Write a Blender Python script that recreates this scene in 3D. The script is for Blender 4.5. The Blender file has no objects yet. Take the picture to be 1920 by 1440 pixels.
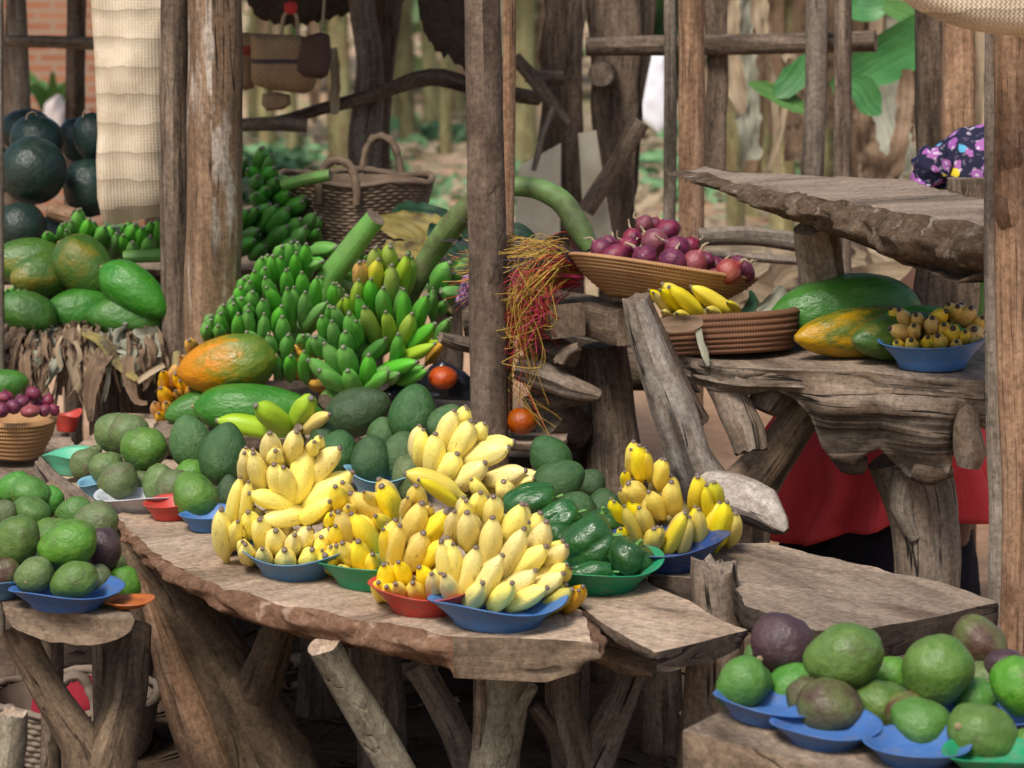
import bpy, bmesh, math, random
from mathutils import Vector, Matrix, noise, Quaternion
random.seed(7)
PI = math.pi
R = math.radians
scene = bpy.context.scene
COL = scene.collection

# ---------------------------------------------------------------- camera
FPX, PITCH, CAMH = 5000.0, math.atan(820.0 / 5000.0), 1.85
CP, SP = math.cos(PITCH), math.sin(PITCH)


def mpp(px, py, Y):                         # metres per photo pixel at depth Y
    return Y / (FPX * CP + (720 - py) * SP)


def W(px, py, Y):                           # a spot of the photo at distance Y -> world
    t = mpp(px, py, Y)
    return Vector(((px - 960) * t, Y, CAMH + t * ((720 - py) * CP - FPX * SP)))


def G(px, py, z):                           # a spot of the photo on a level plane z -> world
    d = Vector((px - 960, FPX * CP + (720 - py) * SP, (720 - py) * CP - FPX * SP))
    t = (z - CAMH) / d.z
    return Vector((d.x * t, d.y * t, z))


cam_d = bpy.data.cameras.new("camera")
cam = bpy.data.objects.new("camera", cam_d)
COL.objects.link(cam)
cam.location = (0, 0, CAMH)
cam.rotation_euler = (PI / 2 - PITCH, 0, 0)
cam_d.sensor_width = 36
cam_d.lens = 36 * FPX / 1920
cam_d.clip_start, cam_d.clip_end = 0.1, 500
cam_d.dof.use_dof = True
cam_d.dof.focus_distance = 5.7
cam_d.dof.aperture_fstop = 5.2
scene.camera = cam

# ---------------------------------------------------------------- node helpers


class NT:
    def __init__(self, name):
        self.m = bpy.data.materials.new(name)
        self.m.use_nodes = True
        self.t = self.m.node_tree
        self.b = self.t.nodes["Principled BSDF"]
        self.b.inputs["Specular IOR Level"].default_value = 0.35

    def n(self, kind, **kw):
        x = self.t.nodes.new(kind)
        for k, v in kw.items():
            setattr(x, k, v)
        return x

    def l(self, a, b):
        self.t.links.new(a, b)

    def put(self, sock, v):
        if hasattr(v, "links"):
            self.l(v, sock)
        else:
            sock.default_value = v

    def coord(self, which, scale=(1, 1, 1), rnd=0.0, rot=(0, 0, 0)):
        c = self.n("ShaderNodeTexCoord")
        out = c.outputs[which]
        if rnd:
            oi = self.n("ShaderNodeObjectInfo")
            m = self.n("ShaderNodeMath", operation="MULTIPLY")
            self.l(oi.outputs["Random"], m.inputs[0])
            m.inputs[1].default_value = rnd
            a = self.n("ShaderNodeVectorMath", operation="ADD")
            self.l(out, a.inputs[0])
            self.l(m.outputs[0], a.inputs[1])
            out = a.outputs[0]
        mp = self.n("ShaderNodeMapping")
        mp.inputs["Scale"].default_value = scale
        mp.inputs["Rotation"].default_value = rot
        self.l(out, mp.inputs["Vector"])
        return mp.outputs[0]

    def noise(self, vec, scale, detail=4, rough=0.6, dist=0.0):
        x = self.n("ShaderNodeTexNoise")
        self.l(vec, x.inputs["Vector"])
        x.inputs["Scale"].default_value = scale
        x.inputs["Detail"].default_value = detail
        x.inputs["Roughness"].default_value = rough
        x.inputs["Distortion"].default_value = dist
        return x.outputs["Fac"]

    def vor(self, vec, scale, out="Distance", feature="F1"):
        x = self.n("ShaderNodeTexVoronoi", feature=feature)
        self.l(vec, x.inputs["Vector"])
        x.inputs["Scale"].default_value = scale
        return x.outputs[out]

    def ramp(self, fac, stops, interp="LINEAR"):
        x = self.n("ShaderNodeValToRGB")
        x.color_ramp.interpolation = interp
        e = x.color_ramp.elements
        while len(e) < len(stops):
            e.new(0.5)
        for i, (p, c) in enumerate(stops):
            e[i].position = p
            if isinstance(c, (int, float)):
                c = (c, c, c)
            e[i].color = (c[0], c[1], c[2], 1)
        self.l(fac, x.inputs[0])
        return x.outputs[0]

    def mix(self, fac, a, b, mode="MIX"):
        x = self.n("ShaderNodeMix", data_type="RGBA", blend_type=mode)
        self.put(x.inputs[0], fac)
        for s, v in ((x.inputs[6], a), (x.inputs[7], b)):
            if hasattr(v, "links"):
                self.l(v, s)
            else:
                s.default_value = (v[0], v[1], v[2], 1)
        return x.outputs[2]

    def math(self, op, a, b=0.0):
        x = self.n("ShaderNodeMath", operation=op)
        self.put(x.inputs[0], a)
        self.put(x.inputs[1], b)
        return x.outputs[0]

    def rnd(self, lo, hi):
        oi = self.n("ShaderNodeObjectInfo")
        m = self.n("ShaderNodeMapRange")
        self.l(oi.outputs["Random"], m.inputs[0])
        m.inputs[3].default_value, m.inputs[4].default_value = lo, hi
        return m.outputs[0]

    def hsv(self, col, h=0.5, s=1.0, v=1.0):
        x = self.n("ShaderNodeHueSaturation")
        self.put(x.inputs["Hue"], h)
        self.put(x.inputs["Saturation"], s)
        self.put(x.inputs["Value"], v)
        self.l(col, x.inputs["Color"])
        return x.outputs[0]

    def bump(self, h, strength, dist=0.01, prev=None):
        x = self.n("ShaderNodeBump")
        self.l(h, x.inputs["Height"])
        x.inputs["Strength"].default_value = strength
        x.inputs["Distance"].default_value = dist
        if prev is not None:
            self.l(prev, x.inputs["Normal"])
        return x.outputs[0]

    def done(self, col=None, rough=0.6, normal=None, spec=None, coat=0.0, sheen=0.0, trans=0.0):
        b = self.b
        if col is not None:
            if hasattr(col, "links"):
                self.l(col, b.inputs["Base Color"])
            else:
                b.inputs["Base Color"].default_value = (col[0], col[1], col[2], 1)
        self.put(b.inputs["Roughness"], rough)
        if normal is not None:
            self.l(normal, b.inputs["Normal"])
        if spec is not None:
            b.inputs["Specular IOR Level"].default_value = spec
        if coat:
            b.inputs["Coat Weight"].default_value = coat
            b.inputs["Coat Roughness"].default_value = 0.2
        return self.m


WOODV = 0.86


def wood(name, c, su=55, sv=3.0, stain=(0.09, 0.06, 0.045), st=0.5, bump=0.5, rough=0.9, crack=0.5, patch=None, pt=0.55, val=1.0):
    """Weathered timber along UV v (both in metres). c: dark, mid, light."""
    t = NT(name)
    uv = t.coord("UV", (1, 1, 1), rnd=13)
    s1 = t.n("ShaderNodeMapping"); s1.inputs["Scale"].default_value = (su, sv, 1); t.l(uv, s1.inputs[0])
    g = t.noise(s1.outputs[0], 1.0, 10, 0.68, 0.25)
    col = t.ramp(g, [(0.28, c[0]), (0.48, c[1]), (0.72, c[2])])
    s2 = t.n("ShaderNodeMapping"); s2.inputs["Scale"].default_value = (9, 2.2, 1); t.l(uv, s2.inputs[0])
    big = t.noise(s2.outputs[0], 1.0, 5, 0.65, 0.4)
    if patch:
        col = t.mix(t.ramp(big, [(pt, 0.0), (pt + 0.06, 0.9)]), col, patch)
    s3 = t.n("ShaderNodeMapping"); s3.inputs["Scale"].default_value = (14, 5, 1); s3.inputs["Location"].default_value = (3.3, 7.1, 0); t.l(uv, s3.inputs[0])
    col = t.mix(t.ramp(t.noise(s3.outputs[0], 1.0, 6, 0.7), [(0.46, 0.0), (0.72, st)]), col, stain)
    s5 = t.n("ShaderNodeMapping"); s5.inputs["Scale"].default_value = (260, 26, 1); t.l(uv, s5.inputs[0])
    fine = t.noise(s5.outputs[0], 1.0, 4, 0.65)
    col = t.mix(0.42, col, t.mix(1.0, col, t.ramp(fine, [(0.3, 0.5), (0.7, 1.45)]), "MULTIPLY"))
    s6 = t.n("ShaderNodeMapping"); s6.inputs["Scale"].default_value = (5, 1.6, 1); s6.inputs["Location"].default_value = (1.7, 4.4, 0); t.l(uv, s6.inputs[0])
    blot = t.noise(s6.outputs[0], 1.0, 7, 0.7, 0.5)
    col = t.mix(1.0, col, t.ramp(blot, [(0.32, (0.34, 0.30, 0.27)), (0.48, (0.80, 0.77, 0.74)), (0.68, (1.12, 1.08, 1.04))]), "MULTIPLY")
    s4 = t.n("ShaderNodeMapping"); s4.inputs["Scale"].default_value = (su * 0.7, sv * 0.32, 1); t.l(uv, s4.inputs[0])
    cr = t.ramp(t.noise(s4.outputs[0], 1.0, 3, 0.5, 0.3), [(0.33, 1.0), (0.39, 0.0)])
    col = t.mix(t.math("MULTIPLY", cr, crack), col, (c[0][0] * 0.3, c[0][1] * 0.3, c[0][2] * 0.3))
    ob = t.coord("Object", rnd=11)
    spk = t.noise(ob, 75, 8, 0.78)
    col = t.mix(0.75, col, t.mix(1.0, col, t.ramp(spk, [(0.34, 0.35), (0.5, 0.95), (0.66, 1.45)]), "MULTIPLY"))
    s7 = t.n("ShaderNodeMapping"); s7.inputs["Scale"].default_value = (su * 0.8, sv * 0.5, 1); s7.inputs["Location"].default_value = (5.1, 2.2, 0); t.l(uv, s7.inputs[0])
    ln = t.math("ABSOLUTE", t.math("SUBTRACT", t.noise(s7.outputs[0], 1.0, 3, 0.55, 0.1), 0.5))
    gate = t.ramp(t.noise(uv, 5.5, 2, 0.5), [(0.47, 0.0), (0.56, 1.0)])
    lnm = t.math("MULTIPLY", t.ramp(ln, [(0.006, 1.0), (0.016, 0.0)]), gate)
    col = t.mix(t.math("MULTIPLY", lnm, min(1.0, crack * 1.3)), col, (c[0][0] * 0.18, c[0][1] * 0.18, c[0][2] * 0.18))
    col = t.mix(1.0, col, (WOODV * val, WOODV * val, WOODV * val), "MULTIPLY")
    nb = t.bump(t.math("SUBTRACT", 1.0, lnm), bump, 0.008)
    nb = t.bump(spk, bump * 0.5, 0.004, nb)
    nb = t.bump(g, bump, 0.006, nb)
    nb = t.bump(fine, bump * 0.4, 0.002, nb)
    nb = t.bump(t.math("SUBTRACT", 1.0, cr), bump * 0.9, 0.006, nb)
    return t.done(col, rough, nb, spec=0.2)


def bark(name, c, scale=1.0, bump=0.9, spots=None):
    """Rough bark / torn wood in object space."""
    t = NT(name)
    o = t.coord("Object", (1, 1, 1), rnd=9)
    a = t.noise(o, 9 * scale, 9, 0.72, 0.8)
    b = t.noise(o, 46 * scale, 6, 0.7, 0.3)
    col = t.ramp(t.mix(0.45, a, b), [(0.3, c[0]), (0.5, c[1]), (0.68, c[2])])
    if spots:
        col = t.mix(t.ramp(t.noise(o, 16 * scale, 5, 0.6), [(0.6, 0.0), (0.68, 0.85)]), col, spots)
    nb = t.bump(a, bump, 0.03)
    nb = t.bump(b, bump * 0.7, 0.008, nb)
    return t.done(col, 0.95, nb, spec=0.12)


def plain(name, col, rough=0.5, var=0.15, scale=20, bump=0.1, spec=0.35, coat=0.0, dirt=None, dt=0.5):
    t = NT(name)
    o = t.coord("Object", rnd=7)
    a = t.noise(o, scale, 5, 0.65)
    c = t.mix(a, [x * (1 - var) for x in col], [min(1, x * (1 + var)) for x in col])
    if dirt:
        c = t.mix(t.ramp(t.noise(o, scale * 0.6, 7, 0.7), [(dt, 0.0), (dt + 0.2, 0.75)]), c, dirt)
    nb = t.bump(t.noise(o, scale * 4, 3), bump, 0.003)
    return t.done(c, rough, nb, spec=spec, coat=coat)


# ---------------------------------------------------------------- mesh helpers
class MB:
    """Collects faces; build() links them as ONE mesh object with UVs in metres."""

    def __init__(self):
        self.v, self.f, self.uv, self.mi, self.sm = [], [], [], [], []

    def vert(self, p):
        self.v.append(tuple(p))
        return len(self.v) - 1

    def face(self, idx, uvs=None, mi=0, smooth=True):
        self.f.append(tuple(idx))
        self.uv.append(uvs or [(self.v[i][0], self.v[i][1]) for i in idx])
        self.mi.append(mi)
        self.sm.append(smooth)

    def mesh(self, name, mats):
        me = bpy.data.meshes.new(name)
        me.from_pydata(self.v, [], self.f)
        for m in mats if isinstance(mats, (list, tuple)) else [mats]:
            me.materials.append(m)
        l = me.uv_layers.new(name="UVMap").data
        k = 0
        for i, p in enumerate(me.polygons):
            p.material_index = self.mi[i]
            p.use_smooth = self.sm[i]
            for q in self.uv[i]:
                l[k].uv = q
                k += 1
        me.update()
        return me

    def build(self, name, mats, parent=None, origin=None):
        me = self.mesh(name, mats)
        return link(name, me, parent, origin)


def link(name, me, parent=None, origin=None):
    o = bpy.data.objects.new(name, me)
    COL.objects.link(o)
    if origin is not None:
        me.transform(Matrix.Translation(-Vector(origin)))
        o.location = origin
    if parent is not None:
        o.parent = parent
        if origin is None:
            o.location = (0, 0, 0)
            o.matrix_parent_inverse = Matrix.Translation(-Vector(parent.location))
        else:
            o.location = Vector(origin) - Vector(parent.location)
    return o


def tag(o, label=None, cat=None, group=None, kind=None):
    if label: o["label"] = label
    if cat: o["category"] = cat
    if group: o["group"] = group
    if kind: o["kind"] = kind
    return o


def empty(name, loc, label, cat, group=None):
    o = bpy.data.objects.new(name, None)
    COL.objects.link(o)
    o.location = loc
    o.empty_display_size = 0.05
    return tag(o, label, cat, group)


def catmull(pts, rads, step):
    P = [Vector(p) for p in pts]
    n = len(P)
    out, rr = [], []
    for i in range(n - 1):
        p0, p1, p2, p3 = P[max(i - 1, 0)], P[i], P[i + 1], P[min(i + 2, n - 1)]
        k = max(1, int((p2 - p1).length / step))
        for j in range(k):
            t = j / k
            out.append(0.5 * ((2 * p1) + (p2 - p0) * t + (2 * p0 - 5 * p1 + 4 * p2 - p3) * t * t + (3 * p1 - p0 - 3 * p2 + p3) * t ** 3))
            rr.append(rads[i] * (1 - t) + rads[i + 1] * t)
    out.append(P[-1]); rr.append(rads[-1])
    return out, rr


def add_limb(mb, pts, rads, seg=16, step=0.035, rough=0.1, seed=0, freq=7.0, caps=(1, 1), jag=0.0, oval=1.0, lobes=0.0):
    """A tube along a smoothed path, knobbly, UV in metres; cap material index in caps (None = open)."""
    c, rr = catmull(pts, rads, step)
    n = len(c)
    T = [(c[min(i + 1, n - 1)] - c[max(i - 1, 0)]).normalized() for i in range(n)]
    ref = Vector((0, -1, 0)) if abs(T[0].y) < 0.8 else Vector((1, 0, 0))
    N = (ref - T[0] * ref.dot(T[0])).normalized()
    sv = Vector((seed * 3.17 + 1.3, seed * 1.91, seed * 0.77))
    rings, dist = [], 0.0
    for i in range(n):
        if i:
            dist += (c[i] - c[i - 1]).length
            N = (N - T[i] * N.dot(T[i])).normalized()
        B = T[i].cross(N)
        ring = []
        for k in range(seg + 1):
            a = 2 * PI * (k % seg) / seg
            d = N * math.cos(a) * oval + B * math.sin(a)
            q = c[i] + d * rr[i]
            f = 1 + rough * noise.noise(q * freq + sv) * 1.6 + rough * 0.5 * noise.noise(q * freq * 3.1 + sv)
            if lobes:
                f += lobes * math.cos(3 * a + seed + dist * 2) + lobes * 0.6 * math.cos(5 * a + 2.1 * seed)
            p = c[i] + d * rr[i] * f
            if jag and (i == 0 or i == n - 1):
                s = -1 if i == 0 else 1
                p = p + T[i] * s * jag * rr[i] * noise.noise(d * 2.5 + sv)
            ring.append((mb.vert(p), (rr[max(0, n // 2)] * 2 * PI * k / seg, dist)))
        rings.append(ring)
    for i in range(n - 1):
        for k in range(seg):
            q = [rings[i][k], rings[i][k + 1], rings[i + 1][k + 1], rings[i + 1][k]]
            mb.face([x[0] for x in q], [x[1] for x in q])
    for e, mi in ((0, caps[0]), (n - 1, caps[1])):
        if mi is None:
            continue
        ids = [mb.vert(mb.v[rings[e][k][0]]) for k in range(seg)]
        ce = sum((Vector(mb.v[i]) for i in ids), Vector()) / seg
        jit = noise.noise(ce * 20 + sv) * jag * rr[e] * 0.5
        s = -1 if e == 0 else 1
        ci = mb.vert(ce + T[e] * (s * jit))
        for k in range(seg):
            a, b = ids[k], ids[(k + 1) % seg]
            tri = (ci, a, b) if e else (ci, b, a)
            mb.face(tri, [(Vector(mb.v[x]) - ce).length and ((mb.v[x][0] - ce.x), (mb.v[x][2] - ce.z) + (mb.v[x][1] - ce.y)) or (0, 0) for x in tri], mi, jag > 0)


def px_path(pp):
    """[(px, py, width_px, Y), ...] -> points and radii"""
    return [W(a, b, Y) for a, b, w, Y in pp], [w * 0.5 * mpp(a, b, Y) for a, b, w, Y in pp]


def limb(name, pp, mats, parent=None, origin=None, **kw):
    mb = MB()
    p, r = px_path(pp)
    add_limb(mb, p, r, **kw)
    return mb.build(name, mats, parent, origin or (None if parent else p[-1]))


def resample(pts, step, closed=True):
    out = []
    n = len(pts)
    for i in range(n if closed else n - 1):
        a, b = Vector(pts[i]), Vector(pts[(i + 1) % n])
        k = max(1, int((b - a).length / step))
        for j in range(k):
            out.append(a.lerp(b, j / k))
    return out


def slab_mb(outline, th, step=0.02, jit=0.006, inset=0.03, seed=0, grain=0.0, end_mi=None, sag=0.0, wob=0.0, layers=6, belly=0.5):
    """A live-edged slab: outline = world points of the top edge, th = thickness (number or function of point).
    Materials: 0 sawn top, 1 sides, 2 saw-cut end (for segments whose index is in end_mi)."""
    mb = MB()
    n0 = len(outline)
    pts, segid = [], []
    for i in range(n0):
        a, b = Vector(outline[i]), Vector(outline[(i + 1) % n0])
        k = max(1, int((b - a).length / step))
        for j in range(k):
            pts.append(a.lerp(b, j / k)); segid.append(i)
    n = len(pts)
    cen = sum(pts, Vector()) / n
    ca, sa = math.cos(grain), math.sin(grain)
    ends = end_mi or ()
    sv = Vector((seed * 2.3, seed * 1.1, seed * 4.7))
    # outward normals
    nor = []
    area = sum(pts[i].x * pts[(i + 1) % n].y - pts[(i + 1) % n].x * pts[i].y for i in range(n))
    sgn = 1 if area > 0 else -1
    for i in range(n):
        d = (pts[(i + 1) % n] - pts[i - 1])
        v = Vector((d.y, -d.x, 0)) * sgn
        nor.append(v.normalized() if v.length > 1e-9 else Vector((1, 0, 0)))
    rings = []
    for L in range(layers + 1):
        t = L / layers
        ring = []
        for i in range(n):
            p = pts[i].copy()
            h = th(p) if callable(th) else th
            e = segid[i] in ends
            amp = jit * (0.25 if e else 1.0)
            off = amp * noise.noise(p * 9 + sv + Vector((0, 0, t * 1.2))) + amp * 0.5 * noise.noise(p * 31 + sv + Vector((0, 0, t * 3)))
            if not e:
                off += -inset * (t ** 1.5) + belly * inset * math.sin(t * PI)
                off += amp * 1.4 * noise.noise(Vector((p.x * 20, p.y * 20, t * 4)) + sv) * (t > 0)
                off += amp * 0.55 * (abs(noise.noise(Vector((p.x * 7, p.y * 7, t * 7)) + sv)) - 0.25) * (t > 0) + amp * 0.35 * noise.noise(Vector((p.x * 55, p.y * 55, t * 9)) + sv)
            p = p + nor[i] * off
            p.z -= h * t + (amp * 0.6 * noise.noise(p * 14 + sv) if L == 0 else 0)
            if wob:
                p.z += wob * noise.noise(Vector((p.x * 6, p.y * 6, 1)) + sv)
            ring.append(mb.vert(p))
        rings.append(ring)
    acc = [0.0]
    for i in range(n):
        acc.append(acc[-1] + (pts[(i + 1) % n] - pts[i]).length)
    for L in range(layers):
        for i in range(n):
            j = (i + 1) % n
            e = segid[i] in ends
            q = [rings[L][i], rings[L + 1][i], rings[L + 1][j], rings[L][j]]
            if sgn < 0: q.reverse()
            zz = lambda k: cen.z - mb.v[k][2]
            uv = {rings[L][i]: (zz(rings[L][i]), acc[i]), rings[L + 1][i]: (zz(rings[L + 1][i]), acc[i]), rings[L + 1][j]: (zz(rings[L + 1][j]), acc[i + 1]), rings[L][j]: (zz(rings[L][j]), acc[i + 1])}
            mb.face(q, [uv[k] for k in q], 2 if e else 1, True)
    top = [mb.vert(mb.v[i]) for i in rings[0]]
    bot = [mb.vert(mb.v[i]) for i in rings[-1]]
    if sgn < 0: top.reverse()
    else: bot.reverse()
    U = lambda k: (mb.v[k][0] * ca + mb.v[k][1] * sa, -mb.v[k][0] * sa + mb.v[k][1] * ca)
    mb.face(top, [U(k) for k in top], 0, False)
    mb.face(bot, [U(k) for k in bot], 1, False)
    return mb


def lathe(mb, prof, seg=48, f=None, mi=0, uvr=1.0):
    """Revolve (r, z) about z; f(theta, r, z) -> (r, z) may deform."""
    rings = []
    d = 0
    for i, (r, z) in enumerate(prof):
        if i: d += math.hypot(r - prof[i - 1][0], z - prof[i - 1][1])
        ring = []
        for k in range(seg + 1):
            a = 2 * PI * (k % seg) / seg
            rr, zz = f(a, r, z) if f else (r, z)
            ring.append((mb.vert((rr * math.cos(a), rr * math.sin(a), zz)), (k / seg * uvr, d)))
        rings.append(ring)
    for i in range(len(prof) - 1):
        for k in range(seg):
            q = [rings[i][k], rings[i][k + 1], rings[i + 1][k + 1], rings[i + 1][k]]
            mb.face([x[0] for x in q], [x[1] for x in q], mi)
    return mb


def ribbon(mb, pts, wid, nrm=None, seed=0, crumple=0.3, cross=5, cup=0.2, mi=0, step=0.02, tear=0.0):
    """A crumpled strip of leaf along pts."""
    c, rr = catmull(pts, wid, step)
    n = len(c)
    sv = Vector((seed * 1.7, seed * 2.9, seed))
    ref = Vector(nrm) if nrm is not None else Vector((0.2, -1, 0.3))
    rows, d = [], 0
    for i in range(n):
        if i: d += (c[i] - c[i - 1]).length
        T = (c[min(i + 1, n - 1)] - c[max(i - 1, 0)]).normalized()
        tw = noise.noise(Vector((i * 0.13, seed, 0))) * crumple * 3
        Nn = Quaternion(T, tw) @ (ref - T * ref.dot(T))
        if Nn.length < 1e-6: Nn = T.orthogonal()
        Nn.normalize()
        S = T.cross(Nn)
        row = []
        for k in range(cross + 1):
            u = k / cross * 2 - 1
            ww = rr[i] * 0.5 * (1 + (tear * noise.noise(Vector((i * 0.5, k, seed))) if abs(u) > 0.9 else 0))
            p = c[i] + S * (u * ww) + Nn * (cup * rr[i] * (u * u - 0.5) * 0.5 + crumple * rr[i] * 0.5 * noise.noise(Vector((u * 2.2, d * 16, 0)) + sv))
            row.append((mb.vert(p), (u * rr[i] * 0.5 + 0.5, d)))
        rows.append(row)
    for i in range(n - 1):
        for k in range(cross):
            q = [rows[i][k], rows[i][k + 1], rows[i + 1][k + 1], rows[i + 1][k]]
            mb.face([x[0] for x in q], [x[1] for x in q], mi)


def ball_mesh(name, mats, seg=28, rings=20, f=None):
    """Unit ball with long axis z; f(direction) -> radius factor or Vector."""
    mb = MB()
    rows = []
    for i in range(rings + 1):
        th = PI * i / rings
        row = []
        for k in range(seg + 1):
            a = 2 * PI * (k % seg) / seg
            d = Vector((math.sin(th) * math.cos(a), math.sin(th) * math.sin(a), math.cos(th)))
            p = f(d) if f else d
            if not isinstance(p, Vector): p = d * p
            row.append((mb.vert(p), (k / seg, 1 - i / rings)))
        rows.append(row)
    for i in range(rings):
        for k in range(seg):
            q = [rows[i][k], rows[i + 1][k], rows[i + 1][k + 1], rows[i][k + 1]]
            mb.face([x[0] for x in q], [x[1] for x in q])
    me = mb.mesh(name, mats)
    bm = bmesh.new(); bm.from_mesh(me)
    bmesh.ops.remove_doubles(bm, verts=bm.verts, dist=1e-5)
    bm.to_mesh(me); bm.free()
    return me
# ---------------------------------------------------------------- materials
M = {}
M["post"] = wood("pole wood", [(0.06, 0.045, 0.035), (0.19, 0.142, 0.106), (0.33, 0.265, 0.21)], su=40, sv=5, stain=(0.06, 0.04, 0.03), st=0.6)
M["post_bark"] = wood("smooth mottled bark", [(0.075, 0.052, 0.04), (0.17, 0.125, 0.095), (0.27, 0.21, 0.165)], su=10, sv=6, stain=(0.07, 0.045, 0.035), st=0.7, bump=0.35, crack=0.15)
M["post_dark"] = wood("dark pole wood", [(0.07, 0.052, 0.039), (0.18, 0.132, 0.096), (0.30, 0.232, 0.178)], su=45, sv=6, stain=(0.05, 0.035, 0.025))
M["post_peeled"] = wood("peeled pole", [(0.12, 0.075, 0.045), (0.25, 0.16, 0.10), (0.40, 0.28, 0.19)], su=36, sv=1.6, stain=(0.10, 0.07, 0.05), st=0.7, patch=(0.56, 0.50, 0.44), pt=0.535, crack=0.8)
M["post_grey"] = wood("grey pole", [(0.12, 0.10, 0.085), (0.25, 0.21, 0.17), (0.38, 0.33, 0.28)], su=42, sv=2.5, stain=(0.13, 0.09, 0.065))
M["post_tan"] = wood("split tan timber", [(0.20, 0.115, 0.065), (0.36, 0.22, 0.135), (0.52, 0.36, 0.25)], su=50, sv=1.6, stain=(0.17, 0.085, 0.05), st=0.7)
M["slab_top"] = wood("worn table top", [(0.31, 0.225, 0.16), (0.39, 0.295, 0.215), (0.46, 0.365, 0.28)], su=11, sv=2.6, stain=(0.20, 0.14, 0.10), st=0.5, val=1.32, bump=0.22, crack=0.25)
M["slab_grey"] = wood("grey table top", [(0.20, 0.153, 0.113), (0.26, 0.20, 0.15), (0.32, 0.255, 0.195)], su=15, sv=2.4, val=1.22, stain=(0.15, 0.115, 0.09), st=0.55, bump=0.22, crack=0.25)
M["slab_end"] = wood("saw-cut end", [(0.11, 0.078, 0.052), (0.23, 0.17, 0.12), (0.33, 0.255, 0.19)], su=9, sv=5, val=1.25, stain=(0.10, 0.075, 0.055), st=0.75, bump=0.5, crack=0.5)
M["slab_end_dark"] = wood("dark saw-cut end", [(0.035, 0.026, 0.02), (0.075, 0.056, 0.043), (0.13, 0.10, 0.08)], su=14, sv=6, stain=(0.03, 0.022, 0.017), st=0.6)
M["bark_red"] = bark("torn red bark", [(0.05, 0.028, 0.018), (0.21, 0.115, 0.07), (0.36, 0.22, 0.145)], 1.3, spots=(0.42, 0.31, 0.22))
M["bark_dark"] = bark("dark bark", [(0.03, 0.02, 0.015), (0.10, 0.07, 0.05), (0.21, 0.15, 0.11)], 1.2)
M["bark_crumb"] = bark("crumbling brown bark", [(0.022, 0.015, 0.011), (0.13, 0.088, 0.058), (0.27, 0.20, 0.145)], 1.6, 1.0, spots=(0.34, 0.29, 0.24))
M["drift_tan"] = wood("tan driftwood", [(0.16, 0.11, 0.07), (0.34, 0.25, 0.17), (0.48, 0.39, 0.30)], su=18, sv=3, stain=(0.18, 0.10, 0.05), st=0.6, bump=0.5, crack=0.7)
M["bark_leg"] = wood("trunk leg bark", [(0.05, 0.034, 0.023), (0.15, 0.105, 0.068), (0.265, 0.195, 0.13)], su=16, sv=5, stain=(0.075, 0.05, 0.035), st=0.7, bump=0.7, crack=0.4)
M["bark_green"] = wood("greenish stick bark", [(0.12, 0.105, 0.075), (0.26, 0.23, 0.17), (0.36, 0.33, 0.26)], su=18, sv=12, stain=(0.15, 0.105, 0.07), st=0.6, crack=0.2)
M["drift"] = wood("driftwood", [(0.105, 0.078, 0.058), (0.25, 0.20, 0.157), (0.39, 0.335, 0.28)], su=22, sv=2.0, stain=(0.15, 0.085, 0.045), st=0.75, bump=0.7, crack=0.8)
M["drift_pale"] = wood("pale driftwood", [(0.20, 0.16, 0.13), (0.43, 0.385, 0.34), (0.60, 0.57, 0.53)], su=18, sv=4, stain=(0.16, 0.095, 0.055), st=0.9, bump=0.5, crack=0.8)
M["cut"] = wood("fresh cut wood", [(0.36, 0.24, 0.15), (0.56, 0.43, 0.32), (0.70, 0.60, 0.50)], su=20, sv=20, stain=(0.34, 0.20, 0.11), st=0.5, bump=0.3, crack=0.2)
M["cut_old"] = wood("old cut wood", [(0.14, 0.10, 0.07), (0.26, 0.20, 0.15), (0.36, 0.29, 0.23)], su=18, sv=18, stain=(0.09, 0.065, 0.05), st=0.6, bump=0.5, crack=0.5)


def banana_mat(name, body, neck, tip, speck, spot=(0.09, 0.05, 0.025), th=0.67, tipamt=0.957):
    t = NT(name)
    o = t.coord("Object", (1, 1, 1), rnd=31)
    uv = t.coord("UV")
    sep = t.n("ShaderNodeSeparateXYZ"); t.l(uv, sep.inputs[0])
    v = sep.outputs[1]
    n1 = t.noise(o, 2.6, 4, 0.6)
    col = t.mix(n1, body, [body[0] * 0.93, body[1] * 0.9, body[2] * 0.75])
    col = t.mix(t.ramp(v, [(0.0, 1.0), (0.30, 0.25), (0.5, 0.0), (0.86, 0.0), (0.95, 0.45)]), col, neck)
    col = t.hsv(col, t.rnd(0.492, 0.509), t.rnd(0.86, 1.10), t.rnd(0.80, 1.08))
    s = t.n("ShaderNodeMapping"); s.inputs["Scale"].default_value = (7, 7, 3.4); t.l(o, s.inputs[0])
    fl = t.noise(s.outputs[0], 1.5, 5, 0.72)
    col = t.mix(t.ramp(fl, [(th - 0.035, 0.0), (th + 0.03, speck)]), col, spot)
    s2 = t.n("ShaderNodeMapping"); s2.inputs["Scale"].default_value = (26, 26, 9); t.l(o, s2.inputs[0])
    col = t.mix(t.ramp(t.noise(s2.outputs[0], 1.0, 2, 0.5), [(0.675, 0.0), (0.715, speck * 0.7)]), col, spot)
    col = t.mix(t.ramp(v, [(tipamt, 0.0), (tipamt + 0.018, 1.0)]), col, tip)
    nb = t.bump(t.noise(o, 9, 3), 0.12, 0.02)
    return t.done(col, 0.42, nb, spec=0.4)


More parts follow.
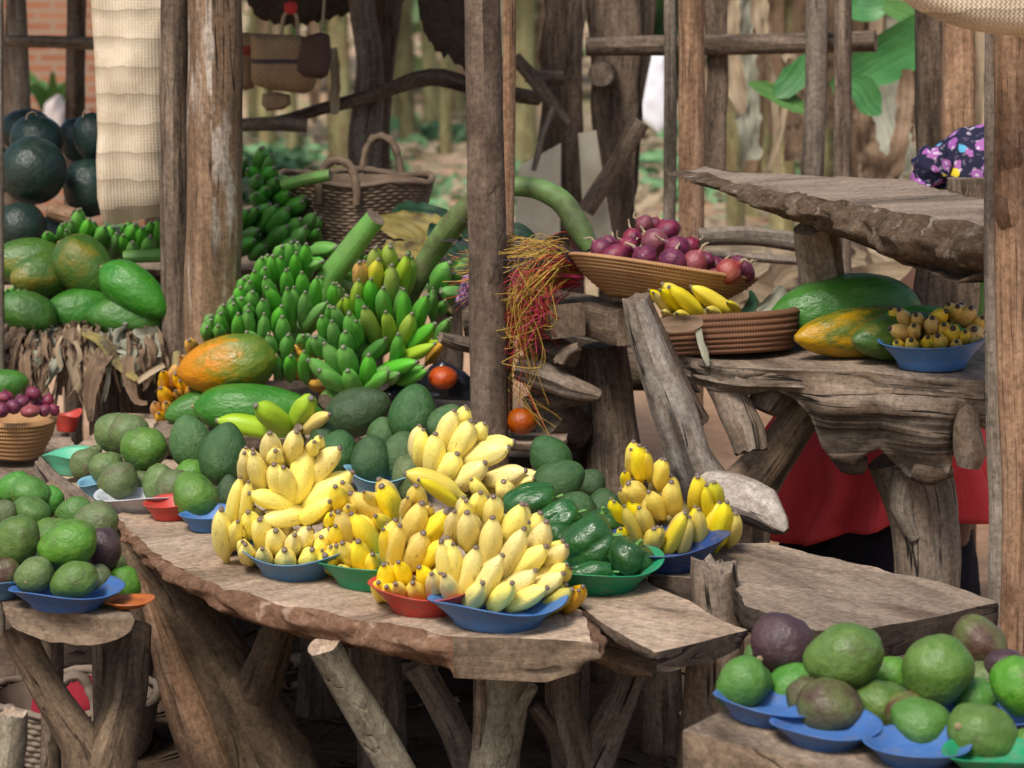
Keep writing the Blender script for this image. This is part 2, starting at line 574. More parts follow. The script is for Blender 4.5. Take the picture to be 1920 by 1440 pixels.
DT = (0.10, 0.075, 0.065)
M["ban_pale"] = banana_mat("pale yellow banana", (0.93, 0.79, 0.25), (0.85, 0.72, 0.20), (0.17, 0.12, 0.09), 0.9, th=0.645)
M["ban_yellow"] = banana_mat("ripe yellow banana", (0.89, 0.69, 0.105), (0.81, 0.63, 0.085), (0.16, 0.115, 0.10), 0.85, th=0.65)
M["ban_lemon"] = banana_mat("lemon yellow banana", (0.76, 0.60, 0.07), (0.60, 0.56, 0.07), (0.17, 0.13, 0.10), 0.55)
M["ban_orange"] = banana_mat("orange banana", (0.74, 0.40, 0.05), (0.62, 0.34, 0.04), (0.15, 0.11, 0.10), 0.6, th=0.6)
M["ban_over"] = banana_mat("overripe banana", (0.68, 0.46, 0.09), (0.40, 0.27, 0.08), (0.045, 0.03, 0.025), 0.85, (0.06, 0.035, 0.02), th=0.60, tipamt=0.925)
M["ban_green"] = banana_mat("green banana", (0.125, 0.38, 0.06), (0.17, 0.38, 0.075), (0.15, 0.155, 0.10), 0.35, (0.08, 0.10, 0.03), th=0.7)
M["ban_deep"] = banana_mat("deep green banana", (0.06, 0.205, 0.034), (0.085, 0.22, 0.045), (0.09, 0.09, 0.065), 0.35, (0.04, 0.06, 0.02), th=0.7)
M["ban_lime"] = banana_mat("lime green banana", (0.33, 0.47, 0.055), (0.28, 0.43, 0.06), (0.16, 0.145, 0.10), 0.4, (0.12, 0.09, 0.03), th=0.68)
M["ban_turn"] = banana_mat("turning banana", (0.56, 0.51, 0.065), (0.40, 0.47, 0.07), (0.17, 0.14, 0.10), 0.4, (0.12, 0.08, 0.03))
M["stalk"] = plain("banana stalk", (0.12, 0.28, 0.06), 0.5, 0.3, 14, 0.25, dirt=(0.13, 0.13, 0.06))
M["stalk_scar"] = plain("scarred banana stalk", (0.15, 0.26, 0.075), 0.55, 0.35, 9, 0.5, dirt=(0.06, 0.038, 0.022), dt=0.37)
M["crown"] = plain("banana crown", (0.25, 0.20, 0.07), 0.7, 0.4, 30, 0.4, dirt=(0.07, 0.045, 0.03))


def fruit_mat(name, main, alt, blush=None, bl=0.55, bls=1.1, speck=(0.33, 0.42, 0.16), ss=26, sa=0.5, rough=0.42, bump=0.12, dirt=0.25, bloom=0.25, spec=0.4, axis=None):
    t = NT(name)
    o = t.coord("Object", rnd=37)
    col = t.mix(t.ramp(t.noise(o, 1.7, 5, 0.62, 0.4), [(0.32, 0.0), (0.68, 1.0)]), main, alt)
    if blush:
        if axis is None:
            f = t.noise(o, bls, 4, 0.55, 0.3)
        else:
            lo = t.coord("Object")
            sp = t.n("ShaderNodeSeparateXYZ"); t.l(lo, sp.inputs[0])
            f = t.math("ADD", t.math("MULTIPLY", sp.outputs["XYZ".index(axis[0])], axis[1]), t.math("MULTIPLY", t.noise(o, bls, 5, 0.6, 0.5), axis[2]))
        col = t.mix(t.ramp(f, [(bl - 0.13, 0.0), (bl + 0.13, 1.0)]), col, blush)
    col = t.hsv(col, t.rnd(0.482, 0.516), t.rnd(0.98, 1.14), t.rnd(0.52, 0.85))
    col = t.mix(t.ramp(t.noise(o, 2.4, 6, 0.72, 0.5), [(0.5, 0.0), (0.8, bloom * 0.55)]), col, (0.42, 0.50, 0.36))
    d = t.vor(o, ss)
    col = t.mix(t.ramp(d, [(0.10, sa), (0.24, 0.0)]), col, speck)
    col = t.mix(t.ramp(t.noise(o, 5.0, 8, 0.78), [(0.585, 0.0), (0.66, dirt * 1.6)]), col, (0.12, 0.09, 0.06))
    pz = t.n("ShaderNodeSeparateXYZ"); t.l(t.coord("Object"), pz.inputs[0])
    col = t.mix(t.math("MULTIPLY", t.ramp(t.math("ADD", t.math("MULTIPLY", pz.outputs[0], pz.outputs[0]), t.math("MULTIPLY", pz.outputs[1], pz.outputs[1])), [(0.002, 1.0), (0.007, 0.0)]), t.math("GREATER_THAN", pz.outputs[2], 0.5)), col, (0.13, 0.09, 0.055))
    nb = t.bump(t.noise(o, ss * 0.8, 3), bump, 0.02)
    nb = t.bump(t.noise(o, 3.2, 4), 0.18, 0.08, nb)
    return t.done(col, t.ramp(t.noise(o, 3.1, 4), [(0.3, rough - 0.08), (0.7, rough + 0.16)]), nb, spec=spec)


M["mango_green"] = fruit_mat("green mango skin", (0.085, 0.22, 0.032), (0.15, 0.29, 0.05), (0.10, 0.06, 0.045), 0.70, dirt=0.3)
M["mango_bright"] = fruit_mat("bright green mango skin", (0.075, 0.21, 0.035), (0.12, 0.26, 0.06), dirt=0.16)
M["mango_dull"] = fruit_mat("dull green mango skin", (0.10, 0.16, 0.05), (0.17, 0.22, 0.085), (0.16, 0.11, 0.07), 0.66, dirt=0.5, bloom=0.35, rough=0.5)
M["mango_brown"] = fruit_mat("brown blushed mango skin", (0.13, 0.17, 0.045), (0.16, 0.19, 0.06), (0.105, 0.05, 0.036), 0.50, 0.9, dirt=0.35, speck=(0.30, 0.26, 0.14))
M["mango_purple"] = fruit_mat("purple mango skin", (0.07, 0.032, 0.042), (0.105, 0.055, 0.058), (0.045, 0.026, 0.03), 0.6, dirt=0.12, speck=(0.20, 0.13, 0.12), bloom=0.14)
M["avocado"] = fruit_mat("dark avocado skin", (0.035, 0.095, 0.030), (0.062, 0.135, 0.042), dirt=0.18, speck=(0.17, 0.26, 0.10), ss=42, sa=0.5, bump=0.3, bloom=0.22, rough=0.45)
M["avocado_mid"] = fruit_mat("green avocado skin", (0.055, 0.135, 0.042), (0.105, 0.185, 0.065), dirt=0.25, speck=(0.24, 0.32, 0.14), ss=40, sa=0.55, bump=0.3, bloom=0.3, rough=0.48)
M["melon"] = fruit_mat("dark watermelon skin", (0.012, 0.030, 0.026), (0.024, 0.050, 0.040), dirt=0.05, speck=(0.03, 0.06, 0.05), ss=30, sa=0.1, bump=0.05, bloom=0.09, rough=0.38)
M["pap_green"] = fruit_mat("green papaya skin", (0.045, 0.17, 0.025), (0.085, 0.22, 0.040), dirt=0.12, speck=(0.25, 0.33, 0.12), ss=12, sa=0.2, bloom=0.22, rough=0.36, bump=0.08)
M["pap_yellow"] = fruit_mat("yellowing papaya skin", (0.045, 0.16, 0.022), (0.09, 0.20, 0.03), (0.38, 0.29, 0.03), 0.63, 0.8, dirt=0.2, ss=12, sa=0.2, bloom=0.08, rough=0.36, bump=0.08)
M["pap_orange"] = fruit_mat("ripe orange papaya skin", (0.10, 0.20, 0.03), (0.22, 0.26, 0.035), (0.70, 0.28, 0.02), 0.52, 2.0, dirt=0.16, ss=12, sa=0.15, bloom=0.04, rough=0.36, bump=0.08, axis=("Z", 0.28, 1.0))
M["pap_mottle"] = fruit_mat("mottled papaya skin", (0.15, 0.18, 0.03), (0.07, 0.13, 0.02), (0.54, 0.31, 0.02), 0.66, 2.4, dirt=0.5, ss=12, sa=0.15, bloom=0.04, rough=0.36, bump=0.08, axis=("Z", 0.27, 1.1))
M["pepper"] = fruit_mat("green pepper skin", (0.022, 0.10, 0.022), (0.035, 0.14, 0.03), dirt=0.0, speck=(0.05, 0.15, 0.03), ss=10, sa=0.1, bloom=0.05, rough=0.22, bump=0.03, spec=0.55)
M["onion"] = fruit_mat("red onion skin", (0.19, 0.028, 0.07), (0.30, 0.07, 0.115), (0.09, 0.012, 0.045), 0.55, 1.2, speck=(0.3, 0.1, 0.1), sa=0.05, dirt=0.3, bloom=0.10, rough=0.3)
M["onion_tan"] = fruit_mat("tan onion skin", (0.30, 0.07, 0.085), (0.36, 0.12, 0.12), (0.22, 0.04, 0.08), 0.6, 1.2, speck=(0.3, 0.1, 0.1), sa=0.05, dirt=0.3, bloom=0.10, rough=0.3)
M["tomato"] = fruit_mat("tomato skin", (0.56, 0.10, 0.022), (0.64, 0.15, 0.03), speck=(0.5, 0.2, 0.05), sa=0.05, dirt=0.04, bloom=0.0, rough=0.25)
M["tomato_orange"] = fruit_mat("orange tomato skin", (0.50, 0.13, 0.012), (0.44, 0.10, 0.012), (0.30, 0.13, 0.02), 0.62, 1.5, speck=(0.5, 0.2, 0.05), sa=0.05, dirt=0.08, bloom=0.0, rough=0.25)
M["scar"] = plain("fruit stem scar", (0.30, 0.22, 0.12), 0.8, 0.3, 40, 0.4)
M["root"] = plain("dry onion neck", (0.34, 0.26, 0.17), 0.9, 0.4, 60, 0.4)


def plastic(name, c, wear=0.62):
    t = NT(name)
    o = t.coord("Object", rnd=5)
    col = t.mix(t.noise(o, 14, 5, 0.6), c, [x * 0.82 for x in c])
    col = t.mix(t.ramp(t.noise(o, 22, 8, 0.75), [(0.52, 0.0), (0.75, wear)]), col, [0.55 * x + 0.12 for x in c])
    s = t.n("ShaderNodeMapping"); s.inputs["Scale"].default_value = (30, 30, 160); t.l(o, s.inputs[0])
    nz = t.noise(s.outputs[0], 1.0, 3)
    col = t.mix(t.ramp(nz, [(0.52, 0.0), (0.70, 0.45)]), col, (0.16, 0.12, 0.09))
    return t.done(col, 0.48, t.bump(nz, 0.1, 0.003), spec=0.4)


M["blue"] = plastic("blue plastic", (0.055, 0.17, 0.42))
M["blue_bright"] = plastic("bright blue plastic", (0.05, 0.135, 0.36))
M["blue_navy"] = plastic("navy plastic", (0.02, 0.055, 0.19))
M["blue_dull"] = plastic("dull blue plastic", (0.085, 0.20, 0.35))
M["blue_sky"] = plastic("pale blue plastic", (0.20, 0.42, 0.55))
M["green_pl"] = plastic("green plastic", (0.015, 0.25, 0.11))
M["green_pale"] = plastic("pale green plastic", (0.09, 0.42, 0.25))
M["red_pl"] = plastic("red plastic", (0.48, 0.045, 0.03))
M["orange_pl"] = plastic("orange plastic", (0.42, 0.11, 0.02))
M["enamel"] = plastic("white enamel", (0.56, 0.57, 0.60), 0.1)


def coil_mat(name, a, b, freq):
    t = NT(name)
    uv = t.coord("UV")
    sep = t.n("ShaderNodeSeparateXYZ"); t.l(uv, sep.inputs[0])
    o = t.coord("Object")
    f = t.math("SINE", t.math("MULTIPLY", sep.outputs[0], freq))
    f = t.math("ADD", t.math("MULTIPLY", f, 0.5), 0.5)
    col = t.mix(t.ramp(t.noise(o, 9, 5, 0.6), [(0.35, 0.0), (0.7, 1.0)]), a, b)
    col = t.mix(t.math("MULTIPLY", f, 0.4), col, [x * 0.4 for x in a])
    return t.done(col, 0.75, t.bump(f, 0.4, 0.002), spec=0.2)


M["coil"] = coil_mat("coiled straw", (0.33, 0.17, 0.075), (0.42, 0.24, 0.11), 900)
M["coil_dark"] = coil_mat("dark coiled straw", (0.12, 0.055, 0.03), (0.20, 0.095, 0.05), 900)
M["wicker"] = coil_mat("brown wicker", (0.13, 0.088, 0.06), (0.24, 0.17, 0.115), 60)
M["wicker_grey"] = coil_mat("grey wicker", (0.16, 0.12, 0.09), (0.26, 0.20, 0.15), 60)


def weave_mat(name, c, d, sc=90.0, bands=0.0, line=None):
    """Plaited palm strips, diagonal over-and-under, UV in metres."""
    t = NT(name)
    uv = t.coord("UV", (1, 1, 1), rot=(0, 0, R(45)))
    ch = t.n("ShaderNodeTexChecker"); ch.inputs["Scale"].default_value = sc; t.l(uv, ch.inputs["Vector"])
    sep = t.n("ShaderNodeSeparateXYZ"); t.l(uv, sep.inputs[0])
    sx = t.math("ABSOLUTE", t.math("SINE", t.math("MULTIPLY", sep.outputs[0], sc * PI)))
    sy = t.math("ABSOLUTE", t.math("SINE", t.math("MULTIPLY", sep.outputs[1], sc * PI)))
    h = t.math("ADD", t.math("MULTIPLY", sx, ch.outputs["Fac"]), t.math("MULTIPLY", sy, t.math("SUBTRACT", 1.0, ch.outputs["Fac"])))
    o = t.coord("Object")
    col = t.mix(t.ramp(t.noise(o, 13, 6, 0.65), [(0.35, 0.0), (0.7, 1.0)]), c, d)
    col = t.mix(t.math("MULTIPLY", t.math("SUBTRACT", 1.0, h), 0.28), col, [x * 0.5 for x in d])
    if bands:
        u2 = t.coord("UV")
        s2 = t.n("ShaderNodeSeparateXYZ"); t.l(u2, s2.inputs[0])
        wv = t.math("ADD", t.math("MULTIPLY", s2.outputs[1], bands), t.math("MULTIPLY", t.noise(u2, 6.0, 3), 0.8))
        fr = t.math("FRACT", wv)
        col = t.mix(t.ramp(fr, [(0.0, 1.0), (0.07, 0.0), (0.6, 0.0), (1.0, 0.6)]), col, [x * 0.55 for x in d])
    if line:
        u3 = t.coord("UV")
        s3 = t.n("ShaderNodeSeparateXYZ"); t.l(u3, s3.inputs[0])
        for lo, hi, lc in line:
            m1 = t.math("MULTIPLY", t.math("GREATER_THAN", s3.outputs[1], lo), t.math("LESS_THAN", s3.outputs[1], hi))
            col = t.mix(t.math("MULTIPLY", m1, 0.85), col, lc)
    return t.done(col, 0.8, t.bump(h, 0.45, 0.003), spec=0.2)


M["bag"] = weave_mat("plaited palm bag", (0.68, 0.58, 0.44), (0.54, 0.43, 0.30), 165, 13.0)
M["mat_straw"] = weave_mat("plaited mat", (0.74, 0.66, 0.50), (0.64, 0.55, 0.39), 130)
M["bag_stripe"] = weave_mat("striped basket bag", (0.38, 0.26, 0.15), (0.28, 0.18, 0.10), 60, line=[(0.10, 0.115, (0.03, 0.03, 0.045)), (0.235, 0.26, (0.03, 0.03, 0.045))])
M["bag_red"] = weave_mat("red marked basket bag", (0.34, 0.22, 0.12), (0.26, 0.16, 0.09), 60, line=[(0.12, 0.15, (0.30, 0.03, 0.03)), (0.24, 0.27, (0.03, 0.03, 0.045))])
M["bag_brown"] = plain("brown hide pouch", (0.085, 0.045, 0.032), 0.8, 0.3, 20, 0.3)


def leafy(name, a, b, rough=0.7, veins=0.0, dark=None):
    t = NT(name)
    o = t.coord("Object", rnd=3)
    uv = t.coord("UV", (90, 5, 1))
    col = t.mix(t.ramp(t.noise(o, 7, 6, 0.7), [(0.3, 0.0), (0.7, 1.0)]), a, b)
    s = t.noise(uv, 1.0, 4, 0.6)
    col = t.mix(0.6, col, t.mix(1.0, col, t.ramp(s, [(0.3, 0.45), (0.7, 1.4)]), "MULTIPLY"))
    if dark:
        col = t.mix(t.ramp(t.noise(o, 11, 6, 0.7), [(0.52, 0.0), (0.64, 0.9)]), col, dark)
    if veins:
        uw = t.coord("UV")
        s3 = t.n("ShaderNodeSeparateXYZ"); t.l(uw, s3.inputs[0])
        vv = t.math("SINE", t.math("MULTIPLY", t.math("ADD", s3.outputs[1], t.math("MULTIPLY", t.math("ABSOLUTE", t.math("SUBTRACT", s3.outputs[0], 0.5)), -0.5)), veins))
        s = t.math("ADD", s, t.math("MULTIPLY", vv, 0.05))
    return t.done(col, rough, t.bump(s, 0.5, 0.004), spec=0.25)


M["dry"] = leafy("dry banana leaf", (0.135, 0.085, 0.052), (0.25, 0.17, 0.11), 0.9, dark=(0.045, 0.03, 0.02))
M["dry_pale"] = leafy("pale dry leaf", (0.27, 0.20, 0.125), (0.40, 0.31, 0.21), 0.85)
M["dry_yellow"] = leafy("yellowed leaf", (0.25, 0.19, 0.05), (0.13, 0.105, 0.03), 0.6, dark=(0.05, 0.035, 0.02))
M["dry_grey"] = leafy("grey dry leaf", (0.20, 0.20, 0.15), (0.30, 0.29, 0.22), 0.8)
M["leaf"] = leafy("banana leaf", (0.04, 0.15, 0.045), (0.075, 0.22, 0.065), 0.4, veins=420)
M["leaf_dark"] = leafy("dark leaf", (0.018, 0.055, 0.028), (0.035, 0.085, 0.045), 0.5, dark=(0.012, 0.03, 0.02))
M["leaf_light"] = leafy("light leaf", (0.06, 0.16, 0.035), (0.10, 0.21, 0.05), 0.5, veins=260)
M["stem_bg"] = wood("banana plant stem", [(0.22, 0.19, 0.11), (0.34, 0.33, 0.16), (0.46, 0.44, 0.25)], su=12, sv=2.5, stain=(0.27, 0.165, 0.09), st=1.0, bump=0.2, crack=0.2)
M["thatch"] = bark("thatch", [(0.03, 0.022, 0.017), (0.085, 0.06, 0.045), (0.14, 0.105, 0.08)], 3)
M["black_bag"] = plain("black plastic", (0.012, 0.013, 0.02), 0.25, 0.3, 12, 0.2, spec=0.5)
M["stone"] = plain("stone", (0.40, 0.34, 0.32), 0.9, 0.2, 12, 0.3)
M["white_cloth"] = plain("white cloth", (0.70, 0.71, 0.76), 0.85, 0.06, 8, 0.1)


def cloth_mat(name, c, rough=0.9, weave=700, var=0.25):
    t = NT(name)
    o = t.coord("Object")
    col = t.mix(t.noise(o, 9, 5, 0.6), c, [x * (1 - var) for x in c])
    return t.done(col, rough, t.bump(t.noise(o, weave, 2), 0.2, 0.002, t.bump(t.noise(o, 14, 4, 0.6), 0.35, 0.03)), spec=0.15)


M["red_cloth"] = cloth_mat("red cloth", (0.70, 0.065, 0.07))
M["red_dark"] = cloth_mat("dark red cloth", (0.22, 0.015, 0.025))
M["black_cloth"] = cloth_mat("black cloth", (0.014, 0.012, 0.016))
M["skin"] = plain("dark skin", (0.11, 0.055, 0.035), 0.5, 0.1, 8, 0.05)


def floral():
    t = NT("floral headscarf cloth")
    o = t.coord("Object", rnd=0)
    base = (0.014, 0.013, 0.035)
    w = t.noise(o, 20, 2)
    v = t.n("ShaderNodeVectorMath", operation="ADD")
    t.l(o, v.inputs[0]); s = t.n("ShaderNodeVectorMath", operation="SCALE"); s.inputs[3].default_value = 0.03
    cn = t.n("ShaderNodeTexNoise"); cn.inputs["Scale"].default_value = 26; t.l(o, cn.inputs["Vector"])
    t.l(cn.outputs["Color"], s.inputs[0]); t.l(s.outputs[0], v.inputs[1])
    vec = v.outputs[0]
    big = t.vor(vec, 24)
    pick = t.vor(vec, 24, "Color")
    sp = t.n("ShaderNodeSeparateColor"); t.l(pick, sp.inputs[0])
    fl = t.ramp(sp.outputs[0], [(0.0, (0.28, 0.10, 0.28)), (0.40, base), (0.41, (0.26, 0.08, 0.28)), (0.66, (0.08, 0.30, 0.46)), (0.78, (0.30, 0.10, 0.34)), (0.86, (0.62, 0.48, 0.03)), (0.92, base)], "CONSTANT")
    col = t.mix(t.ramp(big, [(0.40, 1.0), (0.46, 0.0)]), base, fl)
    small = t.vor(vec, 62)
    col = t.mix(t.math("MULTIPLY", t.ramp(small, [(0.26, 0.9), (0.36, 0.0)]), t.ramp(big, [(0.3, 1.0), (0.6, 0.1)])), col, (0.48, 0.38, 0.48))
    return t.done(col, 0.8, t.bump(w, 0.25, 0.01), spec=0.2)


M["floral"] = floral()


def purple_print():
    t = NT("purple printed cloth")
    o = t.coord("Object")
    d = t.noise(o, 42, 3, 0.6, 1.6)
    col = t.ramp(d, [(0.44, (0.035, 0.03, 0.07)), (0.49, (0.50, 0.27, 0.46)), (0.56, (0.045, 0.035, 0.08))])
    return t.done(col, 0.85, spec=0.2)


M["purple_print"] = purple_print()


def brick_mat():
    t = NT("brick wall")
    uv = t.coord("UV")
    b = t.n("ShaderNodeTexBrick")
    t.l(uv, b.inputs["Vector"])
    b.inputs["Color1"].default_value = (0.33, 0.14, 0.078, 1)
    b.inputs["Color2"].default_value = (0.25, 0.10, 0.058, 1)
    b.inputs["Mortar"].default_value = (0.27, 0.19, 0.14, 1)
    b.inputs["Scale"].default_value = 1.0
    b.inputs["Mortar Size"].default_value = 0.014
    b.inputs["Brick Width"].default_value = 0.20
    b.inputs["Row Height"].default_value = 0.066
    col = t.mix(t.ramp(t.noise(uv, 3, 6, 0.7), [(0.5, 0.0), (0.8, 0.6)]), b.outputs[0], (0.30, 0.18, 0.12))
    return t.done(col, 0.95, t.bump(b.outputs["Fac"], -0.5, 0.02), spec=0.1)


M["brick"] = brick_mat()


def ground_mat():
    t = NT("laterite ground")
    o = t.coord("Object")
    a = t.noise(o, 0.9, 8, 0.65, 0.3)
    b = t.noise(o, 22, 8, 0.72)
    col = t.ramp(a, [(0.3, (0.36, 0.20, 0.11)), (0.5, (0.46, 0.275, 0.165)), (0.7, (0.54, 0.355, 0.235))])
    col = t.mix(0.6, col, t.mix(1.0, col, t.ramp(b, [(0.3, 0.5), (0.7, 1.35)]), "MULTIPLY"))
    sp = t.n("ShaderNodeSeparateXYZ"); t.l(o, sp.inputs[0])
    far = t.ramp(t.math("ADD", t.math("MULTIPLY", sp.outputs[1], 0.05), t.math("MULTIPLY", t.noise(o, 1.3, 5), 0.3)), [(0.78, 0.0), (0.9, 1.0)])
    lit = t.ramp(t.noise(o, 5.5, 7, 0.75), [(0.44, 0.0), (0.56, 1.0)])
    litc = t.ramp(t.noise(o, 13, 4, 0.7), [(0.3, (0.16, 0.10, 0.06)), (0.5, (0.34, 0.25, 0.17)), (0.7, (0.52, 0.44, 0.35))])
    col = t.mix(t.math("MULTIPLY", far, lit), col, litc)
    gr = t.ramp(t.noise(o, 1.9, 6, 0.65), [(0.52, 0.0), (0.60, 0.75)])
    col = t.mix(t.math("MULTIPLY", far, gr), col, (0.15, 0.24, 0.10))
    return t.done(col, 0.95, t.bump(b, 0.6, 0.02, t.bump(a, 0.4, 0.1)), spec=0.1)


M["ground"] = ground_mat()
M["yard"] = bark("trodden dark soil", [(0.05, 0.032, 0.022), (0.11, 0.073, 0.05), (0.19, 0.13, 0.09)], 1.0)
M["cover"] = leafy("ground plants", (0.11, 0.25, 0.10), (0.20, 0.36, 0.18), 0.7)
M["canopy"] = leafy("far foliage", (0.045, 0.115, 0.04), (0.10, 0.20, 0.07), 0.7)
M["canopy_lt"] = leafy("light far foliage", (0.19, 0.31, 0.13), (0.30, 0.42, 0.22), 0.7)
M["raf_y"] = plain("yellow raffia", (0.40, 0.25, 0.04), 0.6, 0.3, 30)
M["raf_r"] = plain("red raffia", (0.36, 0.035, 0.02), 0.6, 0.3, 30)
M["raf_p"] = plain("pink raffia", (0.44, 0.035, 0.10), 0.6, 0.3, 30)
M["raf_d"] = plain("dark raffia", (0.05, 0.03, 0.06), 0.6, 0.3, 30)
M["cord"] = plain("plaited cord", (0.36, 0.28, 0.19), 0.9, 0.3, 60)
# ---------------------------------------------------------------- light
world = bpy.data.worlds.new("World")
scene.world = world
world.use_nodes = True
wt = world.node_tree
sky = wt.nodes.new("ShaderNodeTexSky")
sky.sky_type = 'NISHITA'
sky.sun_disc = False
SUN_EL, SUN_AZ = 52, 205                    # degrees; azimuth from +Y clockwise: light comes from behind the viewer, left
sky.sun_elevation = R(SUN_EL)
sky.sun_rotation = R(SUN_AZ)
sky.air_density, sky.dust_density, sky.ozone_density = 1.2, 3.0, 1.0
bg = wt.nodes["Background"]
wt.links.new(sky.outputs[0], bg.inputs[0])
bg.inputs[1].default_value = 0.10
sd = bpy.data.lights.new("sun", 'SUN')
sd.energy, sd.angle, sd.color = 2.6, R(18), (1.0, 0.95, 0.87)
so = bpy.data.objects.new("sun", sd)
COL.objects.link(so)
sv_ = Vector((math.sin(R(SUN_AZ)) * math.cos(R(SUN_EL)), math.cos(R(SUN_AZ)) * math.cos(R(SUN_EL)), math.sin(R(SUN_EL))))
so.rotation_euler = (-sv_).to_track_quat('-Z', 'Y').to_euler()
so.location = sv_ * 20
scene.view_settings.view_transform = 'Standard'
scene.view_settings.look = 'None'
scene.view_settings.gamma = 1
scene.view_settings.exposure = 0.6
scene.cycles.max_bounces = 6

# ---------------------------------------------------------------- ground
mb = MB()
NX, NY = 70, 80
gv = {}
for i in range(NX + 1):
    for j in range(NY + 1):
        x = -60 + 120 * i / NX
        y = -5 + 125 * (j / NY) ** 1.5
        h = 0.10 * noise.noise(Vector((x * 0.3, y * 0.3, 0))) * max(0, min(1, (y - 9) / 6))
        gv[i, j] = mb.vert((x, y, h))
for i in range(NX):
    for j in range(NY):
        mb.face([gv[i, j], gv[i + 1, j], gv[i + 1, j + 1], gv[i, j + 1]])
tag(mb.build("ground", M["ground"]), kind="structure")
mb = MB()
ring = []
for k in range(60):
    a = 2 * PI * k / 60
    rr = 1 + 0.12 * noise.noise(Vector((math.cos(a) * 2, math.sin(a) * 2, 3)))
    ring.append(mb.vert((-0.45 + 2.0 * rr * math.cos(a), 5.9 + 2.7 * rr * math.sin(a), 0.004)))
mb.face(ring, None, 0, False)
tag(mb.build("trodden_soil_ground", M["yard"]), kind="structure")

# ---------------------------------------------------------------- far background
def leaf_cloud(mb, cen, rad, n, size, seed, flat=1.0):
    rn = random.Random(seed)
    for _ in range(n):
        while True:
            d = Vector((rn.uniform(-1, 1), rn.uniform(-1, 1), rn.uniform(-1, 1)))
            if d.length < 1: break
        p = Vector(cen) + Vector((d.x * rad[0], d.y * rad[1], d.z * rad[2]))
        s = size * rn.uniform(0.5, 1.3)
        q = Quaternion(Vector((rn.uniform(-1, 1), rn.uniform(-1, 1), rn.uniform(-1, 1))).normalized(), rn.uniform(0, PI))
        a, b, c2 = q @ Vector((s, 0, 0)), q @ Vector((0, s * 0.34, 0)), q @ Vector((0, 0, s * 0.12))
        ids = [mb.vert(p - a), mb.vert(p - b * flat + c2), mb.vert(p + a), mb.vert(p + b * flat + c2)]
        mb.face(ids, [(0, 0), (0.5, 0.3), (1, 0.6), (0.5, 0.3)])


mb = MB()
rn = random.Random(5)
for k in range(46):
    leaf_cloud(mb, (rn.uniform(-9, 9), rn.uniform(33, 42), rn.uniform(0.6, 6.5)), (1.3, 1.0, 1.0), 150, 0.34, k)
tag(mb.build("far_trees_foliage", M["canopy"]), "mass of blurred green trees far behind the banana plants", kind="stuff")
mb = MB()
for k in range(34):
    leaf_cloud(mb, (rn.uniform(-9, 9), rn.uniform(31, 36), rn.uniform(0.5, 5.0)), (1.0, 0.8, 0.8), 90, 0.36, 100 + k)
tag(mb.build("far_shrubs_foliage", M["canopy_lt"]), "mass of pale green shrubs beyond the banana plants", kind="stuff")
mb = MB()
for k in range(75):
    a, b = rn.uniform(-2.6, 2.8), rn.uniform(14, 27)
    leaf_cloud(mb, (a, b, 0.07), (rn.uniform(0.15, 0.4), 0.4, 0.13), 55, 0.07, 300 + k, 1.6)
tag(mb.build("ground_cover_plants", M["cover"]), "low green plants scattered over the bare earth behind the stall", kind="stuff")
mb = MB()
for k in range(1500):
    a, b = rn.uniform(-3.5, 4.0), rn.uniform(15, 30)
    s = rn.uniform(0.05, 0.16)
    an = rn.uniform(0, PI)
    d, e = Vector((math.cos(an), math.sin(an), rn.uniform(-0.1, 0.5))) * s, Vector((-math.sin(an), math.cos(an), rn.uniform(-.2, .4))) * s * 0.45
    p = Vector((a, b, 0.05 + s * 0.3))
    mb.face([mb.vert(p - d), mb.vert(p - e), mb.vert(p + d), mb.vert(p + e)], [(0, 0), (.3, .1), (.6, .2), (.3, .1)])
tag(mb.build("leaf_litter", M["dry_pale"]), "dry pale leaf litter under the banana plants", kind="stuff")

# brick house far left
br = empty("brick_house", (-3.2, 17, 0), "far house of orange-red brick behind the watermelons", "house")
mb = MB()
def box(mb, lo, hi, mi=0, uvax=(0, 2)):
    x0, y0, z0 = lo; x1, y1, z1 = hi
    v = [mb.vert(p) for p in ((x0, y0, z0), (x1, y0, z0), (x1, y1, z0), (x0, y1, z0), (x0, y0, z1), (x1, y0, z1), (x1, y1, z1), (x0, y1, z1))]
    for q, ax in (((0, 1, 5, 4), (0, 2)), ((1, 2, 6, 5), (1, 2)), ((2, 3, 7, 6), (0, 2)), ((3, 0, 4, 7), (1, 2)), ((4, 5, 6, 7), (0, 1)), ((3, 2, 1, 0), (0, 1))):
        mb.face([v[i] for i in q], [(mb.v[v[i]][ax[0]], mb.v[v[i]][ax[1]]) for i in q], mi, False)
box(mb, (-6.4, 17, -0.1), (-2.35, 20, 2.6))
mb.build("wall", M["brick"], br)
mb = MB()
box(mb, (-6.7, 16.7, 2.6), (-2.1, 20.3, 2.72))
mb.build("roof", M["bark_dark"], br)

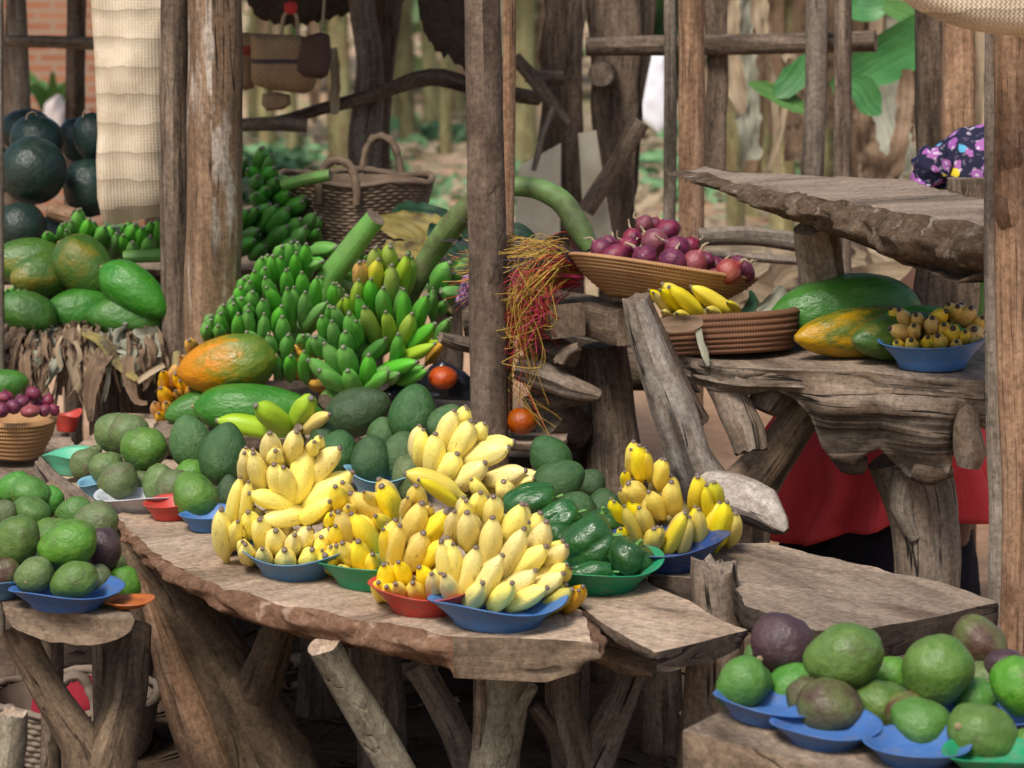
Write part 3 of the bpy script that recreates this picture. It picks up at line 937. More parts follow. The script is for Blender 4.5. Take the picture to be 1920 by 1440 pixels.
# banana plants
def banana_plant(px, Y, h, wpx, seed, label, group, lean=0.0, nl=5, dead=2):
    rn = random.Random(seed)
    g0 = W(px, 300, Y); g0.z = 0.0
    pl = empty("banana_plant", g0, label, "banana plant", group)
    r = wpx * 0.5 * mpp(px, 300, Y)
    mb = MB()
    add_limb(mb, [g0 - Vector((0, 0, 0.05)), g0 + Vector((lean * 0.4, 0, h * 0.5)), g0 + Vector((lean, 0, h))], [r * 1.15, r, r * 0.7], seg=10, step=0.25, rough=0.08, seed=seed)
    mb.build("trunk", [M["stem_bg"]] * 2, pl)
    top = g0 + Vector((lean, 0, h))
    for k in range(nl):
        a = rn.uniform(0, 2 * PI)
        d = Vector((math.cos(a), math.sin(a), 0))
        L = rn.uniform(1.0, 1.7)
        mb = MB()
        ribbon(mb, [top, top + d * L * 0.35 + Vector((0, 0, L * 0.45)), top + d * L * 0.75 + Vector((0, 0, L * 0.35)), top + d * L * 1.1 - Vector((0, 0, L * 0.15))], [0.06, 0.34, 0.38, 0.06], seed=seed * 9 + k, crumple=0.12, cup=0.25, step=0.12, cross=6, tear=0.5, nrm=(0.05, 0.05, 1))
        mb.build("leaf", M["leaf"], pl)
    for k in range(dead):
        a = rn.uniform(0, 2 * PI)
        d = Vector((math.cos(a), math.sin(a), 0))
        L = rn.uniform(0.6, h * 0.8)
        mb = MB()
        ribbon(mb, [top - Vector((0, 0, 0.1)), top + d * (r + 0.06) - Vector((0, 0, L * 0.3)), top + d * (r + 0.05 + rn.random() * 0.1) - Vector((0, 0, L))], [0.05, 0.13, 0.07], seed=seed * 5 + k, crumple=0.5, step=0.08, cross=4, tear=0.6)
        mb.build("dead_leaf", M[("dry_pale", "dry", "dry", "dry_grey")[k % 4]], pl)


BP = [(640, 19, 2.3, 46, "thick yellow-green banana stem behind the big wicker basket"), (505, 24, 2.2, 30, "banana stem seen under the hanging bags"),
      (478, 26, 2.1, 26, "thin banana stem just right of the peeled double post"), (552, 23, 2.0, 24, "banana stem above the far rim of the wicker basket"),
      (735, 27, 2.4, 26, "banana stem right behind the curved trunk post"), (765, 25, 2.3, 30, "second banana stem right of the curved trunk post"),
      (812, 27, 2.5, 30, "banana stem below the bent rail"), (836, 24, 2.3, 22, "leaning banana stem under the ragged thatch flap"),
      (862, 29, 2.4, 30, "pale banana stem left beside the central post"), (985, 22, 2.6, 40, "banana stem between the central post and the wide dark boards"),
      (1215, 26, 2.5, 30, "banana stem behind the hung white cloth"), (1385, 15, 2.4, 34, "banana stem among dry leaves right of the brown boards"),
      (1470, 14, 2.5, 46, "yellow-green banana stem left of the pair of grey posts"), (1420, 18, 2.4, 40, "greyish banana stem behind the hanging dry strips"),
      (1690, 13, 2.5, 60, "banana stem wrapped in dry leaf left of the dark timber"), (1815, 16, 2.5, 50, "banana stem beyond the right edge posts"),
      (300, 24, 2.3, 40, "banana stem hidden behind the palm bag"), (700, 31, 2.5, 30, "most distant banana stem behind the curved trunk post"),
      (1640, 17, 2.4, 45, "banana stem behind the broad green leaf"), (1550, 20, 2.4, 40, "banana stem behind the grey posts")]
for i, (px, Y, h, w, lab) in enumerate(BP):
    banana_plant(px, Y, h, w, i + 3, lab, "banana plants behind the stall", lean=random.uniform(-0.15, 0.15), dead=11 if px > 1300 else 3)

def leafthing(name, label, cat, pp, mat, nrm=None, group=None, **kw):
    mb = MB()
    pts = [W(a, b, Y) for a, b, w, Y in pp]
    wid = [w * mpp(a, b, Y) for a, b, w, Y in pp]
    ribbon(mb, pts, wid, nrm, **kw)
    return tag(mb.build(name, M[mat], origin=pts[0]), label, cat, group)


g = "big banana leaves on the right"
leafthing("banana_leaf", "broad green banana leaf reaching left from the dark timber post", "leaf", [(1560, 168, 20, 10.2), (1600, 148, 76, 10.15), (1660, 112, 92, 10.1), (1730, 72, 96, 10.0), (1800, 40, 80, 10)], "leaf", (0.1, -1, 0.3), g, seed=3, crumple=0.07, cup=0.35, cross=8, step=0.03)
leafthing("banana_leaf", "small torn green leaf pointing left among dry strips", "leaf", [(1505, 205, 16, 8.95), (1475, 186, 40, 8.95), (1432, 166, 30, 8.95), (1404, 155, 6, 8.95)], "leaf_light", (0.1, -1, 0.4), g, seed=4, crumple=0.1, step=0.02)
leafthing("banana_leaf", "green leaf hanging down left of the grey pole", "leaf", [(1520, 100, 14, 8.95), (1490, 145, 55, 8.95), (1465, 170, 40, 8.95), (1450, 182, 8, 8.95)], "leaf", (0.1, -1, 0.4), g, seed=5, crumple=0.12, step=0.02)
leafthing("banana_leaf", "green leaf tip hanging between grey pole and leaf litter", "leaf", [(1590, 150, 20, 8.95), (1615, 165, 55, 8.95), (1632, 195, 55, 8.95), (1650, 215, 8, 8.95)], "leaf", (0.1, -1, 0.2), g, seed=6, crumple=0.12, step=0.02)
leafthing("banana_leaf", "bright leaf behind the round rail end", "leaf", [(1580, -20, 30, 11), (1600, 10, 60, 11), (1640, 15, 50, 11), (1668, 0, 10, 11)], "leaf", (0.1, -1, 0.4), g, seed=8, crumple=0.1, step=0.02)
leafthing("banana_leaf", "light green leaf above the broad banana leaf", "leaf", [(1655, 10, 20, 10.6), (1690, 22, 48, 10.6), (1724, 42, 20, 10.6)], "leaf_light", (0.1, -1, 0.5), g, seed=9, crumple=0.1, step=0.02)
leafthing("banana_leaf", "lowest green leaf scrap left of the grey post", "leaf", [(1460, 185, 10, 8.95), (1490, 195, 34, 8.95), (1530, 215, 10, 8.95)], "leaf_light", (0.1, -1, 0.4), g, seed=10, crumple=0.1, step=0.02)
g = "dry leaves hanging behind the stall"
DL = [("brown curled dry leaf hanging beside the dark timber", [(1700, 130, 20, 9.6), (1698, 180, 34, 9.6), (1690, 250, 30, 9.5), (1675, 310, 44, 9.5), (1665, 360, 30, 9.5)], "dry", 21),
      ("pale grey fan of dry leaf below the broad green leaf", [(1655, 160, 40, 9.9), (1665, 220, 70, 9.9), (1685, 280, 60, 9.8), (1690, 330, 40, 9.8)], "dry_grey", 22),
      ("dark dry leaf hanging under the green leaf tip", [(1625, 150, 40, 10.6), (1630, 240, 60, 10.6), (1640, 340, 60, 10.6)], "dry", 23),
      ("straw-pale dry strip right of the brown boards", [(1375, 0, 26, 9.2), (1372, 90, 34, 9.2), (1380, 160, 40, 9.2), (1392, 215, 16, 9.2)], "dry_pale", 24),
      ("long straw-coloured stem leaning among dry strips", [(1430, -10, 16, 9.6), (1445, 120, 14, 9.6), (1455, 230, 14, 9.6), (1458, 330, 12, 9.6)], "dry_pale", 25),
      ("greyish dry sheath hanging behind the dry strips", [(1405, 90, 30, 10.2), (1402, 190, 44, 10.2), (1408, 300, 40, 10.2)], "dry_grey", 26),
      ("pale loose strip hanging over the long rail", [(1425, -10, 30, 9.0), (1422, 30, 34, 9.0), (1430, 75, 20, 9.0)], "dry_pale", 27),
      ("brown dry leaf bunch left of the grey post", [(1490, 110, 26, 9.8), (1480, 200, 50, 9.8), (1490, 300, 40, 9.8)], "dry", 28),
      ("thin dry strip crossing low by the grey post", [(1440, 320, 10, 9.4), (1465, 240, 12, 9.4), (1478, 150, 12, 9.4)], "dry_pale", 29),
      ("dry leaf hanging above the long rail near the brown boards", [(1395, -10, 40, 9.4), (1398, 40, 46, 9.4), (1392, 75, 30, 9.4)], "dry_grey", 30),
      ("white torn sheath below the long rail", [(1478, 100, 30, 10.0), (1485, 130, 34, 10.0), (1492, 165, 16, 10.0)], "dry_pale", 31),
      ("brown leaf shreds under the rear hanging bags", [(622, 90, 20, 8.8), (630, 150, 22, 8.8), (626, 215, 16, 8.8)], "dry_pale", 32)]
for lab, pp, m, s in DL:
    leafthing("dry_leaf", lab, "dry leaf", pp, m, None, g, seed=s, crumple=0.55, cross=5, step=0.02, tear=0.5)

# heap of dry stalks on the ground behind the right shelf
rn = random.Random(77)
mb = MB()
for k in range(120):
    c = W(rn.uniform(1420, 1860), rn.uniform(470, 600), rn.uniform(8.5, 10.5))
    c.z = max(0.05, c.z)
    an, L = rn.uniform(0, PI), rn.uniform(0.12, 0.35)
    d = Vector((math.cos(an), 0.4 * math.sin(an), rn.uniform(-0.5, 0.5))) * L
    ribbon(mb, [c - d, c + Vector((0, 0, 0.03)), c + d], [0.02, 0.07, 0.015], seed=k, crumple=0.5, cross=3, step=0.07)
hp = tag(mb.build("dry_leaves_heap", M["dry_pale"]), "heap of dry leaves and stalks behind the right shelf", "dry leaves", kind="stuff")
# ---------------------------------------------------------------- posts, rails, boards of the stall
CUT, CUTO = M["cut"], M["cut_old"]


def post(label, pp, mat, cut=None, name="wooden_post", cat="post", group="posts holding up the stall", **kw):
    """pp runs from the top down; the last point is carried to the ground."""
    a, b, w, Y = pp[-1]
    p = W(a, b, Y)
    pts, rad = px_path(pp)
    if p.z > 0.03:
        d = pts[-1] - pts[-2]
        q = p + d * (min(3.0, (p.z + 0.02) / max(1e-3, -d.z)) if d.z < -1e-3 else 0)
        q.z = -0.02
        pts.append(q); rad.append(rad[-1])
    mb = MB()
    add_limb(mb, pts, rad, **kw)
    return tag(mb.build(name, [M[mat], cut or CUTO], origin=pts[-1]), label, cat, group)


TOPY = -90
post("smooth grey-brown central post in front of the green bananas", [(902, TOPY, 66, 6.42), (908, 150, 70, 6.42), (913, 400, 74, 6.42), (918, 820, 72, 6.42)], "post_bark", seg=22, rough=0.035, seed=2)
post("thin split pole right behind the central post", [(955, TOPY, 24, 6.75), (955, 200, 24, 6.75), (953, 460, 22, 6.75)], "post_tan", seg=12, rough=0.06, seed=3)
post("thin darker half of the double post beside the palm bag", [(328, TOPY, 54, 7.2), (328, 300, 54, 7.2), (330, 700, 56, 7.2)], "post", seg=18, rough=0.04, seed=4)
post("thick peeled post with pale patches beside the palm bag", [(402, TOPY, 102, 7.12), (403, 300, 104, 7.12), (398, 640, 106, 7.12)], "post_peeled", seg=24, rough=0.035, seed=5, lobes=0.02)
post("leaning grey post at far left behind the watermelons", [(28, TOPY, 34, 9.6), (36, 100, 36, 9.6), (44, 260, 34, 9.6)], "post_grey", seg=14, rough=0.05, seed=6)
post("brown post left of the palm bag", [(146, TOPY, 36, 9.5), (142, 120, 36, 9.5), (140, 280, 38, 9.5)], "post", seg=14, rough=0.05, seed=7)
post("grey post just showing at the left picture edge beside the watermelons", [(-4, TOPY, 20, 7.05), (-4, 300, 22, 7.05), (-3, 560, 22, 7.05)], "post_grey", seg=14, rough=0.05, seed=160)
post("curved smooth trunk post behind the wicker basket", [(668, TOPY, 44, 9.0), (680, 20, 48, 9.0), (694, 120, 52, 9.0), (688, 220, 60, 9.0), (684, 320, 62, 9.0)], "post_grey", seg=16, rough=0.06, seed=8)
post("dark trunk post leaning behind the curved post", [(735, TOPY, 60, 9.25), (722, 60, 54, 9.25), (714, 160, 44, 9.25), (708, 300, 46, 9.25)], "post_dark", seg=14, rough=0.08, seed=9)
post("slim pale pole left of the brown pole behind the onions", [(1256, TOPY, 24, 7.9), (1257, 200, 25, 7.9), (1255, 440, 24, 7.9)], "post_grey", seg=14, rough=0.05, seed=10)
post("straight brown pole right of the slim pale pole", [(1296, TOPY, 48, 7.7), (1297, 200, 50, 7.7), (1296, 470, 48, 7.7)], "post_tan", seg=16, rough=0.04, seed=11)
post("pale grey pole crossing the long rail", [(1533, TOPY, 42, 8.3), (1530, 150, 42, 8.3), (1523, 340, 42, 8.3)], "post_grey", seg=14, rough=0.05, seed=12)
post("brown-mauve pole right of the pale grey pole", [(1581, TOPY, 32, 8.1), (1580, 200, 34, 8.1), (1578, 520, 36, 8.1)], "post", seg=14, rough=0.03, seed=13)

# squared timbers -------------------------------------------------------------


def timber(label, quad, th, mat, name="board", cat="board", group=None, seed=0, jit=0.003, cut=None):
    """A sawn board standing upright: quad = [(px, py, Y)] clockwise from top left, th = thickness in metres (away from the viewer)."""
    f = [W(a, b, Y) for a, b, Y in quad]
    mb = MB()
    NU, NV = 10, 26
    nrm = (f[1] - f[0]).cross(f[3] - f[0]).normalized()
    if nrm.y < 0: nrm = -nrm
    sv = Vector((seed * 3.1, seed, 0))
    H, Wd = (f[3] - f[0]).length, (f[1] - f[0]).length
    G_ = {}
    for s in (0, 1):
        for i in range(NU + 1):
            for j in range(NV + 1):
                u, v = i / NU, j / NV
                p = (f[0].lerp(f[1], u)).lerp(f[3].lerp(f[2], u), v) + nrm * th * s
                e = abs(u - 0.5) * 2
                p += (f[1] - f[0]).normalized() * (jit * noise.noise(p * 7 + sv) * (1 + 2 * (e > 0.9)))
                p += nrm * (jit * 0.8 * noise.noise(p * 11 + sv)) * (1 if s else -1)
                if e > 0.98: p += nrm * (th * 0.12) * (1 - 2 * s)
                G_[s, i, j] = mb.vert(p)
    uv = lambda s, i, j: (i / NU * Wd + s * 0.5, j / NV * H)
    for i in range(NU):
        for j in range(NV):
            q = [(0, i, j), (0, i + 1, j), (0, i + 1, j + 1), (0, i, j + 1)]
            mb.face([G_[k] for k in q][::-1], [uv(*k) for k in q][::-1])
            q = [(1, i, j), (1, i + 1, j), (1, i + 1, j + 1), (1, i, j + 1)]
            mb.face([G_[k] for k in q], [uv(*k) for k in q])
    for j in range(NV):
        for i, fl in ((0, 0), (NU, 1)):
            q = [G_[0, i, j], G_[0, i, j + 1], G_[1, i, j + 1], G_[1, i, j]]
            t = [(0, j / NV * H), (0, (j + 1) / NV * H), (th, (j + 1) / NV * H), (th, j / NV * H)]
            mb.face(q if fl else q[::-1], t if fl else t[::-1], 0, True)
    for i in range(NU):
        for j, fl in ((0, 1), (NV, 0)):
            q = [G_[0, i, j], G_[0, i + 1, j], G_[1, i + 1, j], G_[1, i, j]]
            t = [(i * .02, 0), (i * .02 + .02, 0), (i * .02 + .02, th), (i * .02, th)]
            mb.face(q if fl else q[::-1], t if fl else t[::-1], 1, False)
    return tag(mb.build(name, [M[mat], cut or CUTO], origin=(f[3] + f[2]) / 2), label, cat, group)


gb = "rough boards at the back of the stall"
timber("wide dark upright board behind the diagonal braces", [(1098, TOPY, 8.9), (1202, TOPY, 8.9), (1182, 940, 8.9), (1140, 940, 8.9)], 0.06, "post_dark", group=gb, seed=1, jit=0.005)
timber("narrow dark board right of the wide dark board", [(1206, TOPY, 9.0), (1240, TOPY, 9.0), (1131, 929, 9.0), (1097, 929, 9.0)], 0.05, "post_dark", group=gb, seed=2, jit=0.005)
timber("leaning dark plank left of the wide dark board", [(1022, TOPY, 9.2), (1105, TOPY, 9.2), (1050, 906, 9.2), (985, 906, 9.2)], 0.05, "post_dark", group=gb, seed=3, jit=0.007)
timber("dark brown board right of the straight brown pole", [(1325, TOPY, 8.5), (1366, TOPY, 8.5), (1362, 330, 8.5), (1322, 330, 8.5)], 0.05, "post_dark", group=gb, seed=4, jit=0.005)
timber("nearly black squared timber right of the banana leaves", [(1724, TOPY, 7.5), (1772, TOPY, 7.5), (1768, 1134, 7.5), (1722, 1134, 7.5)], 0.08, "post_dark", name="squared_post", cat="post", group=gb, seed=5)
timber("orange-brown split timber left of the right front post", [(1772, TOPY, 7.3), (1832, TOPY, 7.3), (1830, 1168, 7.3), (1768, 1168, 7.3)], 0.08, "post_tan", name="squared_post", cat="post", group=gb, seed=6)
timber("brown plank standing behind the mottled papayas", [(1722, 440, 6.5), (1850, 440, 6.5), (1850, 660, 6.5), (1722, 660, 6.5)], 0.05, "post_dark", group=gb, seed=7, jit=0.008)
timber("weathered board behind the floral headscarf", [(1780, 335, 6.5), (1900, 335, 6.5), (1900, 385, 6.5), (1780, 385, 6.5)], 0.04, "post", group=gb, seed=8)
timber("upright brown timber between the braces and the standing mats", [(1060, TOPY, 8.75), (1090, TOPY, 8.75), (1104, 958, 8.75), (1064, 958, 8.75)], 0.06, "post_dark", name="squared_post", cat="post", group=gb, seed=9)


def rail(label, pp, mat, cat="rail", name="wooden_rail", cut=None, **kw):
    p, r = px_path(pp)
    mb = MB()
    add_limb(mb, p, r, **kw)
    return tag(mb.build(name, [M[mat], cut or CUTO], origin=p[0]), label, cat, "rails and braces of the stall")


rail("straight rail across the far left posts", [(-60, 76, 22, 9.4), (90, 78, 24, 9.4), (230, 84, 24, 9.35)], "post_grey", seg=12, rough=0.06, seed=20)
rail("bent branch rail rising behind the wicker basket", [(440, 232, 20, 8.9), (520, 228, 22, 8.9), (600, 205, 24, 8.9), (700, 178, 26, 8.85), (780, 150, 32, 8.8), (830, 146, 34, 8.8), (900, 165, 32, 8.8), (1010, 185, 26, 8.9)], "post_dark", seg=14, rough=0.07, seed=21)
rail("short lower rail under the hanging bags", [(440, 236, 24, 8.7), (510, 232, 26, 8.7), (576, 236, 26, 8.7)], "post", seg=12, rough=0.1, seed=22)
rail("long thick rail with a round sawn end", [(1100, 88, 36, 8.55), (1250, 85, 38, 8.5), (1400, 83, 38, 8.45), (1540, 80, 38, 8.4), (1642, 77, 40, 8.35)], "post", seg=20, rough=0.04, seed=23, cut=M["cut_old"])
rail("short log end poking out under the long rail", [(1126, 138, 48, 8.5), (1134, 140, 48, 8.9)], "post_dark", seg=16, rough=0.06, seed=24)
rail("diagonal brace running down right to the standing mats", [(965, 108, 26, 8.7), (1010, 160, 28, 8.68), (1062, 235, 28, 8.66)], "post_dark", seg=12, rough=0.08, seed=25)
rail("diagonal brace with a pale sawn top by the white cloth", [(1202, 228, 34, 8.6), (1160, 300, 34, 8.6), (1098, 396, 32, 8.6)], "post", seg=12, rough=0.06, seed=26, cut=CUT)
rail("short crosspiece behind the diagonal brace", [(985, 142, 26, 8.95), (1020, 146, 28, 8.95), (1056, 146, 26, 8.95)], "post", seg=12, rough=0.08, seed=27)
rail("thin grey stick leaning on the standing mats", [(1040, 200, 14, 8.5), (1020, 250, 14, 8.5), (1000, 320, 10, 8.5)], "post_grey", seg=10, rough=0.08, seed=28)
rail("pale log rail behind the red onions", [(1310, 445, 34, 7.2), (1400, 442, 36, 7.2), (1500, 455, 36, 7.2)], "post_grey", seg=14, rough=0.07, seed=29)
rail("thin pale rail under the log rail", [(1310, 474, 14, 7.4), (1400, 482, 16, 7.4), (1500, 490, 16, 7.4)], "post_grey", seg=10, rough=0.1, seed=30)

# thatched roof: above the frame, its ragged rear flaps hang into view
rf = empty("thatched_roof", W(500, -150, 6.3), "ragged dark thatch whose flaps hang over the back of the stall", "roof")
mb = MB()
o = [Vector((-2.4, 7.3, 2.25)), Vector((0.0, 7.3, 2.25)), Vector((0.0, 9.5, 2.05)), Vector((-1.9, 9.5, 2.05))]
NU = 30
gr = {}
for s in (0, 1):
    for i in range(NU + 1):
        for j in range(NU + 1):
            p = o[0].lerp(o[1], i / NU).lerp(o[3].lerp(o[2], i / NU), j / NU)
            p.z += s * 0.12 + 0.05 * noise.noise(p * 3 + Vector((0, 0, s * 5)))
            gr[s, i, j] = mb.vert(p)
for i in range(NU):
    for j in range(NU):
        mb.face([gr[0, i, j], gr[0, i, j + 1], gr[0, i + 1, j + 1], gr[0, i + 1, j]])
        mb.face([gr[1, i, j], gr[1, i + 1, j], gr[1, i + 1, j + 1], gr[1, i, j + 1]])
for k in range(NU):
    for a, b in (((k, 0), (k + 1, 0)), ((k + 1, NU), (k, NU)), ((0, k + 1), (0, k)), ((NU, k), (NU, k + 1))):
        mb.face([gr[0, a[0], a[1]], gr[0, b[0], b[1]], gr[1, b[0], b[1]], gr[1, a[0], a[1]]])
mb.build("thatch_cover", M["thatch"], rf)


def flap(pp, Y, th, seed):
    """A ragged hanging flap, its lower rim given in photo points, its top under the roof."""
    mb = MB()
    low = resample([W(a, b, Y) for a, b in pp], 0.012, False)
    n = len(low)
    rows = []
    for i, p in enumerate(low):
        p = p + Vector((0, 0, 0.018 * noise.noise(Vector((i * 0.9, seed, 0))) - 0.012 * (i % 3 == 0)))
        top = Vector((p.x, p.y, 2.12))
        f, b = [], []
        for j in range(9):
            q = top.lerp(p, j / 8)
            bul = 0.03 * noise.noise(q * 6 + Vector((seed, 0, 0)))
            f.append(mb.vert(q + Vector((0, -th / 2 * (1 - j / 9) + bul, 0)))); b.append(mb.vert(q + Vector((0, th / 2 * (1 - j / 9) + bul, 0))))
        rows.append((f, b))
    for i in range(n - 1):
        for j in range(8):
            mb.face([rows[i][0][j], rows[i][0][j + 1], rows[i + 1][0][j + 1], rows[i + 1][0][j]])
            mb.face([rows[i + 1][1][j], rows[i + 1][1][j + 1], rows[i][1][j + 1], rows[i][1][j]])
        mb.face([rows[i][0][8], rows[i][1][8], rows[i + 1][1][8], rows[i + 1][0][8]])
    return mb


flap([(778, -60), (785, 20), (796, 60), (820, 96), (846, 108), (872, 128), (900, 140), (930, 60), (940, -60)], 8.7, 0.08, 3).build("thatch_flap", M["thatch"], rf)
flap([(455, -60), (462, 0), (480, 30), (520, 44), (560, 46), (610, 34), (655, 24), (668, -60)], 9.1, 0.10, 5).build("thatch_flap", M["thatch"], rf)
flap([(700, -60), (702, 20), (716, 62), (730, 30), (752, 10), (765, -10), (778, -60)], 9.4, 0.06, 7).build("thatch_flap", M["thatch"], rf)

# right front post -----------------------------------------------------------
rp = empty("wooden_post", (W(1890, 1000, 5.42).x, 5.42, 0), "stout split post with two knots at the right edge, orange above and grey below", "post", "posts holding up the stall")
mb = MB()
pts, rad = px_path([(1897, TOPY, 66, 5.25), (1898, 300, 70, 5.25), (1898, 560, 62, 5.25), (1902, 760, 60, 5.25), (1906, 1000, 56, 5.25)])
pts.append(Vector((pts[-1].x, 5.25, -0.02))); rad.append(rad[-1])
add_limb(mb, pts, rad, seg=24, rough=0.04, seed=31, lobes=0.03)
mb.build("heartwood", [M["post_tan"], CUTO], rp)
mb = MB()
pts, rad = px_path([(1864, TOPY, 34, 5.27), (1862, 400, 34, 5.27), (1866, 800, 36, 5.27), (1876, 1040, 44, 5.27)])
pts.append(Vector((pts[-1].x, 5.27, -0.02))); rad.append(rad[-1])
add_limb(mb, pts, rad, seg=16, rough=0.05, seed=32)
mb.build("sapwood_strip", [M["post_grey"], CUTO], rp)
for a, b, w in ((1896, 292, 46), (1890, 400, 50)):
    mb = MB()
    pts, rad = px_path([(a + 3, b + 60, w * 0.3, 5.25), (a + 4, b + 30, w * 0.8, 5.240), (a, b, w * 1.0, 5.234), (a - 4, b - 30, w * 0.75, 5.240), (a - 2, b - 56, w * 0.3, 5.25)])
    add_limb(mb, pts, rad, seg=20, step=0.008, rough=0.10, seed=b, lobes=0.05)
    mb.build("knot", [M["post_tan"], CUTO], rp)

# ---------------------------------------------------------------- tables
ZT = 0.60
SIDES = [M["slab_top"], M["bark_red"], M["slab_end"]]


def P2(lst, z):
    return [G(a, b, z) for a, b in lst]


# the main slab table
mt_out = [(222, 966), (250, 1000), (300, 1036), (350, 1072), (430, 1104), (520, 1130), (640, 1152), (760, 1176), (850, 1192), (1112, 1204), (1100, 1165), (1055, 1090), (1000, 1015), (900, 978), (700, 958), (500, 942), (350, 938), (270, 944)]
mt = empty("slab_table", (-0.4, 5.35, 0), "thick live-edged slab table in front carrying the plates of yellow bananas", "table")
thf = lambda p: 0.035 + 0.045 * min(1, max(0, (5.62 - p.y) / 0.6)) * (1 - 0.75 * min(1, max(0, (p.x - 0.06) / 0.09)))
slab_mb(P2(mt_out, ZT), thf, jit=0.012, inset=0.05, seed=3, grain=-0.95, end_mi=(8,), layers=12, belly=0.7).build("table_top", SIDES, mt)


def leg(parent, pp, mat, name="leg", ground=True, cut=None, **kw):
    pts, rad = px_path(pp)
    if ground and pts[-1].z > 0:
        d = pts[-1] - pts[-2]
        q = pts[-1] + d * ((pts[-1].z + 0.02) / max(0.02, -d.z))
        pts.append(q); rad.append(rad[-1])
    mb = MB()
    add_limb(mb, pts, rad, **kw)
    return mb.build(name, [M[mat], cut or CUTO], parent)


leg(mt, [(232, 1000, 50, 5.82), (262, 1050, 84, 5.80), (325, 1130, 125, 5.76), (405, 1240, 148, 5.72), (462, 1340, 152, 5.68), (510, 1450, 165, 5.64)], "bark_leg", seg=28, rough=0.12, seed=40, jag=0.6, lobes=0.05)
leg(mt, [(262, 1075, 16, 5.74), (290, 1150, 40, 5.70), (322, 1250, 66, 5.66), (358, 1350, 84, 5.62), (396, 1460, 96, 5.58)], "post_tan", name="split_face", seg=18, rough=0.06, seed=41)
leg(mt, [(530, 1165, 70, 5.6), (505, 1235, 78, 5.62), (480, 1310, 90, 5.66), (470, 1380, 100, 5.68)], "bark_leg", seg=18, rough=0.14, seed=42)
leg(mt, [(700, 1200, 90, 5.75), (712, 1300, 92, 5.75), (715, 1420, 95, 5.75)], "post", seg=16, rough=0.07, seed=45)
leg(mt, [(780, 1245, 58, 5.28), (815, 1300, 54, 5.28), (852, 1370, 54, 5.28), (880, 1450, 62, 5.28)], "post_grey", seg=16, rough=0.11, seed=46)
leg(mt, [(948, 1262, 88, 5.02), (945, 1330, 86, 5.02), (932, 1400, 90, 5.02), (925, 1480, 98, 5.02)], "bark_green", seg=20, rough=0.07, seed=47)
leg(mt, [(900, 1262, 26, 5.0), (901, 1330, 27, 5.0), (898, 1400, 26, 5.0)], "drift", name="splint", ground=False, seg=10, rough=0.1, seed=48)
leg(mt, [(1000, 1287, 20, 4.96), (985, 1312, 22, 4.97), (966, 1345, 24, 4.99)], "bark_green", name="twig_stub", ground=False, seg=12, rough=0.08, seed=49, cut=CUT)
leg(mt, [(1052, 1255, 52, 5.22), (1056, 1320, 62, 5.22), (1075, 1400, 86, 5.22), (1092, 1480, 110, 5.22)], "drift", seg=20, rough=0.09, seed=50, lobes=0.06)
leg(mt, [(1195, 1235, 56, 5.28), (1165, 1310, 58, 5.26), (1128, 1385, 74, 5.24), (1100, 1450, 90, 5.22)], "drift", name="fork_arm", ground=False, seg=18, rough=0.1, seed=51, lobes=0.05)
leg(mt, [(1000, 1325, 22, 5.2), (1032, 1365, 34, 5.2), (1068, 1425, 46, 5.2)], "drift", name="fork_arm", ground=False, seg=14, rough=0.1, seed=52)

# the back table behind it
bt = empty("slab_table", (-0.3, 6.3, 0), "low plank table behind the front slab carrying mangoes and avocados", "table")
slab_mb(P2([(120, 905), (215, 958), (350, 930), (500, 934), (700, 950), (900, 970), (1010, 1008), (1062, 1080), (1140, 1050), (1180, 990), (1130, 930), (1000, 880), (870, 858), (620, 842), (330, 828), (160, 845)], ZT - 0.012), 0.05, jit=0.01, seed=5, grain=0.3).build("table_top", [M["slab_top"], M["bark_dark"], M["slab_end"]], bt)
leg(bt, [(620, 905, 90, 6.3), (615, 1000, 90, 6.3), (612, 1100, 94, 6.3)], "post_dark", seg=14, seed=53)
leg(bt, [(1060, 960, 80, 6.0), (1062, 1100, 80, 6.0)], "post_dark", seg=14, seed=54)
leg(bt, [(250, 900, 80, 6.4), (250, 1100, 80, 6.4)], "post_dark", seg=14, seed=55)

# plank to the right of the slab
pk = empty("slab_table", (0.2, 5.15, 0), "thin plank table under the green plate of peppers", "table")
pa_, pb_ = G(1228, 1224, ZT), G(1402, 1182, ZT)
def thp(p):
    u = (p - pa_).dot(pb_ - pa_) / (pb_ - pa_).length_squared
    return 0.012 + 0.030 * math.sqrt(max(0, 1 - (2 * u - 1) ** 2))
slab_mb(P2([(1078, 1130), (1150, 1180), (1228, 1224), (1402, 1182), (1368, 1170), (1330, 1150), (1285, 1122), (1222, 1098), (1190, 1060), (1110, 1062), (1070, 1090)], ZT), thp, jit=0.006, inset=0.012, seed=7, grain=0.9, end_mi=(2,)).build("table_top", [M["slab_top"], M["bark_dark"], M["slab_end_dark"]], pk)
leg(pk, [(1115, 1222, 34, 5.06), (1165, 1240, 44, 5.05), (1226, 1255, 38, 5.04)], "drift", name="cross_log", ground=False, seg=18, rough=0.22, seed=56, jag=0.8)
leg(pk, [(1322, 1205, 70, 5.1), (1318, 1300, 72, 5.1), (1310, 1400, 76, 5.1)], "post_dark", seg=14, seed=57)
leg(pk, [(1240, 1250, 78, 6.0), (1238, 1330, 82, 6.0), (1242, 1425, 84, 6.0)], "post_dark", seg=14, seed=58)

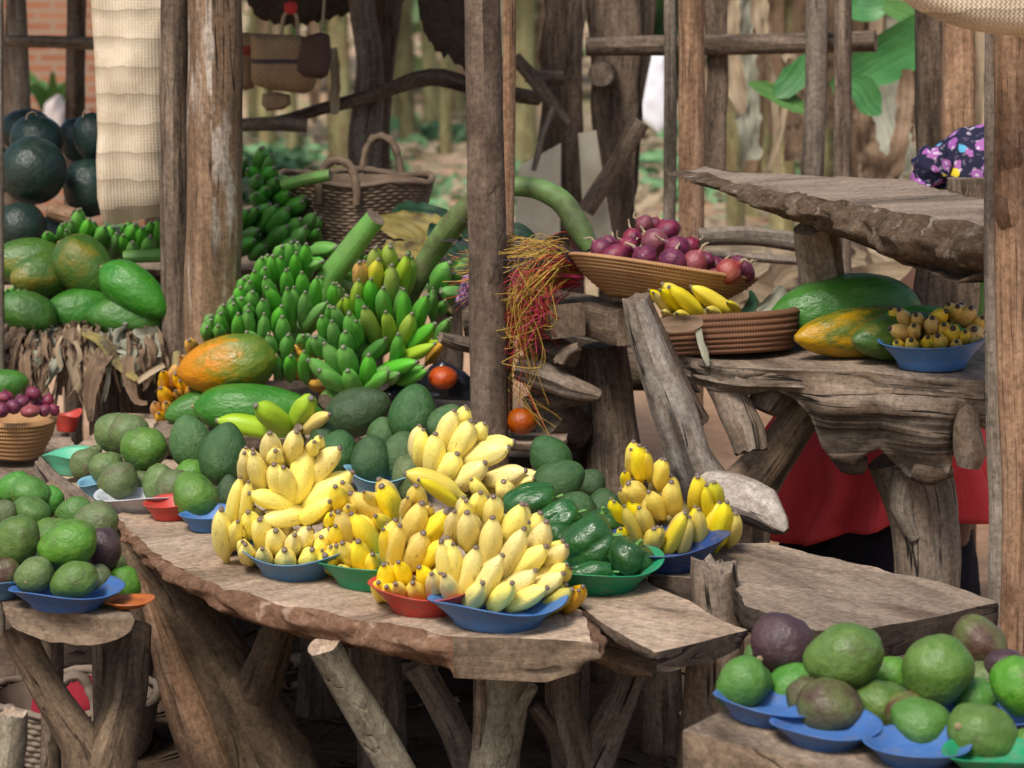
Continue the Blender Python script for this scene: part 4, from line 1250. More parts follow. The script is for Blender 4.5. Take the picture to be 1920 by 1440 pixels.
# wide slab at right
rs = empty("slab_table", (0.6, 5.35, 0), "wide dusty slab table at right with a dark sawn end", "table")
slab_mb(P2([(1215, 1078), (1290, 1086), (1372, 1096), (1398, 1134), (1530, 1182), (1620, 1180), (1750, 1158), (1874, 1128), (1780, 1098), (1690, 1076), (1560, 1046), (1440, 1020), (1345, 1018), (1270, 1044)], ZT + 0.012), 0.062, jit=0.007, inset=0.012, seed=9, grain=0.6, end_mi=(4, 5, 6), layers=6).build("table_top", [M["slab_grey"], M["slab_end_dark"], M["slab_end_dark"]], rs)
leg(rs, [(1750, 1170, 90, 5.3), (1755, 1300, 92, 5.3), (1755, 1400, 96, 5.3)], "post_dark", seg=14, seed=59)
leg(rs, [(1480, 1090, 90, 5.6), (1480, 1200, 92, 5.6), (1480, 1300, 96, 5.6)], "post_dark", seg=14, seed=60)
sp = post("splintered grey stump standing between the two right-hand planks", [(1336, 1062, 84, 5.1), (1340, 1110, 90, 5.1), (1346, 1180, 90, 5.1), (1346, 1220, 90, 5.1)], "drift", name="wooden_stump", cat="stump", group=None, seg=26, step=0.012, rough=0.06, seed=61, jag=0.9, lobes=0.07, cut=M["drift"])

# foreground bench at lower right
fb = empty("slab_bench", (0.55, 4.4, 0), "pale plank bench in the lower right corner under the mango plates", "bench")
ZB = 0.565
slab_mb(P2([(1280, 1370), (1335, 1342), (1500, 1285), (1750, 1265), (2060, 1330), (2060, 1490), (1640, 1456), (1480, 1420)], ZB), 0.13, jit=0.008, inset=0.015, seed=11, grain=0.25, end_mi=(0, 7)).build("bench_top", [M["slab_grey"], M["slab_grey"], M["slab_end"]], fb)
leg(fb, [(1420, 1480, 120, 4.45), (1420, 1600, 120, 4.45)], "post_grey", seg=14, seed=62)
leg(fb, [(1900, 1480, 120, 4.45), (1900, 1600, 120, 4.45)], "post_grey", seg=14, seed=63)

# stool at left: a half-round log on a forked trunk
st = empty("log_stool", (-0.83, 5.1, 0), "half-round log stool on a forked trunk at lower left", "stool")
mb = MB()
a, b = G(6, 1136, ZT), G(252, 1160, ZT)
back = Vector((-0.10, 0.36, 0.0))
NS, ND = 40, 14
gr = {}
for j in range(ND + 1):
    for i in range(NS + 1):
        u = i / NS
        p = a.lerp(b, u) + back * (j / ND)
        dz = 0.058 * math.sqrt(max(0, 1 - (2 * u - 1) ** 2)) ** 0.9 + 0.004
        q = p - Vector((0, 0, dz))
        q += Vector((0, 0, 0.006 * noise.noise(q * 14))) + Vector((0, 0, 0.003 * noise.noise(q * 40)))
        gr[0, i, j] = mb.vert(p + Vector((0, -0.004 * noise.noise(p * 30) if j == 0 else 0, 0.002 * noise.noise(p * 20))))
        gr[1, i, j] = mb.vert(q)
for i in range(NS):
    for j in range(ND):
        q = [gr[0, i, j], gr[0, i + 1, j], gr[0, i + 1, j + 1], gr[0, i, j + 1]]
        mb.face(q, [(mb.v[k][0], mb.v[k][1]) for k in q], 0, False)
        q = [gr[1, i, j], gr[1, i, j + 1], gr[1, i + 1, j + 1], gr[1, i + 1, j]]
        mb.face(q, [(mb.v[k][0], mb.v[k][1]) for k in q], 1)
    for j, fl in ((0, 0), (ND, 1)):
        q = [gr[0, i, j], gr[1, i, j], gr[1, i + 1, j], gr[0, i + 1, j]]
        q = [mb.vert(mb.v[k]) for k in q]
        mb.face(q[::-1] if fl else q, [(mb.v[k][2], mb.v[k][0]) for k in (q[::-1] if fl else q)], 2, False)
for j in range(ND):
    for i in (0, NS):
        q = [gr[0, i, j], gr[0, i, j + 1], gr[1, i, j + 1], gr[1, i, j]]
        mb.face(q, [(mb.v[k][2], mb.v[k][1]) for k in q], 1)
mb.build("seat", [M["slab_grey"], M["bark_dark"], M["slab_end"]], st)
leg(st, [(28, 1180, 60, 5.14), (60, 1240, 58, 5.12), (105, 1320, 66, 5.10), (150, 1390, 84, 5.08), (178, 1470, 118, 5.06)], "bark_leg", seg=20, rough=0.08, seed=64)
leg(st, [(250, 1172, 70, 5.2), (242, 1240, 82, 5.16), (232, 1320, 86, 5.12), (208, 1395, 104, 5.09), (188, 1470, 120, 5.06)], "bark_leg", seg=20, rough=0.08, seed=65)
leg(st, [(195, 1190, 44, 5.4), (196, 1300, 44, 5.4)], "post_dark", seg=12, seed=66)
leg(st, [(100, 1180, 40, 5.4), (98, 1300, 42, 5.4)], "post_dark", seg=12, seed=67)

post("freshly cut stick leaning against the front slab edge", [(607, 1207, 66, 4.93), (632, 1255, 64, 4.95), (690, 1350, 68, 4.98), (742, 1440, 70, 5.0)], "bark_green", cut=CUT, name="cut_stick", cat="stick", group=None, seg=26, rough=0.05, seed=68, jag=0.10)
post("short stake with a pale chopped top in the lower left corner", [(26, 1338, 52, 4.62), (24, 1385, 56, 4.62), (14, 1440, 60, 4.62), (8, 1500, 62, 4.62)], "bark_green", cut=CUT, name="wooden_stake", cat="stake", group=None, seg=22, rough=0.05, seed=69, jag=0.5)
limb("broken_board", [(72, 868, 26, 5.95), (100, 900, 40, 5.9), (150, 946, 58, 5.85), (205, 985, 50, 5.85)], [M["drift"], CUTO], seg=16, rough=0.2, seed=70, jag=0.8, oval=0.5)
tag(bpy.data.objects["broken_board"], "pale broken board leaning between the left mangoes", "board")

# wood lying beneath the table
g = "timber lying on the ground under the table"
for i, (lab, pp, m, ov) in enumerate([
    ("thickest tan log lying under the front slab", [(420, 1275, 52, 6.7), (600, 1245, 56, 6.75), (800, 1205, 52, 6.8)], "slab_top", 1.0),
    ("split plank lying just below the thickest log", [(430, 1318, 36, 6.5), (620, 1285, 40, 6.55), (820, 1250, 36, 6.6)], "slab_top", 0.7),
    ("dark plank under the split plank", [(450, 1345, 30, 6.4), (640, 1318, 32, 6.45), (830, 1290, 30, 6.5)], "post_dark", 0.7),
    ("pale lowest plank reaching the ground under the table", [(520, 1402, 36, 6.2), (660, 1370, 38, 6.3), (860, 1320, 36, 6.4)], "slab_top", 0.6),
    ("short dark log behind the greenish leg", [(1000, 1330, 60, 6.6), (1120, 1345, 60, 6.6), (1240, 1330, 60, 6.6)], "post_dark", 1.0),
    ("brown plank behind the curved leg", [(760, 1340, 34, 6.5), (860, 1318, 34, 6.5), (960, 1300, 34, 6.5)], "post", 0.7),
    ("plank end lying behind the wicker basket", [(300, 1388, 40, 6.25), (360, 1382, 40, 6.25), (420, 1376, 40, 6.3)], "post", 0.7)]):
    p, r = px_path(pp)
    mb = MB()
    add_limb(mb, p, r, seg=14, rough=0.13, seed=80 + i, oval=ov, jag=0.3)
    tag(mb.build("plank" if ov < 1 else "log", [M[m], CUTO], origin=p[0]), lab, "plank" if ov < 1 else "log", g)
rn = random.Random(4)
mb = MB()
for k in range(260):
    c = Vector((rn.uniform(-1.2, 0.6), rn.uniform(5.6, 7.2), 0.012))
    an, L = rn.uniform(0, PI), rn.uniform(0.015, 0.07)
    d = Vector((math.cos(an), math.sin(an), rn.uniform(-0.1, 0.3))) * L
    add_limb(mb, [c - d, c + Vector((0, 0, 0.008)), c + d], [0.003, 0.008, 0.003], seg=5, step=0.03, rough=0.2, seed=k)
tag(mb.build("bark_litter", [M["bark_dark"], M["bark_dark"]]), "bark chips and twigs strewn on the soil under the tables", kind="stuff")

# left back shelf, watermelon bench, low boards ------------------------------
ls = empty("plank_shelf", (-1.15, 7.5, 0), "plank shelf draped with dry banana leaves under the green papayas", "shelf")
slab_mb(P2([(-160, 632), (312, 632), (420, 600), (420, 555), (-160, 555)], 0.80), 0.05, jit=0.01, seed=13).build("shelf_top", [M["slab_grey"], M["bark_dark"], M["slab_end"]], ls)
leg(ls, [(196, 650, 56, 7.35), (196, 760, 60, 7.35), (200, 850, 62, 7.35)], "drift", seg=16, rough=0.1, seed=71)
leg(ls, [(20, 650, 56, 7.5), (20, 860, 60, 7.5)], "post_dark", seg=14, seed=72)
leg(ls, [(280, 650, 56, 7.6), (280, 860, 60, 7.6)], "post_dark", seg=14, seed=73)
wb = empty("plank_bench", (-1.25, 8.2, 0), "rear plank bench holding the watermelons and green bunches", "bench")
slab_mb(P2([(-200, 505), (620, 505), (880, 500), (880, 425), (-200, 425)], 0.92), 0.05, jit=0.01, seed=14).build("bench_top", [M["slab_grey"], M["bark_dark"], M["slab_end"]], wb)
for a in (-40, 250, 540, 840):
    leg(wb, [(a, 520, 56, 7.9), (a, 700, 58, 7.9)], "post_dark", seg=12, seed=74 + a)
leg(wb, [(95, 395, 34, 7.75), (140, 408, 34, 7.72)], "post_tan", name="batten", ground=False, seg=14, seed=90)
gt = empty("slab_table", (-0.5, 7.0, 0), "middle plank table under the papayas and the large green bunches", "table")
slab_mb(P2([(280, 822), (900, 822), (930, 760), (905, 720), (330, 712)], 0.645), 0.05, jit=0.01, seed=15, grain=0.1).build("table_top", [M["slab_grey"], M["bark_dark"], M["slab_end"]], gt)
for a in (340, 620, 870):
    leg(gt, [(a, 850, 70, 6.8), (a, 1000, 74, 6.8)], "post_dark", seg=12, seed=91 + a)
for lab, pl_, z, m, s in (("low board under the small onion basket", [(-90, 905), (95, 905), (150, 860), (120, 800), (-90, 800)], 0.585, "slab_grey", 16),
                         ("sloping pale plank right of the small onion basket", [(100, 905), (240, 862), (345, 806), (330, 776), (232, 776), (120, 850)], 0.60, "slab_top", 17)):
    b_ = slab_mb(P2(pl_, z), 0.04, jit=0.006, seed=s, grain=0.5)
    tag(b_.build("plank", [M[m], M["bark_dark"], M["slab_end"]], origin=G(pl_[0][0], pl_[0][1], z)), lab, "plank")
post("dark post under the low left board", [(60, 925, 70, 6.5), (60, 1000, 70, 6.5)], "post_dark", seg=12, seed=19, group="short posts under planks")
post("dark post under the sloping plank", [(240, 880, 60, 6.75), (240, 960, 60, 6.75)], "post_dark", seg=12, seed=18, group="short posts under planks")

# right shelf of driftwood ---------------------------------------------------
ZS = 0.914
sh = empty("driftwood_table", (0.55, 6.1, 0), "gnarled driftwood table carrying the papayas and the blue bowl", "table")
slab_mb(P2([(1232, 650), (1300, 676), (1380, 690), (1470, 692), (1600, 697), (1720, 706), (1850, 716), (1850, 628), (1600, 612), (1330, 606), (1240, 622)], ZS), 0.04, jit=0.008, inset=0.0, seed=21, grain=0.1).build("table_top", [M["slab_grey"], M["drift"], M["drift"]], sh)
prof = [(1236, 652, 690), (1270, 664, 712), (1310, 679, 722), (1350, 687, 738), (1400, 692, 742), (1450, 694, 730), (1490, 695, 748), (1520, 696, 782), (1540, 697, 838), (1560, 698, 862), (1600, 698, 872), (1628, 699, 850), (1650, 700, 842), (1680, 702, 872), (1705, 703, 898), (1750, 706, 904), (1780, 708, 888), (1795, 709, 820), (1815, 711, 800), (1850, 716, 800)]
mb = MB()
cols = []
xs = []
for i in range(len(prof) - 1):
    k = max(2, int((prof[i + 1][0] - prof[i][0]) / 6))
    for j in range(k):
        t = j / k
        xs.append(tuple(prof[i][q] * (1 - t) + prof[i + 1][q] * t for q in range(3)))
xs.append(prof[-1])
NV = 26
for (x, yt, yb) in xs:
    p0 = G(x, yt + 1.0, ZS - 0.003)
    Yf = p0.y
    fr, bk = [], []
    for j in range(NV + 1):
        v = j / NV
        y = yt + (yb - yt) * v
        big = min(1, (yb - yt) / 160)
        bul = -0.05 * big * math.sin(min(1, v * 1.15) * PI) + 0.045 * noise.noise(Vector((x * 0.011, y * 0.016, 2))) * (0.3 + v) + 0.006 * noise.noise(Vector((x * 0.02, y * 0.05, 7)))
        Yq = Yf - 0.006 + bul * min(1, v * 4) + 0.05 * v
        fr.append(mb.vert(W(x, y, Yq)))
        bk.append(mb.vert(W(x, y - 0.06 * (yb - yt) * v, Yq + 0.09 + 0.03 * noise.noise(Vector((x * 0.02, y * 0.02, 9))))))
    cols.append((fr, bk))
for i in range(len(cols) - 1):
    for j in range(NV):
        for s, fl in ((0, 1), (1, 0)):
            q = [cols[i][s][j], cols[i][s][j + 1], cols[i + 1][s][j + 1], cols[i + 1][s][j]]
            mb.face(q if fl else q[::-1], [(mb.v[k][2], mb.v[k][0]) for k in (q if fl else q[::-1])], 0)
    q = [cols[i][0][NV], cols[i][1][NV], cols[i + 1][1][NV], cols[i + 1][0][NV]]
    mb.face(q, [(mb.v[k][1], mb.v[k][0]) for k in q], 0)
mb.build("gnarled_apron", [M["drift"]], sh)
leg(sh, [(1818, 740, 44, 5.80), (1812, 800, 52, 5.80), (1818, 850, 56, 5.80), (1815, 876, 40, 5.80)], "drift", name="root_knob", ground=False, seg=18, rough=0.14, seed=101, step=0.012, cut=M["drift"])
leg(sh, [(1570, 846, 40, 5.97), (1590, 864, 52, 5.95), (1622, 872, 36, 5.95)], "bark_dark", name="root_knob", ground=False, seg=18, rough=0.2, seed=102, step=0.01, cut=M["bark_dark"])
leg(sh, [(1712, 884, 30, 5.86), (1745, 890, 44, 5.85), (1782, 880, 30, 5.86)], "bark_dark", name="root_knob", ground=False, seg=18, rough=0.12, seed=103, step=0.01, cut=M["bark_dark"])
leg(sh, [(1700, 850, 150, 6.05), (1722, 920, 138, 6.05), (1736, 1010, 126, 6.05), (1738, 1090, 124, 6.05), (1738, 1200, 128, 6.05)], "drift", seg=26, rough=0.06, seed=104, lobes=0.03)
leg(sh, [(1700, 880, 60, 5.98), (1690, 950, 46, 5.98), (1715, 1010, 26, 5.98)], "post_grey", name="bark_flap", ground=False, seg=14, rough=0.12, seed=105)
leg(sh, [(1352, 715, 60, 6.05), (1380, 765, 68, 6.0), (1400, 810, 70, 5.96), (1408, 846, 66, 5.95)], "drift", name="sawn_branch", ground=False, seg=20, rough=0.1, seed=106, cut=M["bark_dark"], jag=0.3)
leg(sh, [(1460, 725, 60, 6.1), (1440, 750, 76, 6.06), (1430, 770, 50, 6.05)], "drift", name="root_knob", ground=False, seg=18, rough=0.12, seed=107, step=0.012)
leg(sh, [(1545, 715, 66, 6.15), (1505, 775, 72, 6.15), (1458, 845, 80, 6.12), (1412, 905, 104, 6.1), (1380, 970, 126, 6.1), (1374, 1060, 134, 6.1), (1374, 1150, 136, 6.1)], "drift_tan", seg=24, rough=0.06, seed=108)
leg(sh, [(1188, 560, 44, 5.90), (1205, 620, 58, 5.92), (1235, 700, 72, 5.95), (1268, 780, 86, 5.98), (1294, 860, 80, 6.0), (1325, 915, 96, 6.04), (1365, 980, 120, 6.08)], "drift_pale", name="fork_arm", ground=False, seg=22, rough=0.07, seed=109, jag=0.7)
leg(sh, [(1204, 556, 30, 5.94), (1240, 640, 34, 5.97), (1280, 730, 36, 6.0), (1312, 790, 40, 6.03)], "post_dark", name="bark_strip", ground=False, seg=12, rough=0.12, seed=110)
leg(sh, [(1318, 925, 84, 5.99), (1380, 935, 92, 5.93), (1430, 955, 84, 5.88), (1462, 985, 44, 5.85), (1474, 996, 16, 5.84)], "drift_pale", name="root_spur", ground=False, seg=20, rough=0.14, seed=111, lobes=0.06)

# hewn slab above it
hs = empty("hewn_slab_shelf", (0.75, 6.0, 0), "thick hewn plank shelf with a crumbling dark edge at upper right", "shelf")
ZH = 1.293
thf = lambda p: 0.02 + 0.105 * min(1, max(0, (6.62 - p.y) / 0.95)) ** 0.8
slab_mb(P2([(1279, 320), (1330, 330), (1453, 354), (1580, 376), (1647, 392), (1750, 408), (1852, 420), (1852, 374), (1773, 356), (1697, 338), (1597, 333), (1430, 325), (1323, 316)], ZH), thf, jit=0.018, inset=0.06, seed=23, grain=-1.1, layers=14, belly=0.9).build("shelf_top", [M["slab_grey"], M["bark_crumb"], M["slab_end"]], hs)
leg(hs, [(1520, 425, 62, 6.2), (1530, 470, 74, 6.22), (1540, 540, 78, 6.25), (1548, 632, 80, 6.3)], "drift", ground=False, seg=20, rough=0.1, seed=113)
leg(hs, [(1555, 430, 34, 6.2), (1562, 480, 34, 6.22), (1570, 540, 34, 6.25)], "post_dark", name="bark_strip", ground=False, seg=12, seed=114)

# timber corner between the two stalls ---------------------------------------
cb = empty("beam_trestle", (0.18, 6.5, 0), "trestle of squared beams under the tilted onion basket", "trestle")
mb = MB()
def beam(mb, a, b, w, h, seed=0, mi=0):
    a, b = Vector(a), Vector(b)
    T = (b - a).normalized()
    S = T.cross(Vector((0, 0, 1))).normalized()
    U = S.cross(T)
    n = max(2, int((b - a).length / 0.03))
    sec = [(-1, -1), (-0.9, -1.02), (0.9, -1.02), (1, -1), (1.02, 0), (1, 0.9), (0.9, 1), (0, 1.02), (-0.9, 1), (-1, 0.9), (-1.02, 0)]
    rows = []
    for i in range(n + 1):
        c = a.lerp(b, i / n)
        row = []
        for (x, y) in sec:
            p = c + S * x * w / 2 + U * y * h / 2
            p += (S * noise.noise(p * 9) + U * noise.noise(p * 9 + Vector((5, seed, 0)))) * 0.008
            row.append(mb.vert(p))
        rows.append(row)
    m = len(sec)
    for i in range(n):
        for k in range(m):
            q = [rows[i][k], rows[i][(k + 1) % m], rows[i + 1][(k + 1) % m], rows[i + 1][k]]
            mb.face(q, [(k * w / 3, i * 0.03), ((k + 1) * w / 3, i * 0.03), ((k + 1) * w / 3, (i + 1) * 0.03), (k * w / 3, (i + 1) * 0.03)], mi)
    for i in (0, n):
        q = [mb.vert(mb.v[k]) for k in rows[i]]
        if i == 0: q.reverse()
        mb.face(q, [(mb.v[k][0], mb.v[k][2]) for k in q], 1, False)
beam(mb, W(1190, 612, 6.38), W(1010, 575, 6.75), 0.10, 0.085, 3)
mb.build("top_beam", [M["post_dark"], M["slab_end"]], cb)
mb = MB()
beam(mb, W(1062, 602, 6.40), W(900, 600, 6.75), 0.10, 0.08, 5)
mb.build("cross_beam", [M["post"], M["slab_end"]], cb)
leg(cb, [(1132, 645, 84, 6.62), (1148, 780, 92, 6.62), (1158, 920, 118, 6.62), (1160, 1050, 124, 6.62)], "post", seg=22, rough=0.04, seed=120)
leg(cb, [(1110, 760, 80, 6.75), (1075, 850, 80, 6.75), (1050, 950, 84, 6.75)], "post_dark", seg=16, rough=0.08, seed=121)
g = "driftwood scraps between the stalls"
for i, (lab, pp, m) in enumerate([
    ("grey driftwood scrap with a white chip below the onion basket", [(985, 660, 56, 6.55), (1030, 655, 62, 6.55), (1075, 668, 36, 6.5)], "drift"),
    ("flaky pale log pointing right in front of the grey scrap", [(968, 690, 44, 6.45), (1020, 705, 52, 6.45), (1075, 728, 44, 6.44), (1126, 742, 20, 6.43)], "drift"),
    ("thin dark stick under the flaky log", [(985, 760, 34, 6.5), (1040, 752, 32, 6.5), (1100, 742, 26, 6.5)], "post_dark"),
    ("small forked chip above the flaky log", [(1048, 680, 26, 6.42), (1062, 658, 24, 6.42), (1085, 650, 16, 6.42)], "drift"),
    ("pointed pale log end left of the central post", [(826, 632, 20, 6.6), (850, 640, 30, 6.62), (905, 652, 36, 6.66)], "drift"),
    ("round brown log behind the scraps", [(1060, 700, 80, 7.0), (1160, 690, 84, 7.0), (1300, 700, 84, 7.0)], "post_dark"),
    ("smooth grey stone-like log behind the scraps", [(1000, 640, 70, 6.9), (1050, 630, 76, 6.9), (1120, 640, 70, 6.9)], "post_grey")]):
    p, r = px_path(pp)
    mb = MB()
    add_limb(mb, p, r, seg=18, rough=0.16, seed=130 + i, step=0.015, jag=0.6)
    tag(mb.build("driftwood", [M[m], CUTO], origin=p[0]), lab, "driftwood", g)
sk = empty("rough_seat", W(1000, 825, 6.5), "small dark plank step holding a tomato beside the central post", "step")
slab_mb(P2([(925, 828), (1000, 832), (1062, 826), (1066, 812), (925, 812)], W(1000, 822, 6.45).z), 0.022, jit=0.004, inset=0.006, seed=31).build("step_top", [M["slab_grey"], M["post_dark"], M["slab_end"]], sk)
leg(sk, [(1030, 780, 76, 6.55), (1062, 800, 86, 6.58), (1090, 815, 70, 6.6)], "bark_dark", name="stump", ground=False, seg=20, rough=0.14, seed=140, step=0.015)
leg(sk, [(1000, 845, 130, 6.62), (1005, 950, 130, 6.62), (1010, 1000, 120, 6.62)], "bark_dark", seg=16, rough=0.1, seed=141)
# ---------------------------------------------------------------- plates
def plate(label, xl, xr, yb, z, mat, name="plastic_plate", cat="plate", h=0.036, tilt=0.0, seed=0, pinch=0.08, foot=0.62, group="plastic plates on the tables", back=0.62, roll=0.0):
    f = G((xl + xr) / 2, yb, z)
    r = (xr - xl) / 2 * mpp((xl + xr) / 2, yb, f.y)
    c = Vector((f.x, f.y + r * back, z))
    rr = random.Random(seed)
    ph, ph2 = rr.uniform(0, 6), rr.uniform(0, 6)
    def df(a, q, zz):
        e = max(0, q / r - 0.5) * 2
        return q * (1 + pinch * 0.5 * e * math.cos(2 * a + ph)), zz + e * h * (0.13 * math.cos(2 * a + ph2) + 0.06 * math.cos(3 * a + ph))
    t = 0.0025
    prof = [(0.0005, 0.004), (r * foot * 0.9, 0.004), (r * foot * 0.97, 0.0), (r * foot, 0.001), (r * foot * 1.06, h * 0.25), (r * 0.80, h * 0.62), (r * 0.845, h * 0.70), (r * 0.90, h * 0.86), (r * 0.985, h), (r, h + t * 0.4), (r * 0.985, h + t), (r * 0.895, h * 0.86 + t * 1.4), (r * 0.84, h * 0.70 + t * 1.6), (r * 0.79, h * 0.62 + t * 1.5), (r * foot * 1.04, h * 0.27 + t), (r * foot * 0.93, 0.008), (0.0005, 0.008)]
    mb = MB()
    lathe(mb, prof, 72, df)
    o = link(name, mb.mesh(name, M[mat]))
    o.location = c
    o.rotation_euler = (tilt, roll, rr.uniform(-0.4, 0.4))
    return tag(o, label, cat, group)


plate("blue plate at the front slab end under the palest bananas", 800, 1066, 1189, ZT, "blue", seed=1, h=0.050, pinch=0.03)
plate("red plate tucked behind the front blue plate", 690, 905, 1160, ZT, "red_pl", seed=2, h=0.05)
plate("green plate left of the red plate under yellow bananas", 590, 800, 1111, ZT, "green_pl", seed=3, h=0.05)
plate("dull blue plate standing alone at the left of the yellow bananas", 444, 660, 1092, ZT, "blue_dull", seed=4, h=0.05)
plate("thin white enamel plate peeping out left of the yellow bananas", 398, 560, 1040, ZT, "enamel", name="enamel_plate", seed=5, h=0.018)
plate("green plate with raised wavy rim under the green peppers", 985, 1250, 1118, ZT, "green_pl", seed=6, h=0.05, pinch=0.16)
plate("navy blue plate under the bananas at right", 1135, 1378, 1076, ZT + 0.012, "blue_navy", seed=7, h=0.055, roll=-0.05)
plate("pale blue bowl under the middle avocados", 640, 800, 940, ZT, "blue_sky", name="plastic_bowl", cat="bowl", seed=8, h=0.06)
plate("white enamel basin with dark rim under the round mangoes", 165, 345, 968, ZT - 0.01, "enamel", name="enamel_plate", seed=9, h=0.04)
plate("blue plate edge under the white basin at left", 140, 230, 940, ZT - 0.01, "blue_sky", seed=10, h=0.04)
plate("orange-red plate beneath the middle mangoes", 262, 372, 978, ZT, "red_pl", seed=11, h=0.034)
plate("blue plate beneath the biggest avocado at left", 328, 450, 1000, ZT, "blue", seed=12, h=0.034)
plate("torn green plate at the back left beside the onions", 74, 190, 893, ZT, "green_pale", seed=13, h=0.045, pinch=0.2)
plate("bright blue plate on the log stool", 8, 222, 1152, ZT + 0.002, "blue_bright", seed=14, h=0.038)
plate("orange plate half hidden on the log stool", 182, 280, 1154, ZT + 0.002, "orange_pl", seed=15, h=0.012, back=1.5)
plate("dull blue plate at the left picture edge on the log stool", -80, 50, 1128, ZT + 0.002, "blue_dull", seed=16, h=0.036)
plate("blue plate furthest left on the corner bench", 1334, 1552, 1368, ZB, "blue_bright", seed=17, h=0.034, tilt=0.03, roll=0.10)
plate("blue plate in the middle of the corner bench", 1450, 1662, 1410, ZB, "blue_bright", seed=18, h=0.034, tilt=0.05)
plate("blue plate nearest the right on the corner bench", 1620, 1836, 1446, ZB, "blue_bright", seed=19, h=0.034, tilt=0.03)
plate("green plate cut off by the bottom right corner", 1774, 1960, 1458, ZB, "green_pl", seed=20, h=0.03, tilt=0.03)
plate("blue plate behind the right-hand mangoes on the corner bench", 1750, 1960, 1385, ZB, "blue_bright", seed=21, h=0.032)
plate("blue bowl of small spotted bananas on the driftwood table", 1655, 1860, 698, ZS + 0.004, "blue", name="plastic_bowl", cat="bowl", seed=22, h=0.060, pinch=0.04)
plate("red plate behind the small onion basket", 92, 150, 812, ZT, "red_pl", seed=23, h=0.045, back=0.9)
plate("red plate hidden under the middle green bunch", 575, 720, 762, 0.648, "red_pl", seed=24, h=0.05)

# ---------------------------------------------------------------- round fruit


def mango_f(seed, beak=0.14, flat=0.05):
    sv = Vector((seed * 3.3, seed * 1.7, seed))
    def f(d):
        z = d.z
        k = 1.03 + 0.09 * noise.noise(d * 1.4 + sv) + 0.03 * noise.noise(d * 3.5 + sv)
        w = 1 + 0.10 * z - 0.05 * z * z
        dent = 1 - 0.07 * math.exp(-((d.x ** 2 + d.y ** 2) / 0.05)) * (z > 0)
        return Vector((d.x * w * k + beak * 0.5 * z * z * (z < 0), d.y * w * k * (1 - flat), z * k * dent))
    return f


MESH = {}


def fruit_mesh(kind, var, mat):
    key = (kind, var, mat)
    if key not in MESH:
        if kind == "mango":
            MESH[key] = ball_mesh("mango", M[mat], 30, 22, mango_f(var))
        elif kind == "avocado":
            def fa(d, s=var):
                z = d.z
                k = 1 + 0.03 * noise.noise(d * 1.6 + Vector((s * 5, 0, s)))
                w = 1 - 0.16 * z - 0.06 * z * z
                return Vector((d.x * w * k, d.y * w * k, z * k))
            MESH[key] = ball_mesh("avocado", M[mat], 30, 22, fa)
        elif kind == "papaya":
            def fp(d, s=var):
                z = d.z
                a = math.atan2(d.y, d.x)
                st = math.sqrt(max(0, 1 - z * z))
                w = (1 - 0.17 * z - 0.03 * z * z) * (1 + 0.030 * math.cos(5 * a + s) * (0.4 + 0.6 * abs(z)) + 0.04 * noise.noise(d * 1.3 + Vector((s * 4, s, 0))))
                p = st ** 0.80 * w
                nip = 1 + 0.07 * math.exp(-st * st / 0.03)
                return Vector((math.cos(a) * p, math.sin(a) * p, z * nip))
            MESH[key] = ball_mesh("papaya", M[mat], 40, 30, fp)
        elif kind == "melon":
            MESH[key] = ball_mesh("watermelon", M[mat], 32, 24, lambda d, s=var: Vector((d.x, d.y, d.z * 0.97 * (1 - 0.05 * math.exp(-(d.x ** 2 + d.y ** 2) / 0.03)))) * (1 + 0.015 * noise.noise(d * 2 + Vector((s, s, s)))))
        elif kind == "onion":
            def fo(d, s=var):
                st2 = d.x ** 2 + d.y ** 2
                up = 0.34 * math.exp(-st2 / 0.035) if d.z > 0 else -0.06 * math.exp(-st2 / 0.05)
                k = 1 + 0.05 * noise.noise(d * 1.5 + Vector((s * 3, 0, 0)))
                return Vector((d.x * k, d.y * k, d.z * 0.88 + (up if d.z > 0 else -up)))
            MESH[key] = ball_mesh("onion", M[mat], 26, 24, fo)
        elif kind == "tomato":
            MESH[key] = ball_mesh("tomato", M[mat], 28, 20, lambda d, s=var: Vector((d.x, d.y, d.z * (0.95 - 0.1 * math.exp(-(d.x ** 2 + d.y ** 2) / 0.03)))) * (1 + 0.03 * noise.noise(d * 1.2 + Vector((s, 0, 0)))))
        elif kind == "pepper":
            def fq(d, s=var):
                z = d.z
                a = math.atan2(d.y, d.x)
                st = math.sqrt(max(0, 1 - z * z))
                lob = 1 + 0.34 * (abs(math.cos(1.5 * a + s + 0.5 * z)) ** 0.5 - 0.72) * st + 0.13 * noise.noise(d * 1.6 + Vector((s * 3, s, 0))) + 0.035 * noise.noise(Vector((d.x * 9, d.y * 9, d.z * 2)) + Vector((s, 0, 0)))
                w = (1 + 0.13 * z) * lob
                p = st ** 0.72 * w
                zz = z * (0.96 - 0.30 * math.exp(-st * st / 0.10)) + 0.06 * noise.noise(d * 2 + Vector((0, s, s)))
                return Vector((math.cos(a) * p, math.sin(a) * p, zz))
            MESH[key] = ball_mesh("bell_pepper", M[mat], 52, 36, fq)
    return MESH[key]


CNT = [0]


